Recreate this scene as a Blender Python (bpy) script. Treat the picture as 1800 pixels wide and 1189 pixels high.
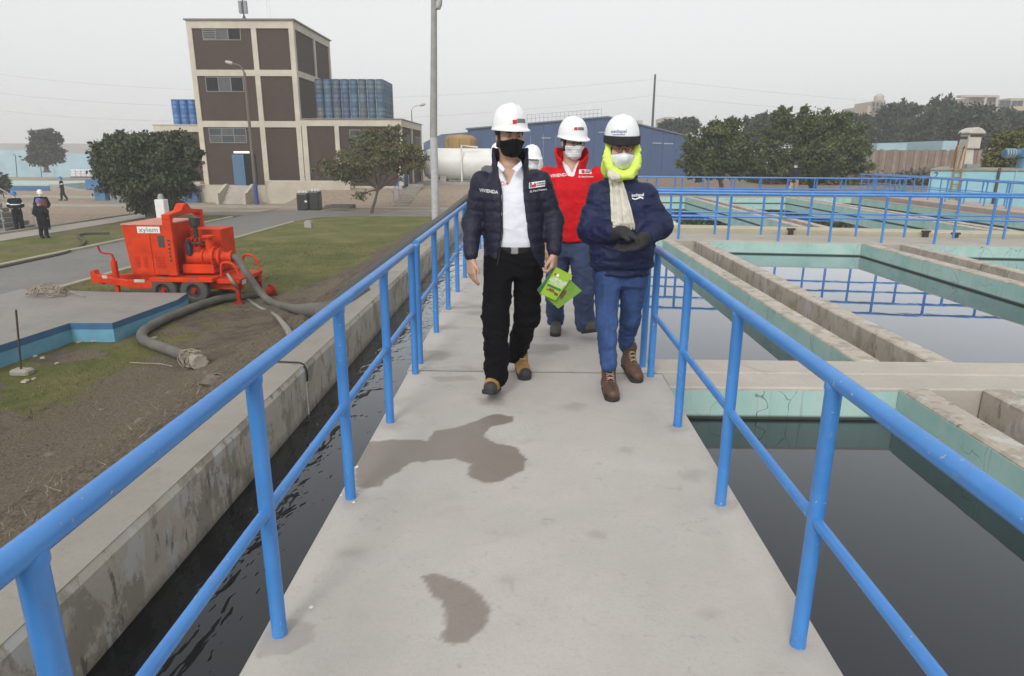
import bpy, math, random
import numpy as np
from mathutils import Vector, Matrix
from mathutils.bvhtree import BVHTree

for o in list(bpy.data.objects):
    bpy.data.objects.remove(o, do_unlink=True)
scene = bpy.context.scene
COL = scene.collection
rad = math.radians

# ---------------------------------------------------------------- camera, sky, sun, exposure
FPX, PITCH, YAW, ROLL, EYE = 1161.88, .2698, -.0236, .0051, 1.518
FW = np.array([math.sin(YAW)*math.cos(PITCH), math.cos(YAW)*math.cos(PITCH), -math.sin(PITCH)])
RT = np.array([math.cos(YAW), -math.sin(YAW), 0.])
UP = np.cross(RT, FW)
RT, UP = math.cos(ROLL)*RT+math.sin(ROLL)*UP, -math.sin(ROLL)*RT+math.cos(ROLL)*UP
EYEP = np.array([0, 0, EYE])
cam_data = bpy.data.cameras.new('camera')
cam_data.sensor_width = 36
cam_data.lens = FPX/1800*36
cam_data.clip_start = .05
cam_data.clip_end = 3000
cam = bpy.data.objects.new('camera', cam_data)
COL.objects.link(cam)
m = Matrix.Identity(4)
for i in range(3):
    m[i][0], m[i][1], m[i][2], m[i][3] = RT[i], UP[i], -FW[i], EYEP[i]
cam.matrix_world = m
scene.camera = cam

SUN_EL, SUN_AZ = rad(36), rad(196)          # high veiled sun, behind the photographer
world = bpy.data.worlds.new('World')
scene.world = world
world.use_nodes = True
nt = world.node_tree
nt.nodes.clear()
n_out = nt.nodes.new('ShaderNodeOutputWorld')
n_sky = nt.nodes.new('ShaderNodeTexSky')
n_sky.sky_type = 'NISHITA'
n_sky.sun_disc = False
n_sky.sun_elevation = SUN_EL
n_sky.sun_rotation = SUN_AZ
n_sky.air_density = 1.0
n_sky.dust_density = 6.0
n_hs = nt.nodes.new('ShaderNodeHueSaturation')
n_hs.inputs['Saturation'].default_value = .12      # cloud cover: nearly colourless
n_bg = nt.nodes.new('ShaderNodeBackground')
n_bg.inputs['Strength'].default_value = .05
n_bg2 = nt.nodes.new('ShaderNodeBackground')       # even cloud deck
n_bg2.inputs['Color'].default_value = (.99, 1.0, 1.0, 1)
n_bg2.inputs['Strength'].default_value = .72
n_add = nt.nodes.new('ShaderNodeAddShader')
nt.links.new(n_sky.outputs[0], n_hs.inputs['Color'])
nt.links.new(n_hs.outputs[0], n_bg.inputs['Color'])
nt.links.new(n_bg.outputs[0], n_add.inputs[0])
nt.links.new(n_bg2.outputs[0], n_add.inputs[1])
nt.links.new(n_add.outputs[0], n_out.inputs['Surface'])

sun_data = bpy.data.lights.new('sun', 'SUN')
sun_data.energy = 1.3
sun_data.angle = rad(18)
sun_data.color = (1, .97, .93)
sun = bpy.data.objects.new('sun', sun_data)
COL.objects.link(sun)
sd = Vector((math.sin(SUN_AZ)*math.cos(SUN_EL), math.cos(SUN_AZ)*math.cos(SUN_EL), math.sin(SUN_EL)))
sun.rotation_euler = (-sd).to_track_quat('-Z', 'Y').to_euler()
sun.location = (0, 0, 40)

scene.render.engine = 'CYCLES'
scene.view_settings.view_transform = 'Standard'
scene.view_settings.look = 'None'
scene.view_settings.exposure = 0.0
scene.view_settings.gamma = 1
scene.view_settings.use_curve_mapping = False
scene.cycles.use_denoising = True
scene.cycles.max_bounces = 6
scene.cycles.diffuse_bounces = 3
scene.cycles.glossy_bounces = 3
scene.cycles.transparent_max_bounces = 8

# ---------------------------------------------------------------- measuring helpers
def _ray(x, y):
    return FW+(x-900)/FPX*RT-(y-594.5)/FPX*UP
def atz(x, y, z):
    d = _ray(x, y)
    return EYEP+d*(z-EYE)/d[2]
def aty(x, y, Y):
    d = _ray(x, y)
    return EYEP+d*Y/d[1]
def atx(x, y, X):
    d = _ray(x, y)
    return EYEP+d*X/d[0]

# ---------------------------------------------------------------- noise
_lat = np.random.default_rng(5).random((32, 32, 32)).astype(np.float32)
def vnoise(x, y, z, s=1., seed=0):
    "smooth value noise in -1..1, arrays broadcast"
    x = np.asarray(x, np.float32)*s+seed*7.31+100; y = np.asarray(y, np.float32)*s+seed*3.17+100; z = np.asarray(z, np.float32)*s+seed*1.73+100
    xi = np.floor(x).astype(np.int32); yi = np.floor(y).astype(np.int32); zi = np.floor(z).astype(np.int32)
    fx = x-xi; fy = y-yi; fz = z-zi
    fx = fx*fx*(3-2*fx); fy = fy*fy*(3-2*fy); fz = fz*fz*(3-2*fz)
    g = lambda a, b, c: _lat[(xi+a) & 31, (yi+b) & 31, (zi+c) & 31]
    c0 = (g(0,0,0)*(1-fx)+g(1,0,0)*fx)*(1-fy)+(g(0,1,0)*(1-fx)+g(1,1,0)*fx)*fy
    c1 = (g(0,0,1)*(1-fx)+g(1,0,1)*fx)*(1-fy)+(g(0,1,1)*(1-fx)+g(1,1,1)*fx)*fy
    return (c0*(1-fz)+c1*fz)*2-1
def fbm(x, y, z, s=1., seed=0, o=3):
    r = 0; a = 1.
    for i in range(o):
        r = r+a*vnoise(x, y, z, s, seed+i*5); s *= 2.1; a *= .5
    return r/1.6
def sstep(a, b, x):
    t = np.clip((x-a)/(b-a), 0, 1)
    return t*t*(3-2*t)

# ---------------------------------------------------------------- materials
MATS = {}
def _new(name):
    mt = bpy.data.materials.new(name)
    mt.use_nodes = True
    t = mt.node_tree
    b = t.nodes['Principled BSDF']
    MATS[name] = mt
    return mt, t, b
def N(t, kind, **kw):
    n = t.nodes.new('ShaderNode'+kind)
    for k, v in kw.items():
        if k.startswith('i_'):
            n.inputs[k[2:].replace('_', ' ')].default_value = v
        else:
            setattr(n, k, v)
    return n
def ramp(t, src, stops):
    r = t.nodes.new('ShaderNodeValToRGB')
    e = r.color_ramp.elements
    while len(e) < len(stops): e.new(.5)
    for el, (p, c) in zip(e, stops):
        el.position = p
        el.color = (c, c, c, 1) if isinstance(c, (int, float)) else (*c, 1)
    t.links.new(src, r.inputs[0])
    return r.outputs[0]
def mixc(t, fac, a, b, mode='MIX'):
    n = t.nodes.new('ShaderNodeMix'); n.data_type = 'RGBA'; n.blend_type = mode
    for s, v in ((0, fac), (6, a), (7, b)):
        if hasattr(v, 'is_output'): t.links.new(v, n.inputs[s])
        elif s == 0: n.inputs[0].default_value = v
        else: n.inputs[s].default_value = (*v, 1)
    return n.outputs[2]
def noise(t, co, scale, detail=4, rough=.55, dist=0., vec=None):
    n = N(t, 'TexNoise'); n.inputs['Scale'].default_value = scale; n.inputs['Detail'].default_value = detail
    n.inputs['Roughness'].default_value = rough; n.inputs['Distortion'].default_value = dist
    t.links.new(co, n.inputs['Vector'])
    return n.outputs[0]
def coords(t, scale=(1, 1, 1), world_=True):
    if world_:
        g = N(t, 'NewGeometry'); src = g.outputs['Position']
    else:
        g = N(t, 'TexCoord'); src = g.outputs['Object']
    if scale == (1, 1, 1): return src
    mp = N(t, 'Mapping'); mp.inputs['Scale'].default_value = scale
    t.links.new(src, mp.inputs['Vector'])
    return mp.outputs[0]
def bump(t, b, h, strength=.3, dist=.01):
    n = N(t, 'Bump'); n.inputs['Strength'].default_value = strength; n.inputs['Distance'].default_value = dist
    t.links.new(h, n.inputs['Height']); t.links.new(n.outputs[0], b.inputs['Normal'])
def M(name, col, rough=.6, var=.18, vs=6., bmp=0., bs=80., metal=0., spec=.5, world_=True, bdist=.004, stretch=(1, 1, 1), coat=0.):
    "plain paint, cloth, plastic: base colour broken by two noises, fine relief"
    if name in MATS: return MATS[name]
    mt, t, b = _new(name)
    co = coords(t, stretch, world_)
    n1 = noise(t, co, vs, 5, .6)
    n2 = noise(t, co, vs*7, 3)
    dark = tuple(c*(1-var) for c in col); lite = tuple(min(1, c*(1+var)) for c in col)
    c = mixc(t, ramp(t, n1, [(.3, 0.), (.7, 1.)]), dark, lite)
    c = mixc(t, ramp(t, n2, [(.35, .25*min(1, var*4)), (.6, 0.)]), c, dark)
    t.links.new(c, b.inputs['Base Color'])
    t.links.new(ramp(t, n1, [(.2, max(0, rough-.08)), (.8, min(1, rough+.08))]), b.inputs['Roughness'])
    b.inputs['Metallic'].default_value = metal
    b.inputs['Specular IOR Level'].default_value = spec
    if coat: b.inputs['Coat Weight'].default_value = coat
    if bmp: bump(t, b, noise(t, co, bs, 3), bmp, bdist)
    return mt

def mat_concrete(name, col, stain=.3, streak=0., moss=(.12, .11, .07), attr=None, rough=.85):
    mt, t, b = _new(name)
    co = coords(t)
    big = noise(t, co, .9, 6, .62, .3)
    mid = noise(t, co, 5, 6, .65)
    fine = noise(t, co, 60, 4, .7)
    grit = noise(t, co, 260, 2, .6)
    c = mixc(t, ramp(t, big, [(.3, 0.), (.72, 1.)]), tuple(x*.84 for x in col), tuple(min(1, x*1.1) for x in col))
    c = mixc(t, ramp(t, mid, [(.45, 0.), (.75, .35)]), c, (col[0]*.78, col[1]*.8, col[2]*.84))
    c = mixc(t, ramp(t, fine, [(.25, .4), (.5, 0.)]), c, tuple(x*.6 for x in col))
    if stain:
        sp = noise(t, co, 2.3, 8, .7, .8)
        c = mixc(t, ramp(t, sp, [(.58, 0.), (.68, stain)]), c, tuple(x*.5 for x in moss))
    if streak:
        s1 = noise(t, coords(t, (1.6, 1.6, 1.1)), 3.2, 10, .66, .25)
        c = mixc(t, ramp(t, s1, [(.50, 0.), (.56, streak), (.70, streak)]), c, (.13, .112, .082))
        s2 = noise(t, coords(t, (2.6, 2.6, 1.2)), 2.4, 9, .66, .2)
        c = mixc(t, ramp(t, s2, [(.56, 0.), (.59, .75)]), c, (.47, .475, .46))
        s3 = noise(t, coords(t, (3, 3, .8)), 3.5, 9, .70, .2)
        c = mixc(t, ramp(t, s3, [(.60, 0.), (.66, .7)]), c, (.05, .047, .036))
        sz = N(t, 'SeparateXYZ'); t.links.new(co, sz.inputs[0])
        jz = N(t, 'Math', operation='MULTIPLY_ADD'); t.links.new(s1, jz.inputs[0]); jz.inputs[1].default_value = .16; t.links.new(sz.outputs[2], jz.inputs[2])
        mr = N(t, 'MapRange'); mr.inputs[1].default_value = -.33; mr.inputs[2].default_value = -.24; mr.inputs[3].default_value = .75; mr.inputs[4].default_value = 0
        t.links.new(jz.outputs[0], mr.inputs[0])
        c = mixc(t, mr.outputs[0], c, (.045, .042, .03))      # algae line at the water
    r = ramp(t, mid, [(.3, rough-.1), (.7, min(1, rough+.08))])
    if attr:
        sc_ = noise(t, co, 11, 9, .72, 1.5)
        c = mixc(t, ramp(t, sc_, [(.58, 0.), (.66, .5), (.8, .6)]), c, tuple(x*.6 for x in col))
        c = mixc(t, ramp(t, noise(t, co, 120, 3, .7), [(.66, 0.), (.72, .6)]), c, tuple(x*.45 for x in col))
        c = mixc(t, ramp(t, noise(t, co, 1.6, 5, .6, .5), [(.4, 0.), (.7, .4)]), c, (col[0]*1.03, col[1]*1.0, col[2]*.95))
        a = N(t, 'Attribute', attribute_name=attr)
        wet = a.outputs['Fac']
        c = mixc(t, ramp(t, wet, [(0, 0.), (1, 1.)]), c, mixc(t, .70, c, (.115, .080, .050), 'MIX'))
        mx = N(t, 'Mix'); mx.data_type = 'FLOAT'
        t.links.new(wet, mx.inputs[0]); t.links.new(r, mx.inputs[2]); mx.inputs[3].default_value = .38
        r = mx.outputs[0]
    t.links.new(c, b.inputs['Base Color']); t.links.new(r, b.inputs['Roughness'])
    h = N(t, 'Math', operation='ADD'); t.links.new(fine, h.inputs[0]); t.links.new(grit, h.inputs[1])
    bump(t, b, h.outputs[0], .35, .004)
    return mt
def mat_turquoise(name):
    "old lime-green tank paint: bleached, streaked, hairline cracks, dark scum at the water"
    mt, t, b = _new(name)
    co = coords(t)
    n1 = noise(t, co, 1.7, 7, .65, .4)
    c = mixc(t, ramp(t, n1, [(.32, 0.), (.7, 1.)]), (.25, .42, .38), (.37, .53, .485))
    st = noise(t, coords(t, (6, 6, .5)), 1.5, 6, .7)
    c = mixc(t, ramp(t, st, [(.5, 0.), (.66, .45)]), c, (.44, .5, .45))
    dk = noise(t, coords(t, (9, 9, .35)), 1.3, 6, .7)
    c = mixc(t, ramp(t, dk, [(.6, 0.), (.72, .5)]), c, (.1, .15, .13))
    v = N(t, 'TexVoronoi', feature='DISTANCE_TO_EDGE'); v.inputs['Scale'].default_value = 2.6
    wp = N(t, 'VectorMath', operation='ADD'); nn = N(t, 'TexNoise'); nn.inputs['Scale'].default_value = 5.
    t.links.new(co, nn.inputs['Vector']); t.links.new(co, wp.inputs[0])
    sc = N(t, 'VectorMath', operation='SCALE'); sc.inputs[3].default_value = .28
    t.links.new(nn.outputs[1], sc.inputs[0]); t.links.new(sc.outputs[0], wp.inputs[1]); t.links.new(wp.outputs[0], v.inputs['Vector'])
    gate = noise(t, co, .8, 3)
    ck = N(t, 'Math', operation='MULTIPLY')
    t.links.new(ramp(t, v.outputs['Distance'], [(0, 1.), (.012, 0.)]), ck.inputs[0]); t.links.new(ramp(t, gate, [(.47, 0.), (.55, .8)]), ck.inputs[1])
    c = mixc(t, ck.outputs[0], c, (.04, .05, .045))
    sep = N(t, 'SeparateXYZ'); t.links.new(co, sep.inputs[0])
    mr = N(t, 'MapRange'); mr.inputs[1].default_value = -.225; mr.inputs[2].default_value = -.205; mr.inputs[3].default_value = 1; mr.inputs[4].default_value = 0
    t.links.new(sep.outputs[2], mr.inputs[0])
    c = mixc(t, mr.outputs[0], c, (.03, .04, .03))
    t.links.new(c, b.inputs['Base Color']); b.inputs['Roughness'].default_value = .8
    bump(t, b, noise(t, co, 40, 4), .3, .004)
    return mt
def mat_water(name, col, scale, strength, rough=.015, stretch=(1, 1, 1), ior=1.333, gain=1., bd=.02):
    mt, t, b = _new(name)
    co = coords(t, stretch)
    t.nodes.remove(b)
    df = N(t, 'BsdfDiffuse'); df.inputs['Color'].default_value = (*col, 1)
    b = N(t, 'BsdfGlossy'); b.inputs['Roughness'].default_value = rough; b.inputs['Color'].default_value = (.92, .955, 1, 1)
    fr = N(t, 'Fresnel'); fr.inputs['IOR'].default_value = ior
    mu = N(t, 'Math', operation='MULTIPLY'); mu.use_clamp = True; mu.inputs[1].default_value = gain      # reflection boosted to stand in for a brighter sky
    t.links.new(fr.outputs[0], mu.inputs[0])
    ms = N(t, 'MixShader'); t.links.new(mu.outputs[0], ms.inputs[0]); t.links.new(df.outputs[0], ms.inputs[1]); t.links.new(b.outputs[0], ms.inputs[2])
    t.links.new(ms.outputs[0], t.nodes['Material Output'].inputs['Surface'])
    a = noise(t, co, scale, 3, .5, .6); c = noise(t, co, scale*3.3, 2, .5, .3)
    h = N(t, 'Math', operation='MULTIPLY_ADD'); t.links.new(c, h.inputs[0]); h.inputs[1].default_value = .3; t.links.new(a, h.inputs[2])
    bump(t, b, h.outputs[0], strength, bd)
    return mt
def mat_ground(name):
    mt, t, b = _new(name)
    co = coords(t)
    at = N(t, 'Attribute', attribute_name='cover')       # r: grass, g: tan earth, b: dry straw
    sp = N(t, 'SeparateColor'); t.links.new(at.outputs['Color'], sp.inputs[0])
    n1 = noise(t, co, .7, 7, .65); n2 = noise(t, co, 4.5, 7, .7); n3 = noise(t, co, 34, 5, .75); n4 = noise(t, coords(t, (1, 1, 1)), 130, 3, .7)
    dirt = mixc(t, ramp(t, n2, [(.3, 0.), (.7, 1.)]), (.09, .069, .052), (.205, .165, .13))
    dirt = mixc(t, ramp(t, n3, [(.3, .65), (.55, 0.)]), dirt, (.06, .048, .037))
    tan = mixc(t, ramp(t, n2, [(.3, 0.), (.72, 1.)]), (.25, .195, .145), (.40, .325, .25))
    tan = mixc(t, ramp(t, n3, [(.3, .3), (.5, 0.)]), tan, (.2, .15, .11))
    straw = mixc(t, ramp(t, n3, [(.35, 0.), (.65, 1.)]), (.08, .066, .045), (.25, .21, .15))
    gr = mixc(t, ramp(t, n2, [(.3, 0.), (.7, 1.)]), (.09, .108, .028), (.17, .182, .052))
    gr = mixc(t, ramp(t, n3, [(.35, .55), (.6, 0.)]), gr, (.052, .058, .016))
    gr = mixc(t, ramp(t, n1, [(.40, 0.), (.66, .65)]), gr, (.24, .205, .09))
    def soft(o, amp):
        q = N(t, 'Math', operation='MULTIPLY_ADD'); t.links.new(n3, q.inputs[0]); q.inputs[1].default_value = amp; t.links.new(o, q.inputs[2])
        w = N(t, 'Math', operation='MULTIPLY_ADD'); t.links.new(n2, w.inputs[0]); w.inputs[1].default_value = amp; t.links.new(q.outputs[0], w.inputs[2])
        return ramp(t, w.outputs[0], [(.25+amp, 0.), (.7+amp*.8, 1.)])
    c = mixc(t, soft(sp.outputs[1], .4), dirt, tan)
    c = mixc(t, soft(sp.outputs[2], .6), c, straw)
    c = mixc(t, soft(sp.outputs[0], .6), c, gr)
    t.links.new(c, b.inputs['Base Color'])
    b.inputs['Roughness'].default_value = .95; b.inputs['Specular IOR Level'].default_value = .2
    h = N(t, 'Math', operation='MULTIPLY_ADD'); t.links.new(n3, h.inputs[0]); h.inputs[1].default_value = 2.; t.links.new(n4, h.inputs[2])
    bump(t, b, h.outputs[0], .9, .02)
    return mt
def mat_brick(name, c1, c2, mortar):
    mt, t, b = _new(name)
    g = N(t, 'NewGeometry'); sx = N(t, 'SeparateXYZ'); t.links.new(g.outputs['Position'], sx.inputs[0])
    ad = N(t, 'Math', operation='ADD'); t.links.new(sx.outputs[0], ad.inputs[0]); t.links.new(sx.outputs[1], ad.inputs[1])
    cb = N(t, 'CombineXYZ'); t.links.new(ad.outputs[0], cb.inputs[0]); t.links.new(sx.outputs[2], cb.inputs[1])
    br = N(t, 'TexBrick'); br.inputs['Scale'].default_value = 1; br.inputs['Brick Width'].default_value = .26; br.inputs['Row Height'].default_value = .1
    br.inputs['Mortar Size'].default_value = .011; br.inputs['Bias'].default_value = 0
    br.inputs['Color1'].default_value = (*c1, 1); br.inputs['Color2'].default_value = (*c2, 1); br.inputs['Mortar'].default_value = (*mortar, 1)
    t.links.new(cb.outputs[0], br.inputs['Vector'])
    n1 = noise(t, coords(t, (1, 1, .7)), .8, 6, .65)
    c = mixc(t, ramp(t, n1, [(.45, 0.), (.75, .35)]), br.outputs[0], tuple(x*1.5 for x in c1))
    t.links.new(c, b.inputs['Base Color']); b.inputs['Roughness'].default_value = .85
    bump(t, b, br.outputs[1], -.4, .01)
    return mt
def mat_leaf(name, c1, c2, c3=None):
    mt, t, b = _new(name)
    a = N(t, 'Attribute', attribute_name='tone')
    stops = [(0, c1), (1, c2)] if c3 is None else [(0, c1), (.6, c2), (1, c3)]
    t.links.new(ramp(t, a.outputs['Fac'], stops), b.inputs['Base Color'])
    b.inputs['Roughness'].default_value = .6
    b.inputs['Specular IOR Level'].default_value = .25
    return mt
def mat_random(name, cols, rough=.5):
    "one colour per object, picked from the faded range"
    mt, t, b = _new(name)
    oi = N(t, 'ObjectInfo')
    st = [(i/max(1, len(cols)-1), c) for i, c in enumerate(cols)]
    c = ramp(t, oi.outputs['Random'], st)
    n1 = noise(t, coords(t, (1, 1, .4), True), 3, 5, .6)
    c = mixc(t, ramp(t, n1, [(.4, 0.), (.7, .35)]), c, (.2, .2, .2))
    t.links.new(c, b.inputs['Base Color']); b.inputs['Roughness'].default_value = rough
    return mt
def mat_glass(name, col=(.03, .04, .045)):
    mt, t, b = _new(name)
    b.inputs['Base Color'].default_value = (*col, 1); b.inputs['Roughness'].default_value = .08
    return mt
def mat_rail():
    "thick blue gloss enamel with chips and grime"
    mt, t, b = _new('rail_paint')
    co = coords(t)
    n1 = noise(t, co, 4, 5, .6)
    c = mixc(t, ramp(t, n1, [(.3, 0.), (.7, 1.)]), (.035, .18, .50), (.055, .24, .60))
    n2 = noise(t, co, 55, 3, .6)
    n3 = noise(t, co, 7, 2, .5)
    chip = N(t, 'Math', operation='MULTIPLY'); t.links.new(ramp(t, n2, [(.66, 0.), (.68, 1.)]), chip.inputs[0]); t.links.new(ramp(t, n3, [(.50, 0.), (.56, 1.)]), chip.inputs[1])
    c = mixc(t, ramp(t, noise(t, co, 18, 4, .7), [(.55, 0.), (.75, .45)]), c, (.10, .17, .30))
    c = mixc(t, chip.outputs[0], c, (.34, .36, .38))
    t.links.new(c, b.inputs['Base Color'])
    t.links.new(ramp(t, n2, [(.3, .30), (.7, .46)]), b.inputs['Roughness'])
    b.inputs['IOR'].default_value = 1.62  # raised so the rails reflect as if under a brighter sky
    bump(t, b, noise(t, co, 60, 4), .2, .003)
    return mt

# ---------------------------------------------------------------- mesh helpers
def tag(o, label=None, cat=None, group=None, kind=None):
    if label: o['label'] = label
    if cat: o['category'] = cat
    if group: o['group'] = group
    if kind: o['kind'] = kind
    return o
def adopt(o, parent):
    if parent is None: return
    o.parent = parent
    if parent.parent is None:
        o.matrix_parent_inverse = Matrix.Translation(-parent.location)
def thing(name, label, cat, loc=(0, 0, 0), group=None):
    o = bpy.data.objects.new(name, None)
    o.empty_display_size = .2
    o.location = [float(v) for v in loc]
    COL.objects.link(o)
    return tag(o, label, cat, group)
def raw_mesh(name, V, F, mat=None, parent=None, smooth=True, attr=None):
    "fast numpy mesh: V (n,3), F (m,k) with k 3 or 4; attr: {name: (n,) or (n,3)}"
    V = np.ascontiguousarray(V, np.float32); F = np.ascontiguousarray(F, np.int32)
    me = bpy.data.meshes.new(name)
    k = F.shape[1]
    me.vertices.add(len(V)); me.vertices.foreach_set('co', V.ravel())
    me.loops.add(F.size); me.loops.foreach_set('vertex_index', F.ravel())
    me.polygons.add(len(F)); me.polygons.foreach_set('loop_start', np.arange(0, F.size, k, dtype=np.int32))
    me.update(calc_edges=True)
    me.polygons.foreach_set('use_smooth', np.full(len(F), smooth))
    for an, av in (attr or {}).items():
        av = np.asarray(av, np.float32)
        if av.ndim == 1:
            a = me.attributes.new(an, 'FLOAT', 'POINT'); a.data.foreach_set('value', av)
        else:
            a = me.attributes.new(an, 'FLOAT_COLOR', 'POINT')
            a.data.foreach_set('color', np.concatenate([av, np.ones((len(av), 1), np.float32)], 1).ravel())
    if mat: me.materials.append(mat)
    o = bpy.data.objects.new(name, me)
    COL.objects.link(o)
    adopt(o, parent)
    return o
class MB:
    "collects simple solids, links them as one mesh object"
    def __init__(s): s.v = []; s.f = []
    def add(s, vs, fs):
        n = len(s.v); s.v += [tuple(float(c) for c in p) for p in vs]; s.f += [tuple(i+n for i in q) for q in fs]; return s
    def hexa(s, p):      # 8 points: bottom 4 ccw, top 4 ccw
        return s.add(p, [(3,2,1,0),(4,5,6,7),(0,1,5,4),(1,2,6,5),(2,3,7,6),(3,0,4,7)])
    def box(s, x0, x1, y0, y1, z0, z1):
        return s.hexa([(x0,y0,z0),(x1,y0,z0),(x1,y1,z0),(x0,y1,z0),(x0,y0,z1),(x1,y0,z1),(x1,y1,z1),(x0,y1,z1)])
    def bar(s, a, b, w, h, up=(0, 0, 1)):   # rectangular bar from a to b
        a = np.array(a, float); b = np.array(b, float); d = b-a; d /= np.linalg.norm(d)
        u = np.array(up, float)
        if abs(d@u) > .97: u = np.array([0, 1., 0])
        r = np.cross(d, u); r /= np.linalg.norm(r); u = np.cross(r, d)
        r = r*w/2; u = u*h/2
        return s.hexa([a-r-u, a+r-u, b+r-u, b-r-u, a-r+u, a+r+u, b+r+u, b-r+u])
    def tube(s, path, r, n=10, cap=True):
        P = [np.array(p, float) for p in path]
        R = r if hasattr(r, '__len__') else [r]*len(P)
        rings = []; prev = None
        for i, p in enumerate(P):
            d = P[min(i+1, len(P)-1)]-P[max(i-1, 0)]; d /= (np.linalg.norm(d)+1e-9)
            if prev is None:
                u = np.array([0, 0, 1.]) if abs(d[2]) < .9 else np.array([1., 0, 0])
            else: u = prev
            u = u-d*(u@d); u /= (np.linalg.norm(u)+1e-9); prev = u
            w = np.cross(d, u)
            rings.append([p+R[i]*(math.cos(2*math.pi*k/n)*u+math.sin(2*math.pi*k/n)*w) for k in range(n)])
        vs = [q for rg in rings for q in rg]; fs = []
        for i in range(len(P)-1):
            for k in range(n):
                a, b = i*n+k, i*n+(k+1) % n
                fs.append((a, a+n, b+n, b))
        if cap:
            fs.append(tuple(range(n))); fs.append(tuple(range((len(P)-1)*n+n-1, (len(P)-1)*n-1, -1)))
        return s.add(vs, fs)
    def lathe(s, prof, n=20, o=(0, 0, 0), axis=(0, 0, 1), cap=True):
        ax = Vector(axis).normalized(); q = Vector((0, 0, 1)).rotation_difference(ax)
        vs = []; fs = []
        for r, z in prof:
            for k in range(n):
                p = q @ Vector((r*math.cos(2*math.pi*k/n), r*math.sin(2*math.pi*k/n), z))
                vs.append((p.x+o[0], p.y+o[1], p.z+o[2]))
        for i in range(len(prof)-1):
            for k in range(n):
                a, b = i*n+k, i*n+(k+1) % n
                fs.append((a, b, b+n, a+n))
        if cap and prof[0][0] > 1e-4: fs.append(tuple(range(n-1, -1, -1)))
        if cap and prof[-1][0] > 1e-4: fs.append(tuple(range((len(prof)-1)*n, len(prof)*n)))
        return s.add(vs, fs)
    def prism(s, poly, y0, y1, axis='y'):   # polygon (a,b) swept along an axis
        n = len(poly)
        f = {'y': lambda a, b, t: (a, t, b), 'x': lambda a, b, t: (t, a, b), 'z': lambda a, b, t: (a, b, t)}[axis]
        vs = [f(a, b, y0) for a, b in poly]+[f(a, b, y1) for a, b in poly]
        fs = [tuple(range(n)), tuple(range(2*n-1, n-1, -1))]+[(i, i+n, (i+1) % n+n, (i+1) % n) for i in range(n)]
        return s.add(vs, fs)
    def build(s, name, mat, parent=None, smooth=False, bevel=0., seg=1):
        me = bpy.data.meshes.new(name)
        me.from_pydata(s.v, [], s.f); me.validate(); me.update()
        import bmesh
        bm = bmesh.new(); bm.from_mesh(me); bmesh.ops.recalc_face_normals(bm, faces=bm.faces); bm.to_mesh(me); bm.free()
        if smooth:
            me.polygons.foreach_set('use_smooth', [True]*len(me.polygons))
            try: me.set_sharp_from_angle(angle=rad(38))
            except Exception: pass
        if mat: me.materials.append(mat)
        o = bpy.data.objects.new(name, me); COL.objects.link(o); adopt(o, parent)
        if bevel:
            b = o.modifiers.new('bevel', 'BEVEL'); b.width = bevel; b.segments = seg; b.limit_method = 'ANGLE'; b.angle_limit = rad(40)
        return o
def copy_thing(root, loc, rotz=0., label=None):
    "a copy of a thing with its parts and sub-parts"
    c = root.copy(); COL.objects.link(c); c.location = loc; c.rotation_euler = (0, 0, rotz)
    if label: c['label'] = label
    for ch in root.children:
        d = ch.copy(); COL.objects.link(d); d.parent = c
        for g in ch.children:
            e = g.copy(); COL.objects.link(e); e.parent = d
    return c
def curve_pts(pts, n=8):
    "Catmull-Rom through points"
    P = [np.array(p, float) for p in pts]; P = [2*P[0]-P[1]]+P+[2*P[-1]-P[-2]]; out = []
    for i in range(1, len(P)-2):
        for k in range(n):
            t = k/n
            out.append(.5*((2*P[i])+(-P[i-1]+P[i+1])*t+(2*P[i-1]-5*P[i]+4*P[i+1]-P[i+2])*t*t+(-P[i-1]+3*P[i]-3*P[i+1]+P[i+2])*t**3))
    out.append(P[-2]); return out
def text_mesh(s, size):
    cu = bpy.data.curves.new('lettering', 'FONT'); cu.body = s; cu.size = size; cu.align_x = 'CENTER'; cu.align_y = 'CENTER'; cu.resolution_u = 3; cu.offset = size*.012
    o = bpy.data.objects.new('lettering', cu); COL.objects.link(o)
    dg = bpy.context.evaluated_depsgraph_get(); dg.update()
    me = o.evaluated_get(dg).to_mesh()
    V = [tuple(v.co) for v in me.vertices]; F = [tuple(p.vertices) for p in me.polygons]
    o.evaluated_get(dg).to_mesh_clear(); bpy.data.objects.remove(o); bpy.data.curves.remove(cu)
    return V, F
def flat_text(name, s, size, origin, right, up, mat, parent, sx=1.):
    V, F = text_mesh(s, size)
    o = np.array(origin, float); r = np.array(right, float); u = np.array(up, float)
    mb = MB(); mb.add([o+v[0]*sx*r+v[1]*u for v in V], F)
    return mb.build(name, mat, parent)
# ================================================================ the large structure
G = -1.85                                   # lower ground on the left
XWL, XWR = -.857, .972                      # walkway edges
CH = -1.652                                 # channel wall, water-side face
CHO = -1.93                                 # its outer face
WZ, CWZ = -.24, -.385                       # basin water, channel water

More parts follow.
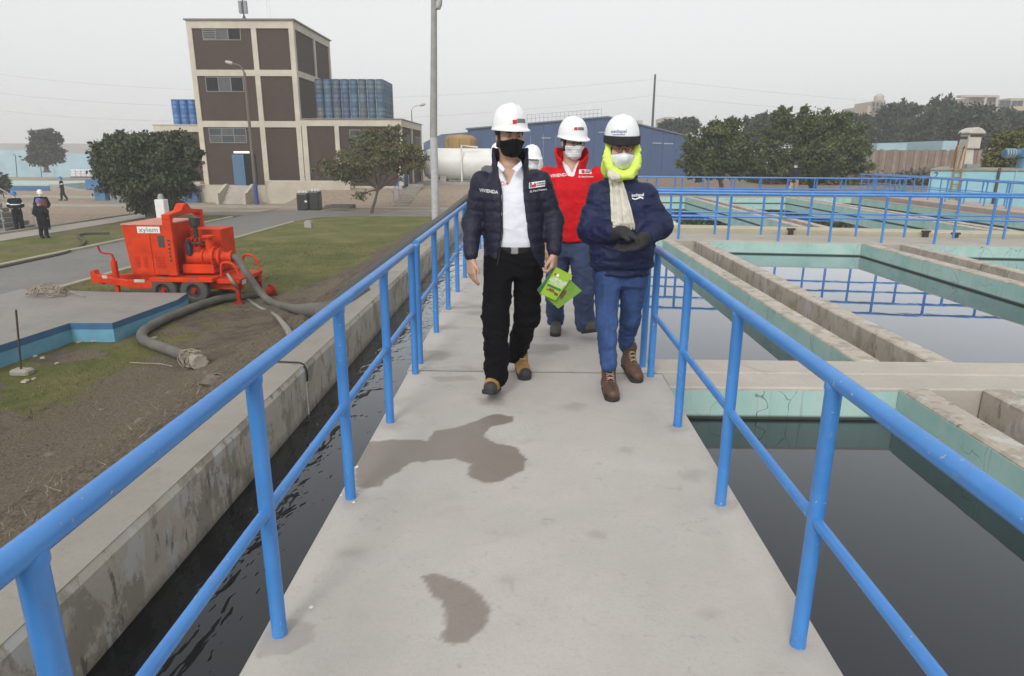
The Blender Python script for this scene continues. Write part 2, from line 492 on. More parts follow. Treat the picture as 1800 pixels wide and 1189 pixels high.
m_walk = mat_concrete('walkway_concrete', (.462, .434, .402), stain=.0, attr='wet')
m_conc = mat_concrete('old_concrete', (.44, .405, .355), stain=.35)
m_chan = mat_concrete('channel_concrete', (.46, .415, .345), stain=.45, streak=.5)
m_crest = mat_concrete('crest_concrete', (.285, .265, .228), stain=.3)
m_deck = mat_concrete('deck_concrete', (.40, .37, .315), stain=.25)
m_tank = mat_concrete('trough_concrete', (.46, .41, .345), stain=.4, streak=.35)
m_beam = mat_concrete('yellowed_concrete', (.46, .42, .31), stain=.2)
m_pink = mat_concrete('pinkish_concrete', (.42, .34, .29), stain=.2)
m_turq = mat_turquoise('turquoise_tank_paint')
m_bwater = mat_water('basin_water', (.013, .0155, .018), 1.6, .03, .02, gain=1.85)
m_cwater = mat_water('channel_water', (.006, .007, .008), 4.0, .55, .02, (1, .5, 1), gain=1.8, bd=.05)
m_ground = mat_ground('lower_ground')
m_rail = mat_rail()

# ---- ground sheet
def hgt(x, y):
    x = np.asarray(x, float); y = np.asarray(y, float)
    bank = 1.74*(.35*np.clip((x+5.6)/3.6, 0, 1)+.65*sstep(-5.4, -1.95, x))*(x < -1.80)
    mound = 1.05*sstep(43.4, 47.6, y)*sstep(-17.2, -15.2, x)*(1-sstep(-3, 1, x))
    back = 1.3*sstep(28.5, 30, y)*sstep(-1, 2, x)
    inner = (x >= -1.80)*(-.25)*(1-sstep(28.5, 30, y))
    return G+np.maximum(bank*(1-sstep(33, 38, y)), np.maximum(mound, back))+inner
def bumps(x, y):
    near = (1-sstep(14, 34, y))*(x < -1.95)
    bank = sstep(-5.6, -4.4, x)*(1-sstep(-2.5, -1.98, x))
    return near*(.016*fbm(x, y, 0*x, 1.7, 1)+bank*(.075*fbm(x, y, 0*x, 2.3, 2, 4)+.03*vnoise(x, y, 0*x, 9, 3)))
def on_ground(px, py, dz=0.):
    d = _ray(px, py); lo = 1.; p = None
    for tt in np.linspace(1.5, 120, 6000):
        p = EYEP+d*tt
        if p[2] < hgt(p[0], p[1])+dz: break
    return p
xs = np.unique(np.concatenate([np.linspace(-900, -120, 10), np.linspace(-120, -26, 28), np.arange(-26, -9, .3), np.arange(-9, -5.6, .12), np.arange(-5.6, -1.9, .065), [-1.82, -1.79], np.linspace(-1.5, 30, 22), np.linspace(40, 900, 14)]))
ys = np.unique(np.concatenate([np.linspace(-60, -2, 8), np.arange(-2, 14, .075), np.arange(14, 24, .16), np.arange(24, 60, .5), np.linspace(60, 130, 24), np.linspace(150, 1200, 14)]))
gx, gy = np.meshgrid(xs, ys, indexing='ij')
gz = hgt(gx, gy)+bumps(gx, gy)
nx, ny = gx.shape
idx = np.arange(nx*ny).reshape(nx, ny)
quads = np.stack([idx[:-1, :-1], idx[1:, :-1], idx[1:, 1:], idx[:-1, 1:]], -1).reshape(-1, 4)
nf = fbm(gx, gy, 0*gx, .35, 11); nf2 = fbm(gx, gy, 0*gx, 1.3, 13)
bankm = sstep(-7.6, -5.2, gx+.9*nf2)
lawn = sstep(14.5, 17.5, gy+1.5*nf)*(1-sstep(37.0, 38.2, gy))*sstep(-12.2, -12.0, gx)*(1-sstep(-7.0, -4.6, gx+.9*nf+.05*(22-gy)))
patch = (1-sstep(14., 16.5, gy))*sstep(-.1, .5, nf2+.3*nf+.22)*(1-bankm)*.8
verge = sstep(-21, -20.6, gx)*(1-sstep(-16.4, -16.1, gx))*(1-sstep(36, 38, gy))*(.35+.5*sstep(-.2, .4, nf-.02*(gy-18)))
grass = np.clip(lawn*.95+patch+verge, 0, 1)
tan = np.clip(sstep(36.5, 39, gy)*(gx < 6)*(.85)+.25*bankm*(nf2 > .25), 0, 1)
tan = np.maximum(tan, .55*(gx < -21)); tan = np.maximum(tan, .4*(gx > 5))
straw = np.clip(bankm*sstep(-.2, .4, nf2)*(1-sstep(15, 22, gy))*.85+.5*(grass < .3)*sstep(.1, .5, nf)*(gy < 16), 0, 1)
cover = np.stack([grass, tan, straw], -1).reshape(-1, 3)
tag(raw_mesh('ground', np.stack([gx, gy, gz], -1).reshape(-1, 3), quads, m_ground, attr={'cover': cover}), kind='structure')

# ---- short turf and dry stalks on the near ground (nobody could count them)
def blades(name, n, dens, region, h0, h1, w, mat, lean, seed, label):
    rg = np.random.default_rng(seed)
    x = rg.uniform(region[0], region[1], n); y = region[2]+(region[3]-region[2])*rg.random(n)**1.6
    k = rg.random(n) < dens(x, y); x = x[k]; y = y[k]; n = len(x)
    z = hgt(x, y)+bumps(x, y)-.004
    h = rg.uniform(h0, h1, n); a = rg.uniform(0, 6.283, n); l = lean*h*rg.random(n)+.2*h
    b = rg.uniform(0, 6.283, n); ww = w*rg.uniform(.6, 1.3, n)*(1+y/18)
    p = np.stack([x, y, z], -1); t = p+np.stack([l*np.cos(a), l*np.sin(a), h], -1)
    s = np.stack([ww*np.cos(b), ww*np.sin(b), 0*b], -1)
    V = np.stack([p-s, p+s, t], 1).reshape(-1, 3); F = np.arange(3*n).reshape(-1, 3)
    tone = np.repeat(np.clip(rg.normal(.5, .25, n), 0, 1), 3)
    return tag(raw_mesh(name, V, F, mat, smooth=False, attr={'tone': tone}), label, kind='stuff')
m_turf = mat_leaf('turf_blades', (.055, .062, .025), (.14, .14, .06), (.26, .22, .13))
m_straw = mat_leaf('dry_stalks', (.09, .07, .045), (.2, .165, .11), (.36, .31, .22))
gd = lambda x, y: np.clip((1-sstep(14., 16.5, y))*sstep(-.15, .35, fbm(x, y, 0*x, 1.3, 13)+.3*fbm(x, y, 0*x, .35, 11)+.25)*(1-sstep(-7.6, -5.2, x))*.8 + sstep(14.5, 17.5, y)*sstep(-12.2, -12, x)*(1-sstep(-7, -4.6, x)), 0, 1)*(1-((x < -7.4) & (y > 9) & (y < 16)))
blades('grass', 60000, gd, (-12, -4.2, 3, 26), .02, .055, .004, m_turf, 1.2, 3, 'short patchy turf beside the concrete pad and the road')
sd_ = lambda x, y: sstep(-.3, .35, fbm(x, y, 0*x, 1.3, 13))*(1-sstep(10, 17, y))
blades('dry_grass', 42000, sd_, (-8.2, -2.0, 1.5, 17), .008, .05, .0022, m_straw, 3.5, 4, 'dry trampled straw on the earth bank beside the channel')

# ---- road, paths, kerbs
m_road = mat_concrete('worn_asphalt', (.175, .168, .155), stain=.25, moss=(.2, .19, .17))
m_path = mat_concrete('path_concrete', (.33, .30, .255), stain=.15)
m_kerb = mat_concrete('kerb_concrete', (.38, .35, .25), stain=.2)
def sheet(name, poly, z, mat, th=.05):
    mb = MB(); mb.prism([(p[0], p[1]) for p in poly], z-th, z, 'z')
    return tag(mb.build(name, mat), kind='structure')
sheet('road', [(-16.0, -20), (-12.15, -20), (-12.15, 34), (-11.6, 36.5), (-9, 38.2), (-3.5, 38.4), (-3.5, 41.0), (-16, 41), (-16, 60), (-16.02, 41)], G+.02, m_road)
sheet('path', [(-22.3, 5), (-20.7, 5), (-20.7, 38.5), (-16.02, 39.5), (-16.02, 41.2), (-22.3, 40.5)], G+.03, m_path)
sheet('path', [(-60, 43.2), (-16.02, 43.2), (-16.02, 44.6), (-60, 45.6)], G+.028, m_path)
sheet('path', [(-60, 52), (-27, 51), (-27, 53), (-60, 55)], G+.03, m_path)
sheet('path', [(-16.0, 42.6), (-3, 42.4), (-3, 43.3), (-16.0, 43.6)], G+.09, m_path, .1)
tag(MB().box(-16.2, -16.03, -20, 36, G-.1, G+.10).build('kerb', m_kerb, bevel=.02), kind='structure')
tag(MB().box(-12.13, -11.98, -20, 34, G-.1, G+.06).build('kerb', m_kerb, bevel=.02), kind='structure')
tag(MB().box(-22.45, -22.32, 5, 41, G-.1, G+.12).build('kerb', m_path, bevel=.02), kind='structure')

# ---- walkway slabs (fine top sheet carries the wet and other dark marks)
def poly_sd(x, y, poly):
    P = np.array(poly); n = len(P); d = np.full(x.shape, 9.); ins = np.zeros(x.shape, bool)
    for i in range(n):
        a, b = P[i], P[(i+1) % n]; e = b-a
        t = np.clip(((x-a[0])*e[0]+(y-a[1])*e[1])/(e@e), 0, 1)
        d = np.minimum(d, np.hypot(x-a[0]-t*e[0], y-a[1]-t*e[1]))
        c = ((a[1] > y) != (b[1] > y)) & (x < (b[0]-a[0])*(y-a[1])/(b[1]-a[1]+1e-12)+a[0]); ins ^= c
    return np.where(ins, -d, d)
wx = np.arange(XWL, XWR+.001, (XWR-XWL)/130); wy = np.concatenate([np.linspace(-3, .8, 12), np.arange(.83, 4.552, .014), [4.552]])
ax_, ay_ = np.meshgrid(wx, wy, indexing='ij')
wet = np.zeros(ax_.shape)
def dark_mark_px(pts, amt, soft=.007, rag=.02, fs=9.):
    global wet
    poly = [atz(px, py, 0)[:2] for px, py in pts]
    d = poly_sd(ax_, ay_, poly)+rag*fbm(ax_, ay_, 0*ax_, fs, 21)
    wet = np.maximum(wet, amt*(1-sstep(-soft, soft, d)))
dark_mark_px([(622,858),(628,800),(640,781),(690,772),(750,776),(765,757),(800,752),(835,740),(870,727),(905,731),(903,741),(862,752),(850,766),(872,779),(905,788),(926,806),(917,828),(882,844),(850,849),(826,841),(824,816),(800,808),(760,811),(720,815),(692,834),(667,854),(642,858)], .95, .006, .030, 13.)
dark_mark_px([(738,1012),(768,1008),(810,1022),(848,1046),(863,1075),(851,1105),(822,1129),(796,1135),(779,1128),(786,1090),(776,1055),(748,1032)], .88, .006, .022, 15.)
dark_mark_px([(590,970),(612,963),(642,966),(632,978),(596,980)], .35, .03)
dark_mark_px([(455,1128),(470,1098),(520,1088),(556,1098),(552,1125),(510,1150),(450,1156)], .38, .006, .01)
dark_mark_px([(635,795),(660,785),(690,782),(685,812),(650,815)], .95, .02, .02)
dark_mark_px([(755,662),(830,660),(842,668),(770,672)], .4, .02); dark_mark_px([(838,700),(888,700),(885,712),(845,712)], .4, .03)  # fainter dark marks at the joint and beneath the lifted front boot
for sx, sy, sr in ((1275, 888, 26), (1190, 752, 18), (1400, 1140, 26), (686, 746, 22), (617, 880, 26), (1330, 800, 20), (1010, 715, 18), (1100, 790, 12), (1215, 835, 22), (890, 1020, 10), (1250, 1080, 12), (1050, 940, 9)):
    dark_mark_px([(sx-sr, sy), (sx-sr*.3, sy-sr*.5), (sx+sr, sy-sr*.2), (sx+sr*.6, sy+sr*.5), (sx-sr*.5, sy+sr*.4)], .3, .03, .04, 12.)
wet = np.maximum(wet, .22*sstep(.35, .75, fbm(ax_, ay_, 0*ax_, 4.5, 31, 4)))
n1, n2 = ax_.shape
idx = np.arange(n1*n2).reshape(n1, n2)
wq = np.stack([idx[:-1, :-1], idx[1:, :-1], idx[1:, 1:], idx[:-1, 1:]], -1).reshape(-1, 4)
wz = .0012*fbm(ax_, ay_, 0*ax_, 7, 41)
walk = MB().box(XWL+.0, XWR, -3, 4.552, -.9, -.004).build('walkway', m_walk)
tag(walk, kind='structure')
raw_mesh('walkway_surface', np.stack([ax_, ay_, wz], -1).reshape(-1, 3), wq, m_walk, walk, attr={'wet': wet.ravel()})
fx = np.arange(-.87, .921, .03); fy = np.arange(4.575, 16.2, .03)
bx_, by_ = np.meshgrid(fx, fy, indexing='ij')
fw = np.clip(.55*sstep(.1, .55, fbm(bx_*1.0, by_*2.2, 0*bx_, 2.2, 51))*(bx_ < .35)+.25*sstep(.3, .6, fbm(bx_, by_, 0*bx_, 5, 52)), 0, 1)
walk2 = tag(MB().box(-.872, .922, 4.572, 16.2, -.9, -.005).build('walkway', m_walk), kind='structure')
idx = np.arange(bx_.size).reshape(bx_.shape)
raw_mesh('walkway_surface', np.stack([bx_, by_, 0*bx_-.001], -1).reshape(-1, 3), np.stack([idx[:-1, :-1], idx[1:, :-1], idx[1:, 1:], idx[:-1, 1:]], -1).reshape(-1, 4), m_walk, walk2, attr={'wet': fw.ravel()})
tag(MB().box(-.86, .93, 4.553, 4.571, -.9, -.012).build('joint_filler', M('joint_mastic', (.12, .11, .1), .9)), kind='structure')
m_chip = M('paint_flake', (.75, .76, .76), .6)
for px, py, r, wh_ in ((547, 1069, 7, 'nearest'), (627, 822, 9, 'farthest and largest'), (600, 872, 5, 'leftmost'), (622, 884, 5, 'second nearest'), (632, 868, 4, 'rightmost')):
    p = atz(px, py, 0); q = r*.0011
    c = MB().prism([(p[0]-q, p[1]-q*.6), (p[0]+q*.7, p[1]-q*.8), (p[0]+q, p[1]+q*.5), (p[0]-q*.4, p[1]+q)], .001, .004, 'z').build('paint_flake', m_chip)
    tag(c, f'white flake of mortar on the walkway by the left railing, {wh_} of five', 'debris', 'white flakes on the walkway')

# ---- channel on the left: water, wall in cast segments with an open seam
def water(name, x0, x1, y0, y1, z, mat):
    return tag(raw_mesh(name, [(x0, y0, z), (x1, y0, z), (x1, y1, z), (x0, y1, z)], [(0, 1, 2, 3)], mat, smooth=False), kind='structure')
water('water', CH-.05, XWL+.05, -4, 33, CWZ, m_cwater)
wallc = thing('channel_wall', 'long stained concrete wall along the water channel left of the walkway', 'wall', (CH, 4, -1))
seams = [-4, 4.66, 11.5, 18.3, 25.2, 33]
for a, b in zip(seams[:-1], seams[1:]):
    MB().prism([(CHO, -2.1), (CH, -2.1), (CH, -.035), (CH-.018, 0), (CHO+.02, .004), (CHO, -.03)], a+.014, b-.014, 'y').build('wall_segment', m_chan, wallc)
    MB().prism([(CHO+.012, .0), (CH-.016, .0), (CH-.016, .0035), (CHO+.012, .0065)], a+.016, b-.016, 'y').build('crest_screed', m_crest, wallc)
for s in seams[1:-1]:
    MB().box(CHO+.02, CH-.012, s-.0138, s+.0138, -2, -.012).build('seam_filler', M('joint_mastic', (.1, .1, .1)), wallc)
sk = MB(); sk.tube(curve_pts([(CHO-.06, 4.70, -.03), (CHO+.03, 4.69, .012), (CH-.12, 4.68, .016), (CH-.02, 4.66, .012), (CH+.012, 4.655, -.05), (CH+.01, 4.65, -.12)]), .0065, 8)
tag(sk.build('black_cable', M('black_rubber', (.02, .02, .02), .7), smooth=True), 'black cable lying across the top of the channel wall at its open seam', 'cable')
MB().box(CH-.004, CH+.006, 4.638, 4.652, -.6, -.13).build('sealant_strip', M('white_sealant', (.6, .6, .56), .7), wallc)
pipe = curve_pts([(-2.2, 5.2, -.35), (-2.18, 8, -.12), (-2.2, 12, -.07), (-2.22, 18, -.04), (-2.3, 26, .0), (-2.45, 34, -.3)], 14)
tag(MB().tube(pipe, .10, 12).build('black_pipe', M('old_black_polythene', (.035, .034, .033), .55, .3, 3), smooth=True), 'long black polythene pipe lying along the earth side of the channel wall', 'pipe')

# ---- settling basins on the right
def cross(y0, k): return lambda x: y0-k*x       # cross walls run very slightly skew
def slab4(mb, x0, x1, f0, f1, z0, z1):
    return mb.hexa([(x0, f0(x0), z0), (x1, f0(x1), z0), (x1, f1(x1), z0), (x0, f1(x0), z0), (x0, f0(x0), z1), (x1, f0(x1), z1), (x1, f1(x1), z1), (x0, f1(x0), z1)])
flat = lambda c: (lambda x: c)
cwF, cwB = cross(4.30, -.012), cross(4.93, -.004)
xwF, xwB = cross(12.84, .095), cross(14.0, .095)
bmF, bmB = cross(15.35, .13), cross(15.9, .13)
wall = thing('basin_cross_wall', 'wide concrete cross wall with turquoise face between the two near basins', 'wall', (3, 4.6, -1))
slab4(MB(), XWR+.003, 9.5, cwF, cross(4.60, -.008), -1.6, -.006).build('wall_top', m_conc, wall, bevel=.012)
slab4(MB(), .925, 9.5, cross(4.612, -.008), cwB, -1.6, -.001).build('wall_top', m_conc, wall, bevel=.012)
slab4(MB(), XWR+.002, 2.545, lambda x: cwF(x)-.004, lambda x: cwF(x)+.02, -1.5, -.035).build('painted_face', m_turq, wall)
slab4(MB(), 3.305, 6.0, lambda x: cwF(x)-.004, lambda x: cwF(x)+.02, -1.5, -.035).build('painted_face', m_turq, wall)

def launder(name, label, x0, x1, f0, f1, parent_group):
    "collecting trough: two concrete walls with a floor between, painted towards the water"
    w = thing(name, label, 'trough', ((x0+x1)/2, f0(x0), -1), parent_group)
    t = .19
    slab4(MB(), x0, x0+t, f0, f1, -1.6, 0).build('wall', m_tank, w, bevel=.012)
    slab4(MB(), x1-t, x1, f0, f1, -1.6, 0).build('wall', m_tank, w, bevel=.012)
    slab4(MB(), x0+t, x1-t, f0, f1, -1.6, -.42).build('trough_floor', m_tank, w)
    e0 = lambda x: f0(x)+.002
    slab4(MB(), x0-.004, x0+.02, e0, f1, -1.5, -.022).build('painted_face', m_turq, w)
    slab4(MB(), x1-.02, x1+.004, e0, f1, -1.5, -.022).build('painted_face', m_turq, w)
    return w
launder('collecting_trough', 'concrete trough beside the dark near basin, at the right edge', 2.55, 3.3, flat(-3), lambda x: cwF(x)-.006, 'concrete troughs between the basins')
launder('collecting_trough', 'stained concrete trough running from the cross wall to the railed crossing', 2.55, 3.3, lambda x: cwB(x)+.006, lambda x: xwF(x)-.006, 'concrete troughs between the basins')
launder('collecting_trough', 'concrete trough at the right edge, ending at the railed crossing', 6.1, 6.95, lambda x: cwB(x)+.006, lambda x: xwF(x)-.006, 'concrete troughs between the basins')
for nm, lb, a, b in (('first', 'far concrete trough just beyond the railed crossing, leftmost of three', 6.1, 6.8), ('second', 'far concrete trough beyond the railed crossing, middle of three', 10.0, 10.6)):
    launder('collecting_trough', lb, a, b, lambda x: bmB(x)+.006, flat(26.4), 'concrete troughs between the basins')
for x0, x1, y0, y1 in ((XWR-.02, 2.56, -4, 4.4), (3.2, 6.2, -4, 4.4), (.9, 2.56, 4.9, 12.8), (3.2, 6.2, 4.9, 12.6), (6.85, 9.6, 4.9, 12.3), (.5, 6.2, 13.3, 27), (6.75, 10.1, 13, 27), (10.5, 12.6, 13, 27)):
    water('water', x0, x1, y0, y1, WZ, m_bwater)
ew = thing('basin_end_wall', 'concrete end wall at the right side of the basins', 'wall', (9.7, 0, -1))
slab4(MB(), 9.5, 9.8, flat(-3), lambda x: xwF(x)-.006, -1.6, 0).build('wall', m_conc, ew)

cw = thing('railed_crossing', 'concrete crossing with turquoise face and blue railings, right of the people', 'walkway', (6, 12.8, -1))
slab4(MB(), .925, 15, xwF, xwB, -1.2, 0).build('deck', m_deck, cw, bevel=.012)
for a, b in ((.93, 2.54), (3.31, 6.09), (6.96, 9.49)):
    slab4(MB(), a, b, lambda x: xwF(x)-.004, lambda x: xwF(x)+.02, -1.1, -.022).build('painted_face', m_turq, cw)
bm_ = thing('overflow_beam', 'yellowed low concrete beam in the water behind the railed crossing', 'wall', (6, 15, -1))
slab4(MB(), .95, 12.5, bmF, bmB, -1.6, .0).build('beam', m_beam, bm_, bevel=.015)
slab4(MB(), .95, 12.5, lambda x: bmF(x)-.03, lambda x: bmF(x)-.003, -.17, -.05).build('beam_lip', m_beam, bm_)
for px, py, wh_ in ((1390, 405, 'leftmost'), (1627, 409, 'middle one'), (1679, 413, 'rightmost')):
    p = atz(px, py+4, -.05)
    g = MB().box(p[0]-.05, p[0]+.05, p[1]-.03, p[1]+.03, -.3, .0).box(p[0]-.09, p[0]+.09, p[1]-.02, p[1]+.02, .0, .04).build('sluice_plate', M('rusty_iron', (.06, .04, .03), .8, .4))
    tag(g, f'small rusty sluice plate by the overflow beam, {wh_} of three', 'sluice plate', 'sluice plates by the overflow beam')
lw = thing('basin_side_wall', 'turquoise basin wall and pinkish concrete ledge under the far right railing', 'wall', (13, 20, -1))
MB().box(12.5, 12.75, 12.0, 26.9, -1.6, 0).build('wall', m_crest, lw, bevel=.012)
MB().box(12.496, 12.52, 15, 26.4, -1.5, -.022).build('painted_face', m_turq, lw)
MB().box(13.1, 14.5, 12.6, 29, -1.6, .12).build('ledge', m_pink, lw, bevel=.015)
MB().box(12.752, 13.098, 12.6, 26.9, -1.6, -.25).build('gutter', M('wet_dark_concrete', (.08, .075, .07), .6), lw)
bw = thing('basin_back_wall', 'low turquoise wall closing the far end of the basins', 'wall', (6, 26.6, -1))
MB().box(.95, 12.49, 26.41, 26.9, -1.6, .0).build('wall', m_crest, bw, bevel=.012)
for a, b in ((.96, 6.09), (6.81, 9.99), (10.61, 12.49)):
    MB().box(a, b, 26.405, 26.43, -1.5, -.022).build('painted_face', m_turq, bw)

# ---- railings: each one a thing, every post its own part
def railing(label, posts, z0, ztop, zmid, r=.0249, rm=.0175, ext0=0., ext1=0., group=None, n=14):
    p0 = np.array(posts[0], float); p1 = np.array(posts[-1], float); d = (p1-p0)/np.linalg.norm(p1-p0)
    t = thing('railing', label, 'railing', (*p0, z0), group)
    a = p0-d*ext0; b = p1+d*ext1
    nseg = max(2, int(np.linalg.norm(b-a)/.9))
    ln = [a+(b-a)*i/nseg for i in range(nseg+1)]
    MB().tube([(*q, z0+ztop) for q in ln], r, n).build('top_rail', m_rail, t, smooth=True)
    MB().tube([(*q, z0+zmid) for q in ln], rm, n).build('mid_rail', m_rail, t, smooth=True)
    for q in posts:
        MB().lathe([(r*1.02, -.01), (r*1.0, .004), (r*.97, .02), (r*.97, ztop-r-.012), (r*1.10, ztop-r-.004), (r*1.10, ztop-r*.6), (r*.9, ztop-.004)], n, (q[0], q[1], z0)).build('post', m_rail, t, smooth=True)
    return t
RG = 'blue pipe railings'
RX0, RX1 = -.800, .884
railing('blue pipe railing along the left edge of the near walkway', [(RX0, 1.812+.8954*i) for i in range(-4, 4)], 0, .905, .452, ext0=.4, ext1=.03, group=RG, n=24)
railing('blue pipe railing along the right edge of the near walkway', [(RX1, 1.815+.8957*i) for i in range(-4, 4)], 0, .905, .452, ext0=.4, ext1=.03, group=RG, n=24)
railing('blue pipe railing left of the far walkway, behind the open navy jacket', [(RX0-.005+.0*i, 4.745+.905*i) for i in range(0, 12)], 0, .905, .452, ext0=.02, ext1=.02, group=RG)
railing('blue pipe railing right of the far walkway, behind the neon hood', [(RX1-.02, 4.73+.92*i) for i in range(0, 8)], 0, .905, .452, ext0=.02, ext1=.02, group=RG)
railing('blue railing on the front edge of the railed crossing', [(2.84+.905*i, xwF(2.84+.905*i)+.07) for i in range(-1, 12)], 0, .85, .435, .024, .017, 1., .3, RG, 8)
railing('blue railing on the back edge of the railed crossing', [(3.77+.9*i, xwB(3.77+.9*i)-.08) for i in range(-2, 11)], 0, .85, .435, .024, .017, 1., .3, RG, 8)
railing('far blue railing in front of the two bushy trees', [(2.2+1.1*i, 29.6-.06*i) for i in range(0, 13)], -.28, .92, .45, .028, .02, .5, .3, RG, 8)
railing('far blue railing in front of the two bushy trees, just behind a nearly identical one', [(2.9+1.25*i, 31.2-.06*i) for i in range(0, 12)], -.32, .92, .45, .028, .02, .5, .3, RG, 8)
railing('blue railing on the pinkish ledge before the pale blue tank', [(13.5, 12.7+.95*i) for i in range(0, 17)], .12, .72, .36, .022, .016, .2, .2, RG, 8)
railing('blue railing on the outer side of the pinkish ledge against the pale blue tank', [(14.3, 12.9+1.1*i) for i in range(0, 15)], .12, .72, .36, .022, .016, .2, .2, RG, 8)
# ================================================================ left side: pad, pump trailer, hoses
m_padtop = mat_concrete('pad_concrete', (.245, .228, .208), stain=.15)
m_padb = M('pad_pale_blue', (.13, .33, .45), .7, .15, 4, .15)
m_padd = M('pad_dark_blue', (.045, .125, .25), .65, .15, 4, .15)
PZ = -1.49
pp = [atz(px, py, PZ)[:2] for px, py in ((-260, 690), (122, 568), (197, 568), (313, 527))]
back = [atz(313, 519, PZ)[:2], atz(115, 519, PZ)[:2]]
PB = atz(312, 527, PZ)[:2]
poly = [tuple(pp[0]), tuple(pp[1]), tuple(pp[2]), tuple(PB), (PB[0]-.15, 14.35), (-9.2, 14.35), (-11.6, 14.6), (-11.6, 4), (pp[0][0]-2, 4)]
pad = thing('concrete_pad', 'low grey concrete pad with blue painted sides at the left edge', 'platform', (-9.5, 12, G))
MB().prism(poly, G-.2, PZ, 'z').build('slab', m_padtop, pad)
out = []
for a, b in zip(poly[:4], poly[1:5]):
    a = np.array(a); b = np.array(b); d = (b-a)/np.linalg.norm(b-a); nrm = np.array([d[1], -d[0]])
    for z0, z1, mt, nm, off in ((G-.15, PZ-.118, m_padb, 'lower_band', .004), (PZ-.122, PZ-.004, m_padd, 'upper_band', .007)):
        mb = MB(); q = [a-d*.003, b+d*.003, b+d*.003+nrm*off, a-d*.003+nrm*off]
        mb.hexa([(*p, z0) for p in q]+[(*p, z1) for p in q]); mb.build(nm, mt, pad)
p = atz(38, 655, G+.03); q = aty(28, 545, p[1])
stake = thing('iron_stake', 'thin rusty iron rod standing in a small concrete foot before the pad', 'stake', p)
MB().tube([(p[0], p[1], G+.05), (q[0], q[1], q[2])], .014, 8).build('rod', M('rusty_iron', (.1, .07, .05)), stake)
MB().box(p[0]-.14, p[0]+.16, p[1]-.1, p[1]+.1, G-.02, G+.09).build('foot', m_path, stake, bevel=.03)

def coil(name, label, cat, c, R, n, r, mat, seed, zs=.12, free=()):
    rg = random.Random(seed); pts = []
    for i in range(n):
        a = i*.55+rg.uniform(-.3, .3); k = R*rg.uniform(.45, 1.05)
        pts.append((c[0]+k*math.cos(a), c[1]+k*.7*math.sin(a), c[2]+.02+zs*rg.random()*(1.2-k/R*.8)))
    pts = pts+list(free)
    return tag(MB().tube(curve_pts(pts, 4), r, 5).build(name, mat, smooth=True), label, cat)
w0 = atz(85, 518, PZ)
coil('wire_bundle', 'tangled bundle of grey wire and rope on the back of the pad', 'wire', (w0[0]+.1, w0[1]-.15, PZ), .42, 70, .011, M('weathered_rope', (.30, .25, .2), .9, .3), 3, .32, [(w0[0]+.9, w0[1]-.2, PZ+.02), (w0[0]+1.0, w0[1]-.3, PZ+.02)])

# hoses
m_hose = M('grey_hose', (.12, .115, .10), .75, .3, 3.5, .25, 60)
m_red = M('pump_orange_red', (.60, .040, .003), .55, .25, 3.5, .06, 40, spec=.22)
m_red2 = M('pump_dull_red', (.34, .018, .004), .6, .25, 4, spec=.22)
m_black = M('black_rubber', (.02, .02, .02), .7)
m_tyre = M('dusty_tyre', (.075, .07, .062), .9, .2, 12, .3)
m_dark = M('dark_engine_metal', (.05, .045, .04), .5, .3, 10)
m_white = M('white_paint', (.75, .74, .71), .5, .08)
def ground_path(pts, r): return [on_ground(px, py, r)+np.array([0, 0, 0.]) for px, py in pts]
hp = ground_path([(474, 513), (440, 518), (392, 525), (350, 537), (305, 554), (268, 572), (250, 586), (254, 599), (285, 611), (322, 625), (340, 633)], .105)
suction = thing('suction_hose', 'thick grey suction hose with red flange and rope-bound strainer on the bank', 'hose', (hp[5][0], hp[5][1], G))
path = curve_pts(hp, 9)
MB().tube(path, [.092+.004*math.sin(i*1.3) for i in range(len(path))], 14).build('hose_body', m_hose, suction, smooth=True)
d0 = (path[0]-path[2]); d0 /= np.linalg.norm(d0)
MB().lathe([(.115, -.12), (.115, .06), (.17, .062), (.17, .1), (.13, .1), (.13, .03)], 18, path[0], d0+np.array([0, 0, .25])).build('flange', m_red2, suction, smooth=True)
d1 = (path[-1]-path[-3]); d1 /= np.linalg.norm(d1)
st = MB()
for k in range(5): st.lathe([(.10, k*.07), (.125, k*.07+.004), (.125, k*.07+.035), (.10, k*.07+.04)], 14, path[-1], d1)
for k in range(10):
    a = k*.628; u = np.array([math.cos(a), math.sin(a)]); e1 = np.cross(d1, [0, 0, 1]); e1 /= np.linalg.norm(e1); e2 = np.cross(e1, d1)
    o_ = (e1*u[0]+e2*u[1])*.118
    st.bar(path[-1]+o_, path[-1]+o_+d1*.36, .014, .014)
st.build('strainer', M('pale_metal', (.35, .32, .26), .5, .3), suction)
rg = random.Random(8); rp = []
for k in range(60):
    a = k*1.7+rg.uniform(-.4, .4); t_ = rg.uniform(-.25, .25); rr = .125+rg.random()*.06
    c = path[-1]+d1*t_; rp.append(c+e1*math.cos(a)*rr+e2*math.sin(a)*rr+np.array([0, 0, .01]))
MB().tube(curve_pts(rp, 4), .008, 5).build('rope_binding', M('weathered_rope', (.3, .25, .2)), suction, smooth=True)
tag(MB().tube(curve_pts([path[-1]+np.array(v) for v in ((-.3, -.1, -.08), (-.6, .05, -.09), (-.9, .1, -.1), (-1.15, .14, -.1))], 4), .008, 5).build('loose_cord', M('weathered_rope', (.3, .25, .2)), smooth=True), 'loose pale cord trailing on the earth from the hose strainer', 'cord')

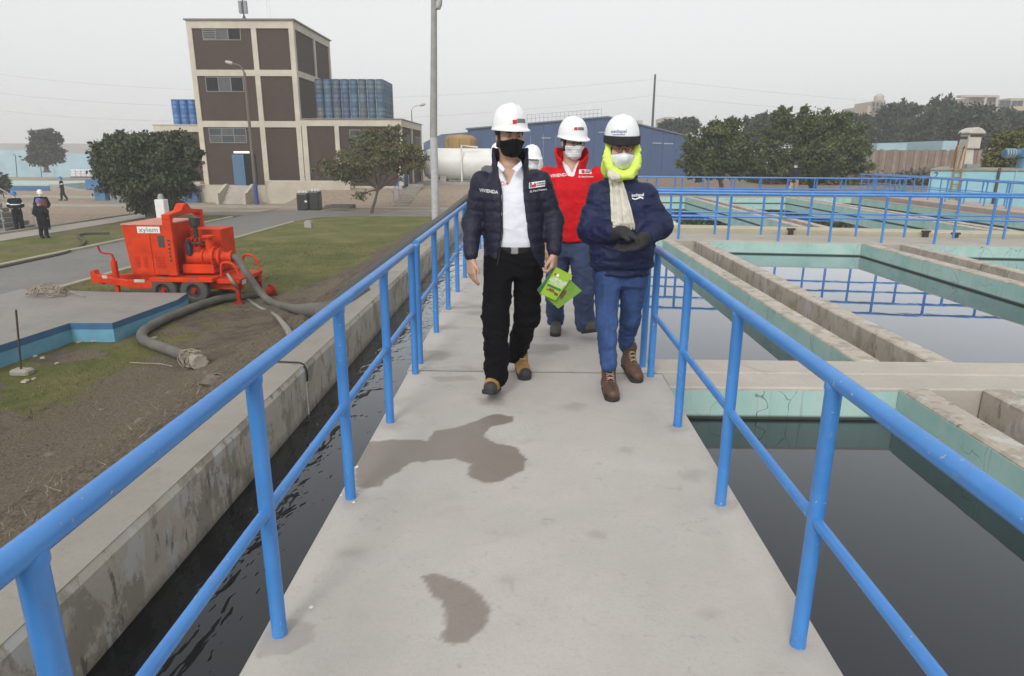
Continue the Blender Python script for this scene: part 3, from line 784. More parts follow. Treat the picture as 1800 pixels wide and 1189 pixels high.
TY = 14.8                                   # near side of the trailer
def T(px, py, Y=TY): return aty(px, py, Y)
tr = thing('pump_trailer', 'orange-red diesel pump on a twin-axle trailer beside the road', 'trailer', (T(300, 520)[0], TY+.8, G))
def tbox(px0, px1, py0, py1, y0, y1, name, mat, parent=tr, bevel=.012, dx1=0.):
    a = T(px0, py1); b = T(px1, py0)
    return MB().box(a[0], b[0]+dx1, y0, y1, a[2], b[2]).build(name, mat, parent, bevel=bevel)
W = 1.5
xa = T(224, 480)[0]; xb = T(299, 480)[0]; zt = T(260, 397)[2]; zd = T(260, 484)[2]
body = MB().prism([(xa+.10, zd), (xb, zd), (xb, zt), (xa, zt)], TY+.02, TY+W, 'y').build('engine_housing', m_red, tr, bevel=.015)
MB().box(xa-.012, xb+.012, TY, TY+W+.02, zt-.002, zt+.035).build('housing_roof', M('pale_roof_red', (.55, .2, .15), .6, .2), tr, bevel=.01)  # roof sheet in a paler red than the sides
xm = T(267, 440)[0]
for a, b in ((xa+.12, xm-.012), (xm+.012, xb-.03)):
    dr = MB().box(a, b, TY+.004, TY+.024, zd+.05, zt-.17).build('door', m_red, tr, bevel=.006)
    for cx in (a+(b-a)*.32, a+(b-a)*.68):
        for k in range(6):
            z = zd+.18+k*.045
            MB().box(cx-.045, cx+.045, TY-.008, TY+.006, z, z+.014).build('louvre', m_red2, dr)
hx = T(285, 425); MB().box(hx[0]-.095, hx[0]+.095, TY-.008, TY+.01, hx[2]-.135, hx[2]+.135).build('window', mat_glass('grey_glass', (.06, .065, .07)), tr, bevel=.02)
pl0, pl1 = T(242, 410), T(280, 399)
plate = MB().box(pl0[0], pl1[0], TY-.004, TY+.018, pl0[2], pl1[2]).build('name_plate', m_white, tr)
flat_text('lettering', 'xylem', .16, ((pl0[0]+pl1[0])/2, TY-.006, (pl0[2]+pl1[2])/2), (1, 0, 0), (0, 0, 1), M('grey_ink', (.22, .22, .23)), plate, 1.15)
# lifting arch across the width
ax0 = T(297.5, 480)[0]; ax1 = ax0+.20; za = T(300, 377)[2]
ar = MB()
ar.box(ax0, ax1, TY-.03, TY+.08, zd, za-.121); ar.box(ax0, ax1, TY+W-.08, TY+W+.03, zd, za-.121)
ar.prism([(TY-.03, za-.12), (TY+.10, za-.12), (TY+.22, za-.06), (TY+W-.22, za-.06), (TY+W-.1, za-.12), (TY+W+.03, za-.12), (TY+W+.03, za-.005), (TY+W*.66, za+.05), (TY+W*.5+.08, za+.19), (TY+W*.5-.08, za+.19), (TY+W*.34, za+.05), (TY-.03, za-.005)], ax0+.001, ax1-.001, 'x')
ar.build('lifting_arch', m_red, tr, bevel=.01)
for k in range(6):
    z = zd+.35+k*.09; MB().lathe([(.022, 0), (.022, .02)], 8, (ax0+.10, TY-.032, z), (0, -1, 0)).build('bolt', m_dark, tr)
# bed and drawbar
dk = T(266, 487); dr_ = T(377, 487)
bed = MB(); bed.box(dk[0], dr_[0], TY-.12, TY+W+.12, dk[2]-.10, dk[2]); bed.box(dk[0], dk[0]+.06, TY-.12, TY+W+.12, dk[2]-.25, dk[2]-.1)
bed.build('mudguard_bed', m_red, tr, bevel=.012)
rx = T(418, 487)[0]
MB().box(dr_[0], rx, TY+.05, TY+W-.05, dk[2]-.16, dk[2]-.06).build('rear_bed', m_red, tr, bevel=.012)
fr = MB()
fz = dk[2]-.22
for yy in (TY+.25, TY+W-.25): fr.box(xa-.15, rx, yy-.05, yy+.05, fz-.1, fz+.1)
hz = T(172, 487, TY+W/2)
for yy in (TY+.25, TY+W-.25): fr.bar((xa-.1, yy, fz), (hz[0]+.05, TY+W/2+(yy-TY-W/2)*.1, fz+.04), .09, .16)
fr.build('chassis', m_red, tr, bevel=.01)
MB().prism([(hz[0]-.12, fz-.05), (hz[0]+.18, fz-.1), (hz[0]+.18, fz+.1), (hz[0]+.02, fz+.14), (hz[0]-.02, fz+.25), (hz[0]-.12, fz+.22)], TY+W/2-.09, TY+W/2+.09, 'y').build('hitch', m_red, tr, bevel=.01)
jx = T(203, 480, TY+.5)[0]; jy = TY+.5
jk = MB().lathe([(.07, fz-.1), (.07, fz+.5), (.04, fz+.5), (.04, fz+.58)], 14, (jx, jy, 0)).box(jx-.04, jx+.04, jy-.04, jy+.04, G+.04, fz).box(jx-.1, jx+.1, jy-.1, jy+.1, G, G+.04).build('jack_stand', m_red, tr, smooth=True)
MB().tube(curve_pts([(jx, jy, fz+.55), (jx-.03, jy, fz+.66), (jx-.2, jy, fz+.68), (jx-.28, jy, fz+.72), (jx-.33, jy, fz+.86)], 4), .022, 8).build('crank_handle', m_red2, jk, smooth=True)
# twin axle wheels on both sides
for px in (291, 344.5):
    wc = T(px, 512); R = .325
    for yy, sgn in ((TY-.02, -1), (TY+W+.02, 1)):
        wh = MB().lathe([(.17, -.09), (.24, -.10), (.305, -.085), (R, -.05), (R, .05), (.305, .085), (.24, .10), (.17, .09)], 28, (wc[0], yy, G+R), (0, 1, 0), False).build('wheel', m_tyre, tr, smooth=True)
        MB().lathe([(.0, -.03), (.05, -.03), (.06, -.01), (.13, .0), (.15, .03), (.172, .04), (.172, -.05)], 20, (wc[0], yy+sgn*.04, G+R), (0, sgn, 0), False).build('rim', M('black_rim', (.035, .03, .03), .5), wh, smooth=True)
        MB().lathe([(.0, .06), (.05, .055), (.055, .0), (.075, -.02)], 12, (wc[0], yy+sgn*.05, G+R), (0, sgn, 0)).build('hub', m_red2, wh, smooth=True)
    MB().tube([(wc[0], TY, G+R), (wc[0], TY+W, G+R)], .05, 10).build('axle', m_dark, tr)
for px, py, w_ in ((245, 494, .25), (184, 487, .12)):
    c = T(px, py, TY+.19); MB().box(c[0]-w_/2, c[0]+w_/2, TY+.185, TY+.198, c[2]-.035, c[2]+.035).build('reflector', M('pale_sticker', (.6, .5, .42), .4), tr)
# engine bay and pump at the rear
cx = T(312, 480)[0]+.15; cy = TY+.85
MB().box(ax1+.003, ax1+.75, TY+.75, TY+W-.05, zd+.01, zt-.15).build('control_cabinet', m_red, tr, bevel=.015)
MB().box(ax1+.01, ax1+.75, TY+.2, TY+.72, zd+.01, zd+.22).build('base_tank', m_red, tr, bevel=.015)
eng = MB(); eng.box(ax1+.05, ax1+.45, TY+.3, TY+.7, zd+.24, zd+.62)
for k in range(4): eng.tube([(ax1+.1+k*.1, TY+.32, zd+.62), (ax1+.12+k*.1, TY+.36, zd+.78), (ax1+.3, TY+.5, zd+.86)], .03, 8)
eng.build('engine_block', m_red2, tr, bevel=.02)
MB().lathe([(.03, 0), (.06, .02), (.07, .2), (.05, .26), (.06, .3), (.06, .34)], 14, (ax1+.2, TY+.25, zd+.42)).build('oil_filter', M('navy_plastic', (.02, .025, .05), .4), tr, smooth=True)
MB().lathe([(.05, 0), (.05, .3), (.055, .3), (.055, .34), (.12, .35), (.12, .52), (.06, .54), (0, .54)], 16, (ax1+.32, TY+.42, zd+.75)).build('air_filter', M('dark_green_metal', (.02, .03, .025), .5), tr, smooth=True)
MB().box(ax1+.16, ax1+.5, TY+.25, TY+.55, zd+.70, zd+.73).build('bracket', m_dark, tr)
pc = T(372, 452, TY+.4)
pm = MB().lathe([(.12, -.55), (.16, -.5), (.16, -.2), (.2, -.18), (.2, -.14), (.17, -.12), (.18, .05), (.25, .07), (.25, .12), (.19, .13), (.16, .2), (.22, .21), (.22, .25), (.13, .26), (.12, .34)], 22, pc, (1, 0, 0)).build('pump_volute', m_red, tr, smooth=True)
for k in range(10):
    a = k*.628; MB().lathe([(.018, 0), (.018, .03)], 6, (pc[0]+.12, pc[1]+.225*math.cos(a), pc[2]+.225*math.sin(a)), (1, 0, 0)).build('bolt', m_red2, pm)
MB().lathe([(.09, 0), (.09, .35), (.15, .36), (.15, .4), (.0, .4)], 16, (pc[0]-.02, pc[1], pc[2]+.1)).build('priming_chamber', m_red, tr, smooth=True)
oc = T(402, 452, TY+.4)
MB().lathe([(.11, -.3), (.11, .05), (.15, .06), (.15, .1), (.1, .1)], 18, oc, (1, 0, 0)).build('outlet', m_red, tr, smooth=True)
rl = MB()
for yy in (TY+.15, TY+W-.15): rl.tube(curve_pts([(rx-.45, yy, dk[2]), (rx-.4, yy, dk[2]+.3), (rx-.15, yy, dk[2]+.28), (rx-.02, yy, dk[2])], 5), .03, 8)
rl.build('guard_hoop', m_red, tr, smooth=True)
for yy in (TY+.12, TY+W-.12): MB().box(rx-.12, rx-.04, yy-.04, yy+.04, G, dk[2]-.06).box(rx-.18, rx+.02, yy-.1, yy+.1, G, G+.03).build('rear_leg', m_red2, tr)
tlx = rx-.02
MB().box(tlx, tlx+.03, TY+.2, TY+.4, dk[2]-.2, dk[2]-.1).build('tail_lamp', M('white_lens', (.8, .75, .7), .2), tr)
# discharge hose and thin hose
g1 = [on_ground(px, py, .1) for px, py in ((470, 527), (510, 541), (552, 546), (590, 541), (640, 512))]
hpts = [oc+np.array([.05, 0, 0]), oc+np.array([.22, -.03, -.04]), oc+np.array([.48, -.2, -.36])]+g1
tag(MB().tube(curve_pts(hpts, 9), .082, 14).build('discharge_hose', m_hose, smooth=True), 'thick grey hose from the pump outlet down to the channel bank', 'hose')
g2 = [on_ground(px, py, .03) for px, py in ((432, 523), (455, 540), (482, 553), (500, 572), (511, 590))]
tag(MB().tube(curve_pts([T(400, 482), T(412, 500, TY-.1)]+g2, 8), .034, 8).build('thin_hose', M('pale_hose', (.24, .22, .19), .7, .2), smooth=True), 'thin pale hose hanging from the pump trailer down the bank', 'hose')
vh = [atz(px, py, G+.05) for px, py in ((-60, 482), (0, 470), (60, 457), (110, 446), (135, 436), (149, 425), (138, 416), (150, 411), (192, 410))]
tag(MB().tube(curve_pts(vh, 6), .05, 8).build('verge_hose', M('dark_hose', (.07, .06, .045), .8, .2), smooth=True), 'long dark hose lying on the grass verge beside the road kerb', 'hose')
gb = atz(543, 400, G)
tag(MB().box(gb[0]-.17, gb[0]+.17, gb[1]-.17, gb[1]+.17, G-.1, G+.28).box(gb[0]-.13, gb[0]+.13, gb[1]-.13, gb[1]+.13, G+.28, G+.33).build('concrete_block', m_path, bevel=.02), 'small grey concrete inspection block on the lawn', 'block')
rg = random.Random(4)
for i, (px, py) in enumerate([(62, 628), (75, 631), (100, 641), (97, 604), (140, 603), (165, 601), (60, 668), (45, 672), (270, 596)]):
    p = on_ground(px, py, 0.); a = rg.uniform(0, 3); s = rg.uniform(.05, .1)
    mb = MB(); mb.hexa([(p[0]+s*math.cos(a+k*1.57)*(1 if k % 2 else .5), p[1]+s*math.sin(a+k*1.57), p[2]+.01) for k in range(4)]+[(p[0]+.8*s*math.cos(a+k*1.57)*(1 if k % 2 else .5), p[1]+.8*s*math.sin(a+k*1.57), p[2]+.03) for k in range(4)])
    tag(mb.build('litter_scrap', M('pale_litter', (.38, .32, .24), .8, .3)), 'pale dry scrap of litter on the turf before the blue-sided pad', 'litter', 'dry scraps on the turf')
for i, (px, py, s) in enumerate([(350, 610, .06), (365, 655, .09), (300, 690, .08), (250, 740, .1), (420, 610, .07), (340, 800, .08), (455, 590, .05), (180, 720, .06), (90, 800, .09), (380, 665, .12), (372, 672, .1)]):
    p = on_ground(px, py, 0.); mb = MB(); r2 = random.Random(i)
    pr = [(s*.2, -s*.3), (s*.9, -s*.15), (s*.9, s*.08), (s*.5, s*.22), (0, s*.26)]
    mb.lathe(pr, 7, p); mb.v = [(v[0]+r2.uniform(-.2, .2)*s, v[1]+r2.uniform(-.2, .2)*s, v[2]) for v in mb.v]
    tag(mb.build('earth_clod', M('dry_clod', (.15, .125, .10), .95, .3, 20, .5), smooth=True), 'dry grey clod of earth on the bank beside the channel wall', 'clod', 'clods on the earth bank')
wp = atz(289, 397, G)
bo = thing('marker_pillar', 'white square pillar with a small lantern head before the bushy tree', 'pillar', wp)
pz = aty(289, 350, wp[1])[2]
MB().box(wp[0]-.22, wp[0]+.22, wp[1]-.22, wp[1]+.22, G-.1, pz-.02).build('shaft', m_white, bo, bevel=.02)
MB().box(wp[0]-.27, wp[0]+.27, wp[1]-.27, wp[1]+.27, G-.1, G+.1).build('base', m_path, bo, bevel=.02)
MB().box(wp[0]-.1, wp[0]+.1, wp[1]-.1, wp[1]+.1, pz-.02, pz+.1).lathe([(.12, .1), (.12, .14), (.09, .22), (0, .25)], 10, (wp[0], wp[1], pz)).build('lantern', M('grey_metal', (.3, .31, .3), .5), bo)

# ================================================================ tower building with roof drums
m_frame = mat_concrete('cream_frame', (.54, .49, .40), stain=.12)
m_brick = mat_brick('dark_brick', (.046, .024, .018), (.060, .031, .022), (.055, .042, .035))
m_plinth = mat_concrete('cream_plinth', (.50, .45, .36), stain=.2)
m_gl = M('window_glass', (.05, .06, .07), .35, .15, 3, spec=.25); m_gd = M('dark_window', (.012, .013, .015), .5, .1, spec=.1); m_gp = M('curtained_window', (.085, .09, .092), .4, .2, 3, spec=.25)
m_alu = M('window_frame', (.20, .20, .19), .5)
BY = 48.0
B = lambda px, py: aty(px, py, BY)
bld = thing('plant_building', 'three-storey dark brick tower with cream concrete frame and a low wing', 'building', (-18, 52, G))
X0, X1 = -23.22, -15.95; YB = 56.5
zs_ = [-.62, B(440, 224)[2], B(440, 213)[2], B(440, 134)[2], B(440, 123)[2], B(440, 50)[2], 10.17]
cm0, cm1 = -18.85, -18.5
beams = ((zs_[1], zs_[2]), (zs_[3], zs_[4]), (zs_[5], zs_[6]))
for z0, z1 in beams:
    MB().box(X0, X1, BY, BY+.35, z0, z1).build('beam', m_frame, bld)
    MB().box(X1-.35, X1, BY+.352, YB, z0, z1).build('beam', m_frame, bld)
lv = [(-.62, zs_[1]), (zs_[2], zs_[3]), (zs_[4], zs_[5])]
ymid = atx(552, 60, X1)[1]
for i, (z0, z1) in enumerate(lv):
    for a, b in ((X0, X0+.34), (cm0, cm1), (X1-.34, X1)):
        MB().box(a, b, BY+.002, BY+.34, z0+.001, z1-.001).build('column', m_frame, bld)
    for a, b in ((X0+.34, cm0), (cm1, X1-.34)):
        MB().box(a+.002, b-.002, BY+.10, BY+.3, z0, z1).build('brick_panel', m_brick, bld)
    for a, b in ((ymid-.15, ymid+.15), (YB-.3, YB)):
        MB().box(X1-.34, X1-.002, a, b, z0+.001, z1-.001).build('column', m_frame, bld)
    for a, b in ((BY+.36, ymid-.15), (ymid+.15, YB-.3)):
        MB().box(X1-.3, X1-.10, a+.002, b-.002, z0, z1).build('brick_panel', m_brick, bld)
MB().box(X0+.05, X1-.36, BY+.36, YB, -.6, 10.0).build('core', m_brick, bld)
MB().box(X0-.12, X1+.12, BY-.12, YB+.1, 10.172, 10.26).build('roof', M('roof_coping', (.2, .19, .18), .8), bld)
def window(px0, px1, py0, py1, cols, rows, pats, par=bld, Y=BY+.10, name='window'):
    a = aty(px0, py1, Y); b = aty(px1, py0, Y)
    fr_ = MB(); x0, x1, z0, z1 = a[0], b[0], a[2], b[2]; t = .05
    for k in range(cols+1):
        x = x0+(x1-x0)*k/cols; fr_.box(x-t/2, x+t/2, Y-.05, Y-.004, z0, z1)
    for k in range(rows+1):
        z = z0+(z1-z0)*k/rows; fr_.box(x0-t/2, x1+t/2, Y-.048, Y-.006, z-t/2, z+t/2)
    w = fr_.build(name, m_alu, par)
    for r in range(rows):
        for c in range(cols):
            xa_, xb_ = x0+(x1-x0)*c/cols+t/2, x0+(x1-x0)*(c+1)/cols-t/2; za_, zb_ = z0+(z1-z0)*r/rows+t/2, z0+(z1-z0)*(r+1)/rows-t/2
            kd = pats[(r*cols+c) % len(pats)]
            if kd == 'l':
                for q in range(6):
                    z = za_+(zb_-za_)*q/6; MB().box(xa_, xb_, Y-.04, Y-.01, z+.02, z+.07).build('louvre', m_alu, w)
            MB().box(xa_, xb_, Y-.02, Y-.008, za_, zb_).build('pane', {'d': m_gd, 'g': m_gl, 'p': m_gp, 'l': m_gd}[kd], w)
    return w
window(358, 422, 50, 70.5, 3, 1, 'lpd'); window(364, 427, 136, 161, 3, 1, 'dpd'); window(370, 432, 226, 251, 3, 2, 'pgpgpg')
da, db = B(413, 327), B(448, 272)
MB().box(da[0], (da[0]+db[0])/2, BY-.02, BY+.095, da[2], db[2]).build('door', M('blue_door', (.06, .14, .24), .5), bld)
MB().box((da[0]+db[0])/2, db[0], BY+.06, BY+.098, da[2], db[2]).build('doorway', m_gd, bld)  # dark panel painted in for the shaded interior of the opening
a = B(412, 269.5); b = B(438.5, 266.5)
mtl, tl, bl_ = _new('lamp_tube'); bl_.inputs['Base Color'].default_value = (.9, .9, .85, 1); bl_.inputs['Emission Color'].default_value = (1, .97, .9, 1); bl_.inputs['Emission Strength'].default_value = 1.2
MB().box(a[0], b[0], BY-.1, BY-.02, a[2], b[2]).build('door_lamp', mtl, bld)
# plinth and stairs
MB().box(X0-.3, -19.9, BY-.1, BY-.002, G-.2, -.66).build('plinth', m_plinth, bld)
MB().box(-19.9, X1+.1, BY-.1, BY-.002, G-.2, -.66).build('plinth', m_plinth, bld)
sx0, sx1 = aty(389, 345, 46.5)[0], aty(431, 345, 46.5)[0]
for k in range(7):
    MB().box(sx0, sx1, 46.4+k*.22, BY-.102, G+k*.165, G+k*.165+.165-.002).build('stair_tread', m_conc, bld)
for x in (sx0-.22, sx1):
    MB().prism([(46.0, G-.1), (BY-.1, G-.1), (BY-.1, -.55), (47.6, -.55), (46.3, -1.1), (46.0, -1.1)], x+.003, x+.217, 'x').build('stair_cheek', m_plinth, bld)
# low wing on the right
XE = -8.9; ze0, ze1 = B(600, 222)[2], B(600, 210)[2]
MB().box(X1+.002, XE, BY+.003, BY+.35, ze0, ze1).build('beam', m_frame, bld)
MB().box(XE-.35, XE, BY+.352, 57, ze0, ze1).build('beam', m_frame, bld)
cols_ = [(X1+.05, X1+.40), (B(590.5, 270)[0], B(598, 270)[0]), (XE-.34, XE)]
for a, b in cols_: MB().box(a, b, BY+.005, BY+.34, -.62, ze0-.001).build('column', m_frame, bld)
for (a0, a1), (b0, b1) in zip(cols_[:-1], cols_[1:]): MB().box(a1+.002, b0-.002, BY+.10, BY+.3, -.62, ze0).build('brick_panel', m_brick, bld)
for a, b in ((52.3, 52.6), (56.7, 57)): MB().box(XE-.34, XE-.002, a, b, -.62, ze0-.001).build('column', m_frame, bld)
for a, b in ((BY+.36, 52.3), (52.6, 56.7)):
    MB().box(XE-.3, XE-.1, a+.002, b-.002, -.62, ze0).build('brick_panel', m_brick, bld)
    w = MB().box(XE-.098, XE-.06, a+1.2, b-.5, 1.6, 2.9).build('window', m_alu, bld)
    MB().box(XE-.06, XE-.05, a+1.25, (a+b)/2+.25, 1.65, 2.85).build('pane', m_gl, w); MB().box(XE-.06, XE-.05, (a+b)/2+.4, b-.55, 1.65, 2.85).build('pane', m_gl, w)
MB().box(X1+.003, XE-.36, BY+.36, 57, -.6, ze1-.1).build('core', m_brick, bld)
MB().box(X1+.01, XE+.08, BY-.08, 57.1, ze1+.002, ze1+.06).build('roof', M('roof_coping', (.2, .19, .18)), bld)
window(616, 640, 229, 250, 1, 2, 'gg'); window(660, 690, 229, 250, 1, 2, 'gg')
MB().box(X1+.2, XE-.1, BY-.08, BY-.001, G, -.64).build('plinth', m_plinth, bld)
a = B(477, 338); b = B(622, 316)
tag(MB().box(a[0], b[0], 46.9, 47.15, G-.3, b[2]-.05).build('terrace_wall', m_plinth, bevel=.03), 'low cream retaining wall in front of the brick building', 'wall')
# wing on the left, behind the bushy tree
MB().box(-26.6, X0-.003, BY+.4, BY+.75, 3.0, 3.45).build('beam', m_frame, bld)
MB().box(-26.6, -26.25, BY+.4, BY+.74, -.6, 2.999).build('column', m_frame, bld)
MB().box(-26.245, X0-.004, BY+.6, BY+.8, -.6, 2.999).build('brick_panel', m_brick, bld)
MB().box(-26.7, X0-.005, BY+.35, 57, 3.452, 3.5).build('roof', m_frame, bld)
MB().box(-24.5, X0-.02, BY-.6, BY+.3, -.55, -.42).build('canopy', m_plinth, bld)
# roof antennas
c = aty(429, 30, 51); an = thing('roof_antenna', 'short mast with panel antennas on the tower roof', 'antenna', (c[0], 51, 10.26))
MB().tube([(c[0], 51, 10.2), (c[0], 51, 12.3)], .05, 8).tube([(c[0]-.35, 51, 10.2), (c[0], 51, 11.1)], .03, 6).tube([(c[0]+.35, 51, 10.2), (c[0], 51, 11.1)], .03, 6).build('mast', m_dark, an)
for dx in (-.18, .18): MB().box(c[0]+dx-.1, c[0]+dx+.1, 50.85, 51.1, 11.15, 11.95).build('panel', M('antenna_grey', (.22, .24, .26), .5), an)
c = aty(472, 20, 52); lm = thing('lattice_mast', 'thin white lattice mast on the tower roof', 'antenna', (c[0], 52, 10.26))
q = MB()
for dx in (-.11, .11): q.tube([(c[0]+dx, 52, 10.2), (c[0]+dx, 52, 13.2)], .02, 5)
q.build('upright', m_white, lm)
for k in range(7): MB().tube([(c[0]-.11, 52, 10.6+k*.4), (c[0]+.11, 52, 10.6+k*.4)], .016, 5).build('rung', m_white, lm)

# drums: every one in view a thing
m_drum = mat_random('faded_drum_blue', [(.06, .08, .17), (.045, .11, .19), (.09, .14, .18), (.055, .13, .21), (.11, .125, .14), (.06, .11, .14), (.04, .10, .21), (.08, .15, .19)], .55)
m_drumb = mat_random('bright_drum_blue', [(.03, .13, .36), (.045, .17, .43), (.035, .15, .40)], .45)
def drum_mesh(mat, nm):
    r, h = .292, .885
    prof = [(.0, .0), (r*.94, .0), (r, .02), (r, .26), (r*1.035, .28), (r*1.035, .31), (r, .33), (r, .55), (r*1.035, .57), (r*1.035, .60), (r, .62), (r, .84), (r*1.02, .85), (r*1.02, .88), (r*.95, h), (r*.9, .87), (0, .87)]
    o = MB().lathe(prof, 18).build(nm, mat, smooth=True)
    return o
d_a = drum_mesh(m_drum, 'plastic_drum'); d_b = drum_mesh(m_drumb, 'plastic_drum')
first = {id(d_a): True, id(d_b): True}
def put_drum(src, x, y, z, label, grp):
    o = src if first[id(src)] else src.copy()
    if not first[id(src)]: COL.objects.link(o)
    first[id(src)] = False
    o.location = (x, y, z); o.rotation_euler = (0, 0, random.Random(x*7+y*3+z).uniform(0, 6))
    tag(o, label, 'drum', grp)
zr_ = ze1+.062; dx0 = aty(563, 180, 49.2)[0]; tier = ('bottom', 'middle', 'top')
ordn = ['first', 'second', 'third', 'fourth', 'fifth', 'sixth', 'seventh', 'eighth']
for t_ in range(3):
    for c in range(8):
        put_drum(d_a, dx0+c*.612, 49.2, zr_+t_*.888, f'faded drum in the roof stack front, {tier[t_]} tier, {ordn[c]} from the tower', 'drums stacked on the low roof')
    for c in range(1, 6):
        put_drum(d_a, dx0+7*.612, 49.2+c*.612, zr_+t_*.888, f'faded drum in the roof stack side, {tier[t_]} tier, {ordn[c-1]} behind the corner', 'drums stacked on the low roof')
bx0 = aty(311, 200, 50)[0]
for t_ in range(2):
    for c in range(4):
        put_drum(d_b, bx0+c*.60, 50, 3.502+t_*.888, f'bright blue roof drum left of the tower, {"lower" if t_ == 0 else "upper"} tier, {ordn[c]} from the left', 'bright drums left of the tower')

# stairs on the mound with blue handrail
s2 = thing('mound_stairs', 'flight of pale steps with blue handrails up the earth mound', 'stairs', (-8.6, 46, G))
xa_ = aty(695, 358, 45)[0]; xb_ = aty(722, 358, 45)[0]
for k in range(9):
    y = 44.2+k*.40; MB().box(xa_+k*.06, xb_+k*.06, y, y+.5, G+k*.15-.3, G+k*.15+.17).build('step', m_crest, s2)
for x in (xa_-.05,):
    MB().tube([(x, 44.3, G+1.0), (x+.5, 48, G+2.4)], .03, 6).build('handrail', m_rail, s2)
    for k in range(4): MB().tube([(x+k*.16, 44.8+k*1.05, G+k*.4-.1), (x+k*.16, 44.8+k*1.05, G+1.02+k*.42)], .025, 6).build('baluster', m_rail, s2)

# street lamps
def lamp(label, base, h, arm, mat, col=None, r=.09, head=.35):
    b = np.array(base, float); t = thing('street_lamp', label, 'street lamp', b, 'street lamps')
    MB().tube([b-np.array([0, 0, .2]), b+np.array([0, 0, h*.55]), b+np.array([0, 0, h])], [r*1.25, r, r*.8], 12).build('pole', mat, t, smooth=True)
    if col: MB().lathe([(r*1.32, 0), (r*1.3, col[1])], 12, b).build('painted_base', col[0], t, smooth=True)
    tip = b+np.array([0, 0, h])+np.array(arm)
    MB().tube(curve_pts([b+np.array([0, 0, h-.02]), b+np.array([0, 0, h])+np.array(arm)*np.array([.35, .35, .75]), tip], 5), r*.5, 8).build('arm', mat, t, smooth=True)
    d = np.array([arm[0], arm[1], 0.]); d /= np.linalg.norm(d)+1e-9
    mb = MB().lathe([(0, -.05), (head*.28, 0), (head*.34, head*.5), (head*.25, head*1.2), (0, head*1.4)], 12, tip, d+np.array([0, 0, .25])).build('lamp_head', M('lamp_head_grey', (.38, .38, .36), .4), t, smooth=True)
    return t
m_post = M('grey_post', (.27, .265, .255), .7, .2, 2)
lb = atz(452, 360, G); lt = aty(440, 122, lb[1])
lamp('slender street lamp with blue base in front of the brick tower', lb, lt[2]-G-.2, (-.75, 0, .55), M('bronze_post', (.12, .10, .085), .6), (M('lamp_blue', (.03, .06, .25), .5), 1.5), .10)
pb = atz(766, 392, G)
bp = thing('lamp_post', 'tall thick grey lamp post with pale lower part behind the left railing', 'lamp post', pb)
MB().tube([pb-np.array([0, 0, .3]), pb+np.array([-.0, 0, 4.2])], [.20, .185], 16).build('painted_base', M('pale_post_paint', (.42, .43, .44), .7, .12), bp, smooth=True)
MB().tube([pb+np.array([0, 0, 4.2]), pb+np.array([.22, 0, 11.5])], [.184, .13], 16).build('pole', m_post, bp, smooth=True)
hd = aty(771, 8, pb[1])
MB().tube([pb+np.array([.20, 0, 10.6]), hd+np.array([-.05, 0, .2])], .04, 8).build('arm', m_post, bp)
MB().lathe([(0, -.25), (.13, -.2), (.17, 0), (.1, .35), (0, .4)], 12, hd, (.3, 0, 1)).build('lamp_head', M('lamp_head_grey', (.5, .5, .48)), bp, smooth=True)
wl = aty(724, 213, 54)
lamp('small lamp on a curved arm above the roof of the low wing', (wl[0], 54, wl[2]-.2), 1.0, (.7, 0, .35), m_post, None, .04, .3)

# water tote and oddments by the building
ib = atz(548, 369, G+.02)
tote = thing('black_tote', 'black plastic tank unit with white tops standing before the brick building', 'tank', ib)
for k, (dx, dy, w_, h_) in enumerate(((-.45, 0, .34, 1.05), (.25, .12, .3, 1.15))):
    MB().box(ib[0]+dx-w_, ib[0]+dx+w_, ib[1]+dy-.4, ib[1]+dy+.4, G, G+h_).build('tank_body', M('black_plastic', (.018, .02, .022), .4), tote, bevel=.08, seg=2)
    for q in range(3): MB().lathe([(.09, 0), (.1, .12), (.0, .14)], 10, (ib[0]+dx-w_+.14+q*.2, ib[1]+dy, G+h_)).build('cap', m_white, tote, smooth=True)
MB().box(ib[0]-.28, ib[0]-.12, ib[1]-.405, ib[1]-.41, G+.5, G+.6).build('label_strip', m_white, tote)
for k in range(3):
    tag(MB().box(ib[0]+.9+k*.12, ib[0]+2.5+k*.1, ib[1]-.3+k*.22, ib[1]-.12+k*.22, G+.12, G+.30+k*.03).build('scrap_timber', M('scrap_timber', (.10, .085, .07), .8, .3)), f'dark length of scrap timber beside the black tank unit, {("nearest", "middle", "farthest")[k]}', 'timber', 'scrap timber by the black tank')

# blue cabinet, wall tank, bags, far basin on the left
tk = atz(185, 352, G)
ft = thing('blue_tank', 'blue steel tank on a narrow foot, left of the bushy tree', 'tank', tk)
z1 = aty(180, 314, tk[1])[2]; x0, x1 = aty(163, 330, tk[1])[0], aty(222, 330, tk[1])[0]
MB().box(x0, x1, tk[1]-.8, tk[1]+.8, G+.75, z1).build('vessel', M('tank_blue', (.06, .17, .33), .5, .2, 2), ft, bevel=.05)
MB().box(x0+.35, x0+1.15, tk[1]-.5, tk[1]+.5, G-.1, G+.75).build('foot', M('tank_blue', (.06, .17, .33)), ft)
cb = atz(212, 357, G); tag(MB().box(cb[0]-.45, cb[0]+.45, cb[1]-.4, cb[1]+.4, G-.05, G+1.2).box(cb[0]-.5, cb[0]+.5, cb[1]-.45, cb[1]+.45, G+1.2, G+1.26).build('grey_cabinet', M('cabinet_grey', (.2, .21, .22), .6), bevel=.02), 'grey service cabinet half hidden under the bushy tree', 'cabinet')
bc = aty(339, 335, 47.6); tag(MB().box(bc[0]-.75, bc[0]+.45, 47.2, 47.8, G-.05, -.72).box(bc[0]-.2, bc[0]+.1, 47.15, 47.2, G+.3, G+.7).build('blue_bin', M('bin_blue', (.05, .10, .22), .5), bevel=.03), 'dark blue bin beside the foot of the brick tower', 'bin')
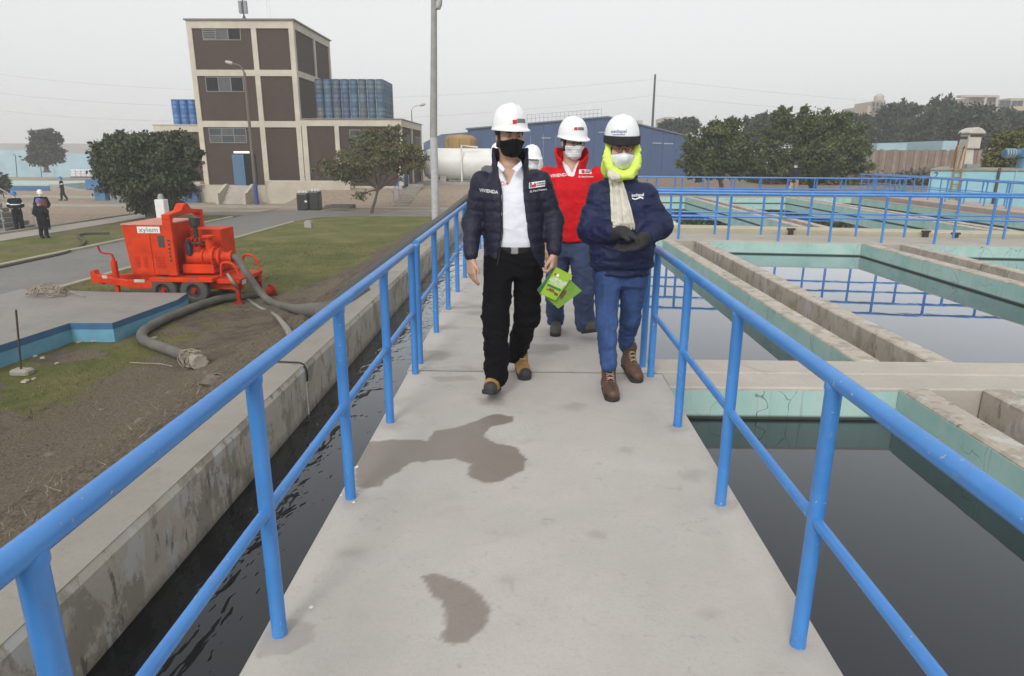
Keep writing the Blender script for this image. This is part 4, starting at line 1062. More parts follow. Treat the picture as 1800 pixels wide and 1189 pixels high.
pl_ = atz(125, 313, G); bag = thing('bag_pallet', 'pallet of stacked white bags near the far fence', 'pallet', pl_)
MB().box(pl_[0]-.1, pl_[0]+4.4, pl_[1], pl_[1]+1.2, G, G+.16).build('pallet_base', M('scrap_timber', (.1, .085, .07)), bag)
for k in range(6):
    for r in range(3):
        MB().box(pl_[0]+k*.73+.03*(r % 2), pl_[0]+k*.73+.7, pl_[1]+.05, pl_[1]+1.15, G+.17+r*.33, G+.17+r*.33+.315).build('bag', M('white_bag', (.66, .67, .72), .6, .12), bag, bevel=.06)
b0 = atz(-150, 343, G); b1 = atz(88, 336, G)
fb = thing('blue_basin', 'low blue-edged basin with pale green top at the far left', 'basin', (b1[0], b1[1], G))
hb = aty(88, 325, b1[1])[2]
MB().box(b0[0]-10, b1[0], b1[1], b1[1]+9, G-.1, hb).build('basin_body', M('basin_green', (.36, .47, .45), .7, .12, 1), fb)
MB().box(b0[0]-10, b1[0]+.02, b1[1]-.05, b1[1]-.002, G-.1, hb-.12).build('painted_band', M('pad_dark_blue', (.06, .15, .3)), fb)
MB().prism([(b1[0]+.03, G-.1), (b1[0]+3.0, G-.1), (b1[0]+.03, hb)], b1[1], b1[1]+1.2, 'y').build('ramp', m_path, fb)
pw = thing('perimeter_wall', 'long pale blue perimeter wall at the far left', 'wall', (-60, 96, G))
for k in range(9):
    MB().box(-100+k*8.0, -92.03+k*8.0, 96, 96.3, G-.1, 1.85 if k < 4 else 1.45).build('wall_panel', M('pale_blue_wall', (.33, .47, .53), .8, .12, .6), pw)
sp_ = random.Random(2)
for i, (px, py0, py1) in enumerate([(27, 274, 312), (70, 275, 312), (112, 274, 310), (151, 272, 306)]):
    b = atz(px+3, py1, G); t_ = aty(px, py0, b[1])
    tag(MB().tube([b-np.array([0, 0, .1]), t_, t_+np.array([-.25, 0, .25])], .06, 6).build('fence_post', M('dark_post', (.06, .06, .065), .7)), f'thin dark fence post before the pale blue wall, {ordn[i]} from the left', 'post', 'dark fence posts at the far left')
st_ = thing('access_stairs', 'dark metal stairs with pipe rails at the left edge of the picture', 'stairs', atz(0, 405, G))
o_ = atz(18, 408, G)
for k in range(6): MB().box(o_[0]-2.6-k*.1, o_[0]-k*.28, o_[1]-.3, o_[1]+1.6, G+k*.19, G+k*.19+.17).build('step', M('stair_grey', (.19, .19, .18), .7), st_)
for yy in (o_[1]-.3, o_[1]+1.5):
    MB().tube([(o_[0]+.1, yy, G+.9), (o_[0]-1.6, yy, G+2.0)], .03, 6).tube([(o_[0]+.1, yy, G+.5), (o_[0]-1.6, yy, G+1.6)], .022, 6).build('pipe_rail', M('grey_metal', (.3, .31, .3)), st_)
    for k in range(3): MB().tube([(o_[0]-k*.7, yy, G), (o_[0]-k*.7, yy, G+.95+k*.45)], .025, 6).build('upright', M('grey_metal', (.3, .31, .3)), st_)
# ================================================================ trees
m_bark = M('bark', (.085, .07, .055), .9, .3, 8, .6, 30)
m_lf1 = mat_leaf('leaf_dark_olive', (.030, .040, .018), (.062, .076, .034), (.11, .125, .06))
m_lf2 = mat_leaf('leaf_autumn', (.07, .095, .03), (.115, .115, .045), (.17, .075, .045))
m_lf3 = mat_leaf('leaf_green', (.040, .056, .020), (.085, .108, .040), (.15, .165, .07))
m_lf4 = mat_leaf('leaf_far_green', (.03, .038, .022), (.05, .06, .034), (.075, .085, .05))
m_lf5 = mat_leaf('leaf_yellow_green', (.06, .07, .02), (.12, .125, .035), (.16, .15, .06))
def clump(px, py, rx, ry, Y, dep=.85, dy=0.):
    c = aty(px, py, Y+dy); a = aty(px+rx, py, Y+dy); b = aty(px, py-ry, Y+dy)
    w = abs(a[0]-c[0]); h = abs(b[2]-c[2]); return (c, (w, w*dep, h))
def tree(name, label, base, clumps, n, size, mat, seed, trunk_r, gap=-.25, nscale=1.3, droop=.25, fork=.45, group=None, trunk_mat=None, tufts=260):
    rg = np.random.default_rng(seed)
    base = np.array(base, float); t = thing(name, label, 'tree', base, group)
    vol = np.array([r[0]*r[1]*r[2] for c, r in clumps])**.72; vol /= vol.sum()
    Ps = []; Ns = []; Ts = []
    for (c, r), v in zip(clumps, vol):
        k = max(30, int(n*v*1.35)); mt_ = max(7, int(tufts*v)); gm = (r[0]*r[1]*r[2])**(1/3)
        d = rg.normal(size=(mt_, 3)); d /= np.linalg.norm(d, axis=1)[:, None]
        rr = .25+.85*rg.random(mt_)**.6; far = rg.random(mt_) < .22; rr = np.where(far, rg.uniform(1.0, 1.42, mt_), rr)
        tc = np.array(c)+d*rr[:, None]*np.array(r)
        sg = np.clip(gm*.22, size*.7, size*2.6)*rg.uniform(.5, 1.25, mt_)*np.where(far, .55, 1.)
        j = rg.integers(0, mt_, k); e = rg.normal(size=(k, 3)); e[:, 2] *= .6
        p = tc[j]+e*sg[j][:, None]+np.stack([0*j, 0*j, -.25*np.abs(e[:, 0])*sg[j]], -1); Ps.append(p); Ns.append(d[j]); Ts.append(rg.normal(size=mt_)[j])
    P = np.concatenate(Ps); D = np.concatenate(Ns); TT = np.concatenate(Ts)
    keep = rg.random(len(P)) > .04
    keep &= P[:, 2] > base[2]+.12
    P = P[keep]; D = D[keep]; TT = TT[keep]; k = len(P)
    u = rg.normal(size=(k, 3))+.5*D; u[:, 2] -= droop*2; u /= np.linalg.norm(u, axis=1)[:, None]
    w = np.cross(u, rg.normal(size=(k, 3))); w /= np.linalg.norm(w, axis=1)[:, None]
    nn = np.cross(u, w)
    s = size*rg.uniform(.6, 1.35, k)[:, None]
    V = np.stack([P, P+u*s*.5+w*s*.28+nn*s*.07, P+u*s, P+u*s*.5-w*s*.28+nn*s*.07], 1).reshape(-1, 3)
    F = np.arange(4*k).reshape(-1, 4)
    tone = np.clip(.45+.2*fbm(P[:, 0], P[:, 1], P[:, 2], 1.1, seed+9)+.16*TT+.18*rg.normal(size=k), 0, 1)
    crown = raw_mesh('crown', V, F, mat, t, smooth=False, attr={'tone': np.repeat(tone, 4)})
    mb = MB(); r2 = random.Random(seed)
    cs = sorted(clumps, key=lambda c: -c[1][0]*c[1][2])
    ctr = np.mean([c for c, r in clumps], axis=0); top = base+(ctr-base)*np.array([1, 1, fork]); top[2] = base[2]+(ctr[2]-base[2])*fork
    mid = (base+top)/2+np.array([r2.uniform(-.1, .1)*trunk_r*4, 0, 0])
    mb.tube(curve_pts([base-np.array([0, 0, .25]), base+np.array([0, 0, .15]), mid, top], 4), [trunk_r*(1.45-.55*min(1, i/3))*(1-.03*i) for i in range(13)], 9)
    for c, r in clumps:
        c = np.array(c); q = (top+c)/2+np.array([r2.uniform(-.2, .2), r2.uniform(-.2, .2), r2.uniform(-.1, .2)])*np.linalg.norm(c-top)*.35
        pts = curve_pts([top-np.array([0, 0, trunk_r]), q, c], 4); mb.tube(pts, [trunk_r*.55*(1-.8*i/(len(pts)-1)) for i in range(len(pts))], 6, False)
        for j in range(5):
            e = c+np.array([r2.uniform(-.75, .75)*r[0], r2.uniform(-.75, .75)*r[1], r2.uniform(-.6, .7)*r[2]])
            mb.tube([pts[len(pts)//2+1], (pts[-1]+e)/2+np.array([0, 0, .1]), e], [trunk_r*.2, trunk_r*.13, trunk_r*.05], 5, False)
    mb.build('trunk', trunk_mat or m_bark, t, smooth=True)
    return t
def C(lst, Y, dep=.85):
    return [clump(c[0], c[1], c[2]*.86, c[3]*.86, Y, dep, c[4] if len(c) > 4 else 0.) for c in lst]
tree('bushy_tree', 'dense dark olive bushy tree between the road and the brick tower', atz(268, 388, G), C([(258,295,72,52),(212,280,46,38),(312,278,40,42),(250,254,42,22),(300,250,38,20),(260,338,58,34),(214,312,38,34),(312,318,32,32),(183,258,20,12),(235,240,22,10),(264,366,26,16),(338,268,14,30),(176,292,16,14),(200,246,16,9),(287,236,22,9),(325,300,24,20)], 34.6), 34000, .20, m_lf1, 11, .34, -.45, .9, .45, .30)
tree('young_tree', 'young tree with reddish-green leaves in front of the low brick wing', atz(654, 376, G), C([(650,278,56,28),(606,290,38,22),(690,264,38,26),(655,245,40,16),(722,272,26,26),(744,288,9,22),(578,300,24,14),(622,310,30,12),(700,295,22,16),(636,343,14,7),(690,235,24,12)], 39.7), 6200, .19, m_lf2, 12, .12, -.05, 1.1, .2, .5)
tree('airy_tree', 'airy dark tree standing before the pale blue perimeter wall', aty(82, 300, 85), C([(80,262,20,22),(64,268,10,16),(97,268,11,18),(80,238,16,9),(62,240,7,9),(97,241,7,9),(72,282,14,8),(103,277,7,8),(58,280,7,7)], 85), 8000, .36, m_lf4, 13, .35, -.2, .8, .2, .5)
tree('sapling', 'thin leafy sapling cut off by the left edge', atz(8, 352, G), C([(2,322,10,12),(8,316,6,8),(-4,330,8,8)], 48), 420, .28, m_lf4, 14, .05, -.2)
tree('bushy_tree', 'olive green bushy tree in front of the right end of the blue warehouse', aty(1268, 335, 38), C([(1265,258,55,42),(1240,288,38,24),(1300,272,36,38),(1268,225,32,14),(1222,268,22,20),(1318,300,30,16),(1285,215,18,8),(1215,295,22,16)], 38), 17000, .17, m_lf3, 15, .16, -.2, 1.2)
tree('bushy_tree', 'large dark green bushy tree behind the person beyond the far railings', aty(1430, 340, 40), C([(1430,252,78,52),(1392,218,42,26),(1374,196,14,9),(1452,210,48,16),(1490,258,34,38),(1362,284,34,24),(1430,297,84,16),(1412,193,10,8),(1350,250,18,20),(1510,285,26,22),(1480,220,24,14)], 40), 29000, .17, m_lf3, 16, .24, -.35, 1.1)
row = [((1345,228,34,22),(1370,215,20,14),(1335,240,20,16)), ((1505,232,32,28),(1488,216,18,12),(1525,250,22,22)), ((1565,222,40,30),(1580,196,24,16),(1548,245,30,24),(1600,235,24,26),(1603,192,14,8)), ((1625,236,34,30),(1640,215,24,20),(1618,258,28,20)), ((1662,196,22,22),(1650,182,12,10),(1680,206,14,14),(1672,225,16,14)), ((1712,212,36,26),(1700,240,36,28),(1735,228,30,26)), ((1760,225,38,28),(1780,208,24,16),(1790,245,30,28),(1810,225,30,26)), ((1188,222,24,8),(1210,218,16,7),(1172,226,10,6))]
rl_ = ['hazy tree just left above the large dark green bushy tree', 'hazy dark tree just right of the large bushy tree', 'hazy dark tree below the beige block on the skyline', 'hazy dark tree left of the instrument kiosk', 'tall sparse hazy tree with sky showing through, left of the kiosk', 'hazy dark tree behind the instrument kiosk', 'hazy dark tree at the right edge below the long beige block', 'hazy treetop behind the right end of the blue warehouse']
for i, (cl, lb_) in enumerate(zip(row, rl_)):
    Y = 74+(i*5) % 12; c0 = aty(cl[0][0], 300, Y); c0[2] = -.6
    tree('background_tree', lb_, c0, C(cl, Y), 9000 if i != 4 else 4000, .42, m_lf4, 30+i, .3, -.5 if i != 4 else .1, .6, .25, .5, 'hazy trees on the right skyline')
tree('yellow_green_tree', 'yellowish green tree behind the blue motor at the right edge', aty(1785, 320, 31), C([(1782,262,36,28),(1760,285,26,18),(1805,250,30,25),(1775,240,20,10),(1745,292,14,10)], 31), 9000, .16, m_lf5, 41, .12, -.2, 1.4)
bl2 = raw_mesh  # low scrub along the fence reads as one mass
rgs = np.random.default_rng(77); k = 9000
sx_ = rgs.uniform(18, 44, k); sy_ = rgs.uniform(52, 57, k); sz_ = -.6+1.4*rgs.random(k)*(.55+.45*vnoise(sx_, sy_, 0*sx_, .5, 5))
P = np.stack([sx_, sy_, sz_], -1); u = rgs.normal(size=(k, 3)); u /= np.linalg.norm(u, axis=1)[:, None]; w = np.cross(u, rgs.normal(size=(k, 3))); w /= np.linalg.norm(w, axis=1)[:, None]
V = np.stack([P, P+u*.22+w*.12, P+u*.42, P+u*.22-w*.12], 1).reshape(-1, 3)
tag(raw_mesh('scrub', V, np.arange(4*k).reshape(-1, 4), mat_leaf('leaf_scrub', (.05, .045, .025), (.10, .09, .05), (.15, .13, .085)), smooth=False, attr={'tone': np.repeat(rgs.random(k), 4)}), 'dull low scrub in front of the brown fence', kind='stuff')

# ================================================================ background right and centre
m_ware = M('warehouse_blue', (.035, .075, .175), .65, .12, .5)
wh_ = thing('blue_warehouse', 'wide blue corrugated warehouse with a shallow gable behind the people', 'warehouse', (3, 74, G))
WY = 74.0
A = aty(775, 236, WY); A2 = aty(822, 227, WY); AP = aty(1068, 206, WY); E = aty(1226, 244, WY); gz_ = -1.9
def roofz(x):
    if x <= A2[0]: return A[2]+(A2[2]-A[2])*(x-A[0])/(A2[0]-A[0])
    if x <= AP[0]: return A2[2]+(AP[2]-A2[2])*(x-A2[0])/(AP[0]-A2[0])
    return AP[2]+(E[2]-AP[2])*(x-AP[0])/(E[0]-AP[0])
xsw = [A2[0]+(AP[0]-A2[0])*i/11 for i in range(12)]+[AP[0]+(E[0]-AP[0])*i/8 for i in range(1, 9)]
for i, (a, b) in enumerate(zip(xsw[:-1], xsw[1:])):
    dy = .03*(i % 2)
    MB().prism([(a+.01, gz_), (b-.01, gz_), (b-.01, roofz(b)-.06), (a+.01, roofz(a)-.06)], WY+dy, WY+.25+dy, 'y').build('wall_panel', m_ware, wh_)
    rb = MB()
    for q in range(5):
        x = a+(b-a)*(q+.5)/5; rb.box(x-.05, x+.05, WY+dy-.03, WY+dy-.002, gz_, roofz(x)-.1)
    rb.build('rib', m_ware, wh_)
MB().prism([(A2[0]-.2, A2[2]-.05), (AP[0], AP[2]-.04), (E[0]+.2, E[2]-.06), (E[0]+.2, E[2]+.06), (AP[0], AP[2]+.1), (A2[0]-.2, A2[2]+.08)], WY-.25, WY+40, 'y').build('roof', M('warehouse_roof', (.10, .14, .22), .6), wh_)
MB().prism([(A[0]-2, gz_), (A2[0]-.02, gz_), (A2[0]-.02, A2[2]-.3), (A[0], A[2]), (A[0]-2, A[2]-.9)], WY+.6, WY+30, 'y').build('annex', M('annex_grey_blue', (.10, .13, .19), .7), wh_)
for px, py in ((905, 237), (960, 243), (1060, 233), (1155, 252), (1175, 253), (880, 250)):
    c = aty(px, py, WY-.04); MB().box(c[0]-.5, c[0]+.5, WY-.10, WY-.03, c[2]-.04, c[2]+.05).build('vent', M('pale_vent', (.4, .42, .45), .6), wh_)
rr_ = thing('roof_railing', 'pale metal catwalk railing on the left slope of the warehouse roof', 'railing', (0, WY+.5, 5))
ra, rb_ = aty(905, 218, WY), aty(1058, 206.5, WY)
for k in range(22):
    t_ = k/21; p_ = ra+(rb_-ra)*t_; MB().tube([(p_[0], WY+.5, p_[2]-.1), (p_[0], WY+.5, p_[2]+.85)], .03, 5).build('post', M('pale_vent', (.4, .42, .45)), rr_)
for h in (.45, .85): MB().tube([(ra[0], WY+.5, ra[2]+h), (rb_[0], WY+.5, rb_[2]+h)], .03, 5).build('rail', M('pale_vent', (.4, .42, .45)), rr_)
yc = aty(810, 248, 66); ye = thing('yellow_hopper', 'yellow round-topped hopper behind the white horizontal tank', 'hopper', (yc[0], 66, G))
MB().lathe([(1.5, -3), (1.5, .1), (1.42, .3), (1.1, .5), (0, .6)], 20, yc).build('shell', M('hopper_yellow', (.30, .19, .06), .8, .3, 1), ye, smooth=True)
for k in range(8):
    a = k*.785; MB().tube([(yc[0]+1.52*math.cos(a), yc[1]+1.52*math.sin(a), yc[2]-2.8), (yc[0]+1.52*math.cos(a), yc[1]+1.52*math.sin(a), yc[2]+.2)], .04, 5).build('stiffener', M('hopper_yellow', (.4, .24, .05)), ye)
wt = thing('white_tank', 'long white horizontal storage tank on a concrete plinth, left of the people', 'tank', (-5, 57, G))
wy_ = 57.; tc = aty(800, 289, wy_); R = 1.28; xl = aty(743, 289, wy_)[0]; xr = 1.2
MB().lathe([(0, 0), (.5, .06), (.9, .2), (1.15, .42), (R, .75), (R, 3.2), (R*1.008, 3.21), (R*1.008, 3.27), (R, 3.28), (R, xr-xl-.7), (1.15, xr-xl-.4), (.9, xr-xl-.2), (0, xr-xl)], 32, (xl, wy_, tc[2]), (1, 0, 0)).build('vessel', M('tank_white', (.72, .71, .68), .45, .07, .8), wt, smooth=True)
for x in (xl+1.8, xr-1.8): MB().box(x-.25, x+.25, wy_-.9, wy_+.9, G, tc[2]-.9).build('saddle', m_conc, wt)
MB().box(xl-2.0, xr+1, wy_-2.2, wy_+2, G-.2, -.62).build('plinth', mat_concrete('plinth_grey', (.36, .36, .35), .2), wt)
vp = aty(811.5, 290, wy_-1.4)
MB().tube([(vp[0], wy_-1.4, -.6), (vp[0], wy_-1.4, tc[2]+1.5), (vp[0]+1.3, wy_-1.2, tc[2]+1.35)], .07, 8).build('vent_pipe', m_white, wt)
tp = aty(1147.5, 215, 90)
tag(MB().tube([(tp[0], 90, -1), (tp[0]-.05, 90, aty(1148, 131, 90)[2])], [.2, .12], 8).build('utility_pole', M('dark_post', (.06, .06, .065))), 'tall dark utility pole behind the blue warehouse', 'pole')
tp = aty(1348, 200, 110)
tag(MB().tube([(tp[0], 110, -1), (tp[0], 110, aty(1348, 193, 110)[2])], [.15, .1], 8).build('utility_pole', M('dark_post', (.06, .06, .065))), 'short distant pole above the trees right of the warehouse', 'pole')
# power lines
for i, (a, b, lb_) in enumerate((((-40, 126), (345, 158), 'upper thin power line across the sky left of the tower'), ((-40, 160), (345, 187), 'lower thin power line across the sky left of the tower'), ((-40, 190), (300, 213), 'lowest thin power line left of the tower'), ((590, 175), (1147, 140), 'upper thin power line reaching the utility pole'), ((690, 208), (1147, 168), 'lower thin power line reaching the utility pole'), ((1147, 140), (1900, 205), 'thin power line from the utility pole to the right'), ((1147, 168), (1900, 225), 'lower thin power line from the utility pole to the right'))):
    p0 = aty(*a, 92); p1 = aty(*b, 90); pts = []
    for k in range(13):
        t_ = k/12; q = p0+(p1-p0)*t_; q[2] -= 1.0*4*t_*(1-t_)*.35; pts.append(q)
    tag(MB().tube(pts, .009, 4).build('power_line', M('wire_grey', (.2, .2, .2))), lb_, 'wire', 'power lines')
# skyline blocks
m_beige = M('far_beige_wall', (.40, .34, .27), .9, .1, .3); m_beige2 = M('far_pale_wall', (.42, .38, .33), .9, .1, .3)
def block(label, parts, Y, mat):
    t = thing('distant_building', label, 'building', aty(parts[0][0], 290, Y))
    for (px0, px1, py0, py1, d) in parts:
        a = aty(px0, py1, Y); b = aty(px1, py0, Y); MB().box(a[0], b[0], Y+d, Y+d+12, a[2], b[2]).build('wall', mat, t)
    return t
t = block('hazy beige stepped block on the skyline above the trees', [(1510, 1532, 186, 300, 0), (1532, 1557, 176, 300, .1)], 150, m_beige)
c = aty(1545, 173, 153); MB().lathe([(1, -1), (1, .4), (.6, .8), (0, 1)], 12, c).build('roof_tank', m_beige2, t, smooth=True)
for k in range(3):
    for r in range(2): q = aty(1536+k*7, 184+r*9, 150); MB().box(q[0]-.25, q[0]+.25, 150.0, 150.09, q[2]-.4, q[2]+.4).build('window', m_gl, t)
t = block('long hazy beige block with a pale frame on the right skyline', [(1752, 1860, 173, 300, 0), (1688, 1752, 171, 300, 1)], 140, m_beige)
for px in (1729, 1750): q = aty(px, 180, 140); MB().box(q[0]-.25, q[0]+.25, 139.5, 141.0, -1, q[2]+1.2).build('column', m_beige2, t)
a = aty(1686, 171.5, 140); b = aty(1752, 168, 140); MB().box(a[0], b[0], 139.4, 141, a[2], b[2]).build('roof_edge', m_beige2, t)
for px in (1762, 1772, 1783, 1793):
    q = aty(px, 182, 140); MB().box(q[0]-.5, q[0]+.5, 139.95, 140.0, q[2]-.5, q[2]+.5).build('window', m_gl, t)
block('pale hazy block on the skyline above the warehouse end', [(1164, 1187, 206, 300, 0), (1180, 1192, 212, 300, -.2)], 160, m_beige2)
block('small grey roof box behind the warehouse ridge', [(1118, 1130, 212, 260, 0)], 150, m_beige2)
t = block('small pale blue hut between the hazy trees', [(1655, 1690, 248, 268, 0), (1545, 1600, 252, 266, .5)], 66, M('pale_blue_wall', (.33, .47, .53)))
block('faint flat-topped ridge building on the far left horizon', [(-60, 155, 253, 275, 0)], 260, M('far_haze_wall', (.3, .29, .28), .9))
fn = thing('brown_fence', 'brown corrugated fence below the hazy trees on the right', 'fence', (36, 60, -1))
f0, f1 = aty(1535, 264, 60)[0], aty(1745, 264, 60)[0]; npn = 34
for k in range(npn):
    a = f0+(f1-f0)*k/npn; b = f0+(f1-f0)*(k+1)/npn; rz = random.Random(k).uniform(-.05, .05)
    MB().box(a+.01, b-.01, 60+.04*(k % 2), 60.08+.04*(k % 2), -.8, aty(1620, 264, 60)[2]+rz).build('fence_panel', M('fence_brown_pale' if k % 3 == 0 else 'fence_brown', (.26, .20, .155) if k % 3 == 0 else (.20, .15, .12), .85, .2, 2), fn)

# pale blue tank on the right, with kiosk, ladder and motor
m_ptank = M('pale_tank_blue', (.27, .50, .555), .6, .12, 1.5)
TYY = 26.0
t0 = aty(1636, 300, TYY); 
pt = thing('pale_blue_tank', 'pale blue concrete tank with a number painted on it, right edge', 'tank', (t0[0], TYY, -.6))
MB().prism([(t0[0], TYY), (t0[0]+22, TYY), (t0[0]+22, TYY+7), (t0[0]+4.6, TYY+7)], -1.2, t0[2], 'z').build('wall', m_ptank, pt, bevel=.03)
MB().prism([(t0[0]-.05, TYY-.05), (t0[0]+22.05, TYY-.05), (t0[0]+22.05, TYY+7.05), (t0[0]+4.55, TYY+7.05)], t0[2]+.002, t0[2]+.06, 'z').build('coping', M('rust_stained_coping', (.28, .25, .2), .8), pt)
q = aty(1645, 309, TYY); flat_text('painted_number', '2', .34, (q[0], TYY-.005, q[2]), (1, 0, .12), (0, 0, 1), M('black_paint', (.03, .03, .03)), pt)
q = aty(1751, 320, TYY); MB().tube([(q[0], TYY-.06, -1), (q[0], TYY-.06, t0[2]+.1)], .05, 8).build('downpipe', M('dark_post', (.06, .06, .065)), pt)
q = aty(1782, 320, TYY); MB().tube([(q[0], TYY-.03, -1), (q[0], TYY-.03, t0[2])], .02, 6).build('conduit', m_ptank, pt)
ld = thing('tank_ladder', 'yellow rung ladder with hooped handrails on the pale blue tank', 'ladder', (aty(1680, 340, TYY)[0], TYY-.15, -.6))
l0, l1 = aty(1671, 320, TYY)[0], aty(1684, 320, TYY)[0]
for x in (l0, l1):
    z = t0[2]; MB().tube(curve_pts([(x, TYY-.12, -.9), (x, TYY-.12, z), (x, TYY-.12, z+.65), (x+.12, TYY+.1, z+.85), (x+.3, TYY+.5, z+.8), (x+.34, TYY+.7, z+.05)], 5), .028, 7).build('stringer', M('ladder_yellow', (.30, .18, .06), .7), ld, smooth=True)
for k in range(8): MB().tube([(l0, TYY-.12, -.7+k*.25), (l1, TYY-.12, -.7+k*.25)], .018, 6).build('rung', M('ladder_yellow', (.45, .27, .06)), ld)
KY = 28.0
kk = thing('instrument_kiosk', 'cream instrument box with domed lid on a leaning pedestal over the tank', 'kiosk', (aty(1695, 296, KY)[0], KY, t0[2]))
m_kio = M('kiosk_cream', (.48, .45, .40), .6, .1, 2)
c0 = aty(1683, 297, KY); c1 = aty(1704, 297, KY); c2 = aty(1690, 262, KY); c3 = aty(1707, 262, KY)
MB().hexa([(c0[0], KY-.2, t0[2]+.05), (c1[0], KY-.2, t0[2]+.05), (c1[0], KY+.2, t0[2]+.05), (c0[0], KY+.2, t0[2]+.05), (c2[0], KY-.2, c2[2]), (c3[0], KY-.2, c2[2]), (c3[0], KY+.2, c2[2]), (c2[0], KY+.2, c2[2])]).build('pedestal', m_kio, kk, bevel=.02)
a = aty(1692, 262, KY); b = aty(1719, 236, KY)
MB().box(a[0], b[0], KY-.3, KY+.3, a[2], b[2]).build('cabinet', m_kio, kk, bevel=.03)
w_ = b[0]-a[0]; MB().prism([(a[0]-.07, b[2]+.002), (b[0]+.07, b[2]+.002), (b[0]+.07, b[2]+.07), (b[0]-w_*.15, b[2]+.19), (a[0]+w_*.5, b[2]+.25), (a[0]+w_*.15, b[2]+.19), (a[0]-.07, b[2]+.07)], KY-.38, KY+.38, 'y').build('lid', m_kio, kk, bevel=.02)
MB().box(a[0]+.02, b[0]-.02, KY-.31, KY-.302, b[2]-.12, b[2]-.03).build('vent_slot', m_dark, kk)
q = aty(1694, 243, KY-.5); MB().box(q[0]-.16, q[0]+.12, KY-.55, KY-.42, q[2]-.05, q[2]+.06).build('floodlight', m_dark, kk)
q2 = aty(1686, 240, KY-.45); MB().tube([(q2[0], KY-.45, t0[2]), (q2[0]+.02, KY-.45, q2[2]+.15)], .035, 6).build('conduit', M('dark_post', (.06, .06, .065)), kk)
MB().box(c0[0]+.05, c1[0]+.1, KY-.5, KY-.3, t0[2]+.07, t0[2]+.22).build('junction_box', M('box_grey', (.2, .23, .24), .5), kk)
mo = thing('mixer_motor', 'blue mixer motor on a pedestal at the right edge, on the pale tank', 'motor', (aty(1792, 298, KY)[0], KY, t0[2]))
m_mot = M('motor_blue', (.06, .16, .25), .5, .15, 3)
a = aty(1793, 297, KY); b = aty(1793, 272, KY); mx = a[0]
MB().lathe([(.28, 0), (.25, .1), (.22, .4), (.3, .45), (.3, .62), (.0, .62)], 16, (mx+.1, KY, t0[2]+.06)).build('gearbox', m_mot, mo, smooth=True)
MB().lathe([(.0, -.75), (.16, -.74), (.17, -.6), (.13, -.58), (.15, -.5), (.15, -.1), (.2, -.08), (.2, .2), (0, .2)], 16, (mx-.02, KY, b[2]+.05), (1, 0, 0)).build('motor_barrel', m_mot, mo, smooth=True)
for k in range(4): MB().lathe([(.175, 0), (.19, .01), (.19, .03), (.175, .04)], 14, (mx-.7+k*.1, KY, b[2]+.05), (1, 0, 0)).build('cooling_fin', M('motor_fin', (.3, .38, .42), .5), mo)

# ================================================================ air: thin coastal haze
hz_, t, b = _new('haze_air')
t.nodes.remove(b)
pv = N(t, 'VolumePrincipled'); pv.inputs['Color'].default_value = (.93, .95, .96, 1); pv.inputs['Density'].default_value = .0018; pv.inputs['Anisotropy'].default_value = .2
t.links.new(pv.outputs[0], t.nodes['Material Output'].inputs['Volume'])
tag(MB().box(-960, 960, -70, 1260, -3.6, 16).build('haze', hz_), kind='stuff')
scene.cycles.volume_bounces = 1
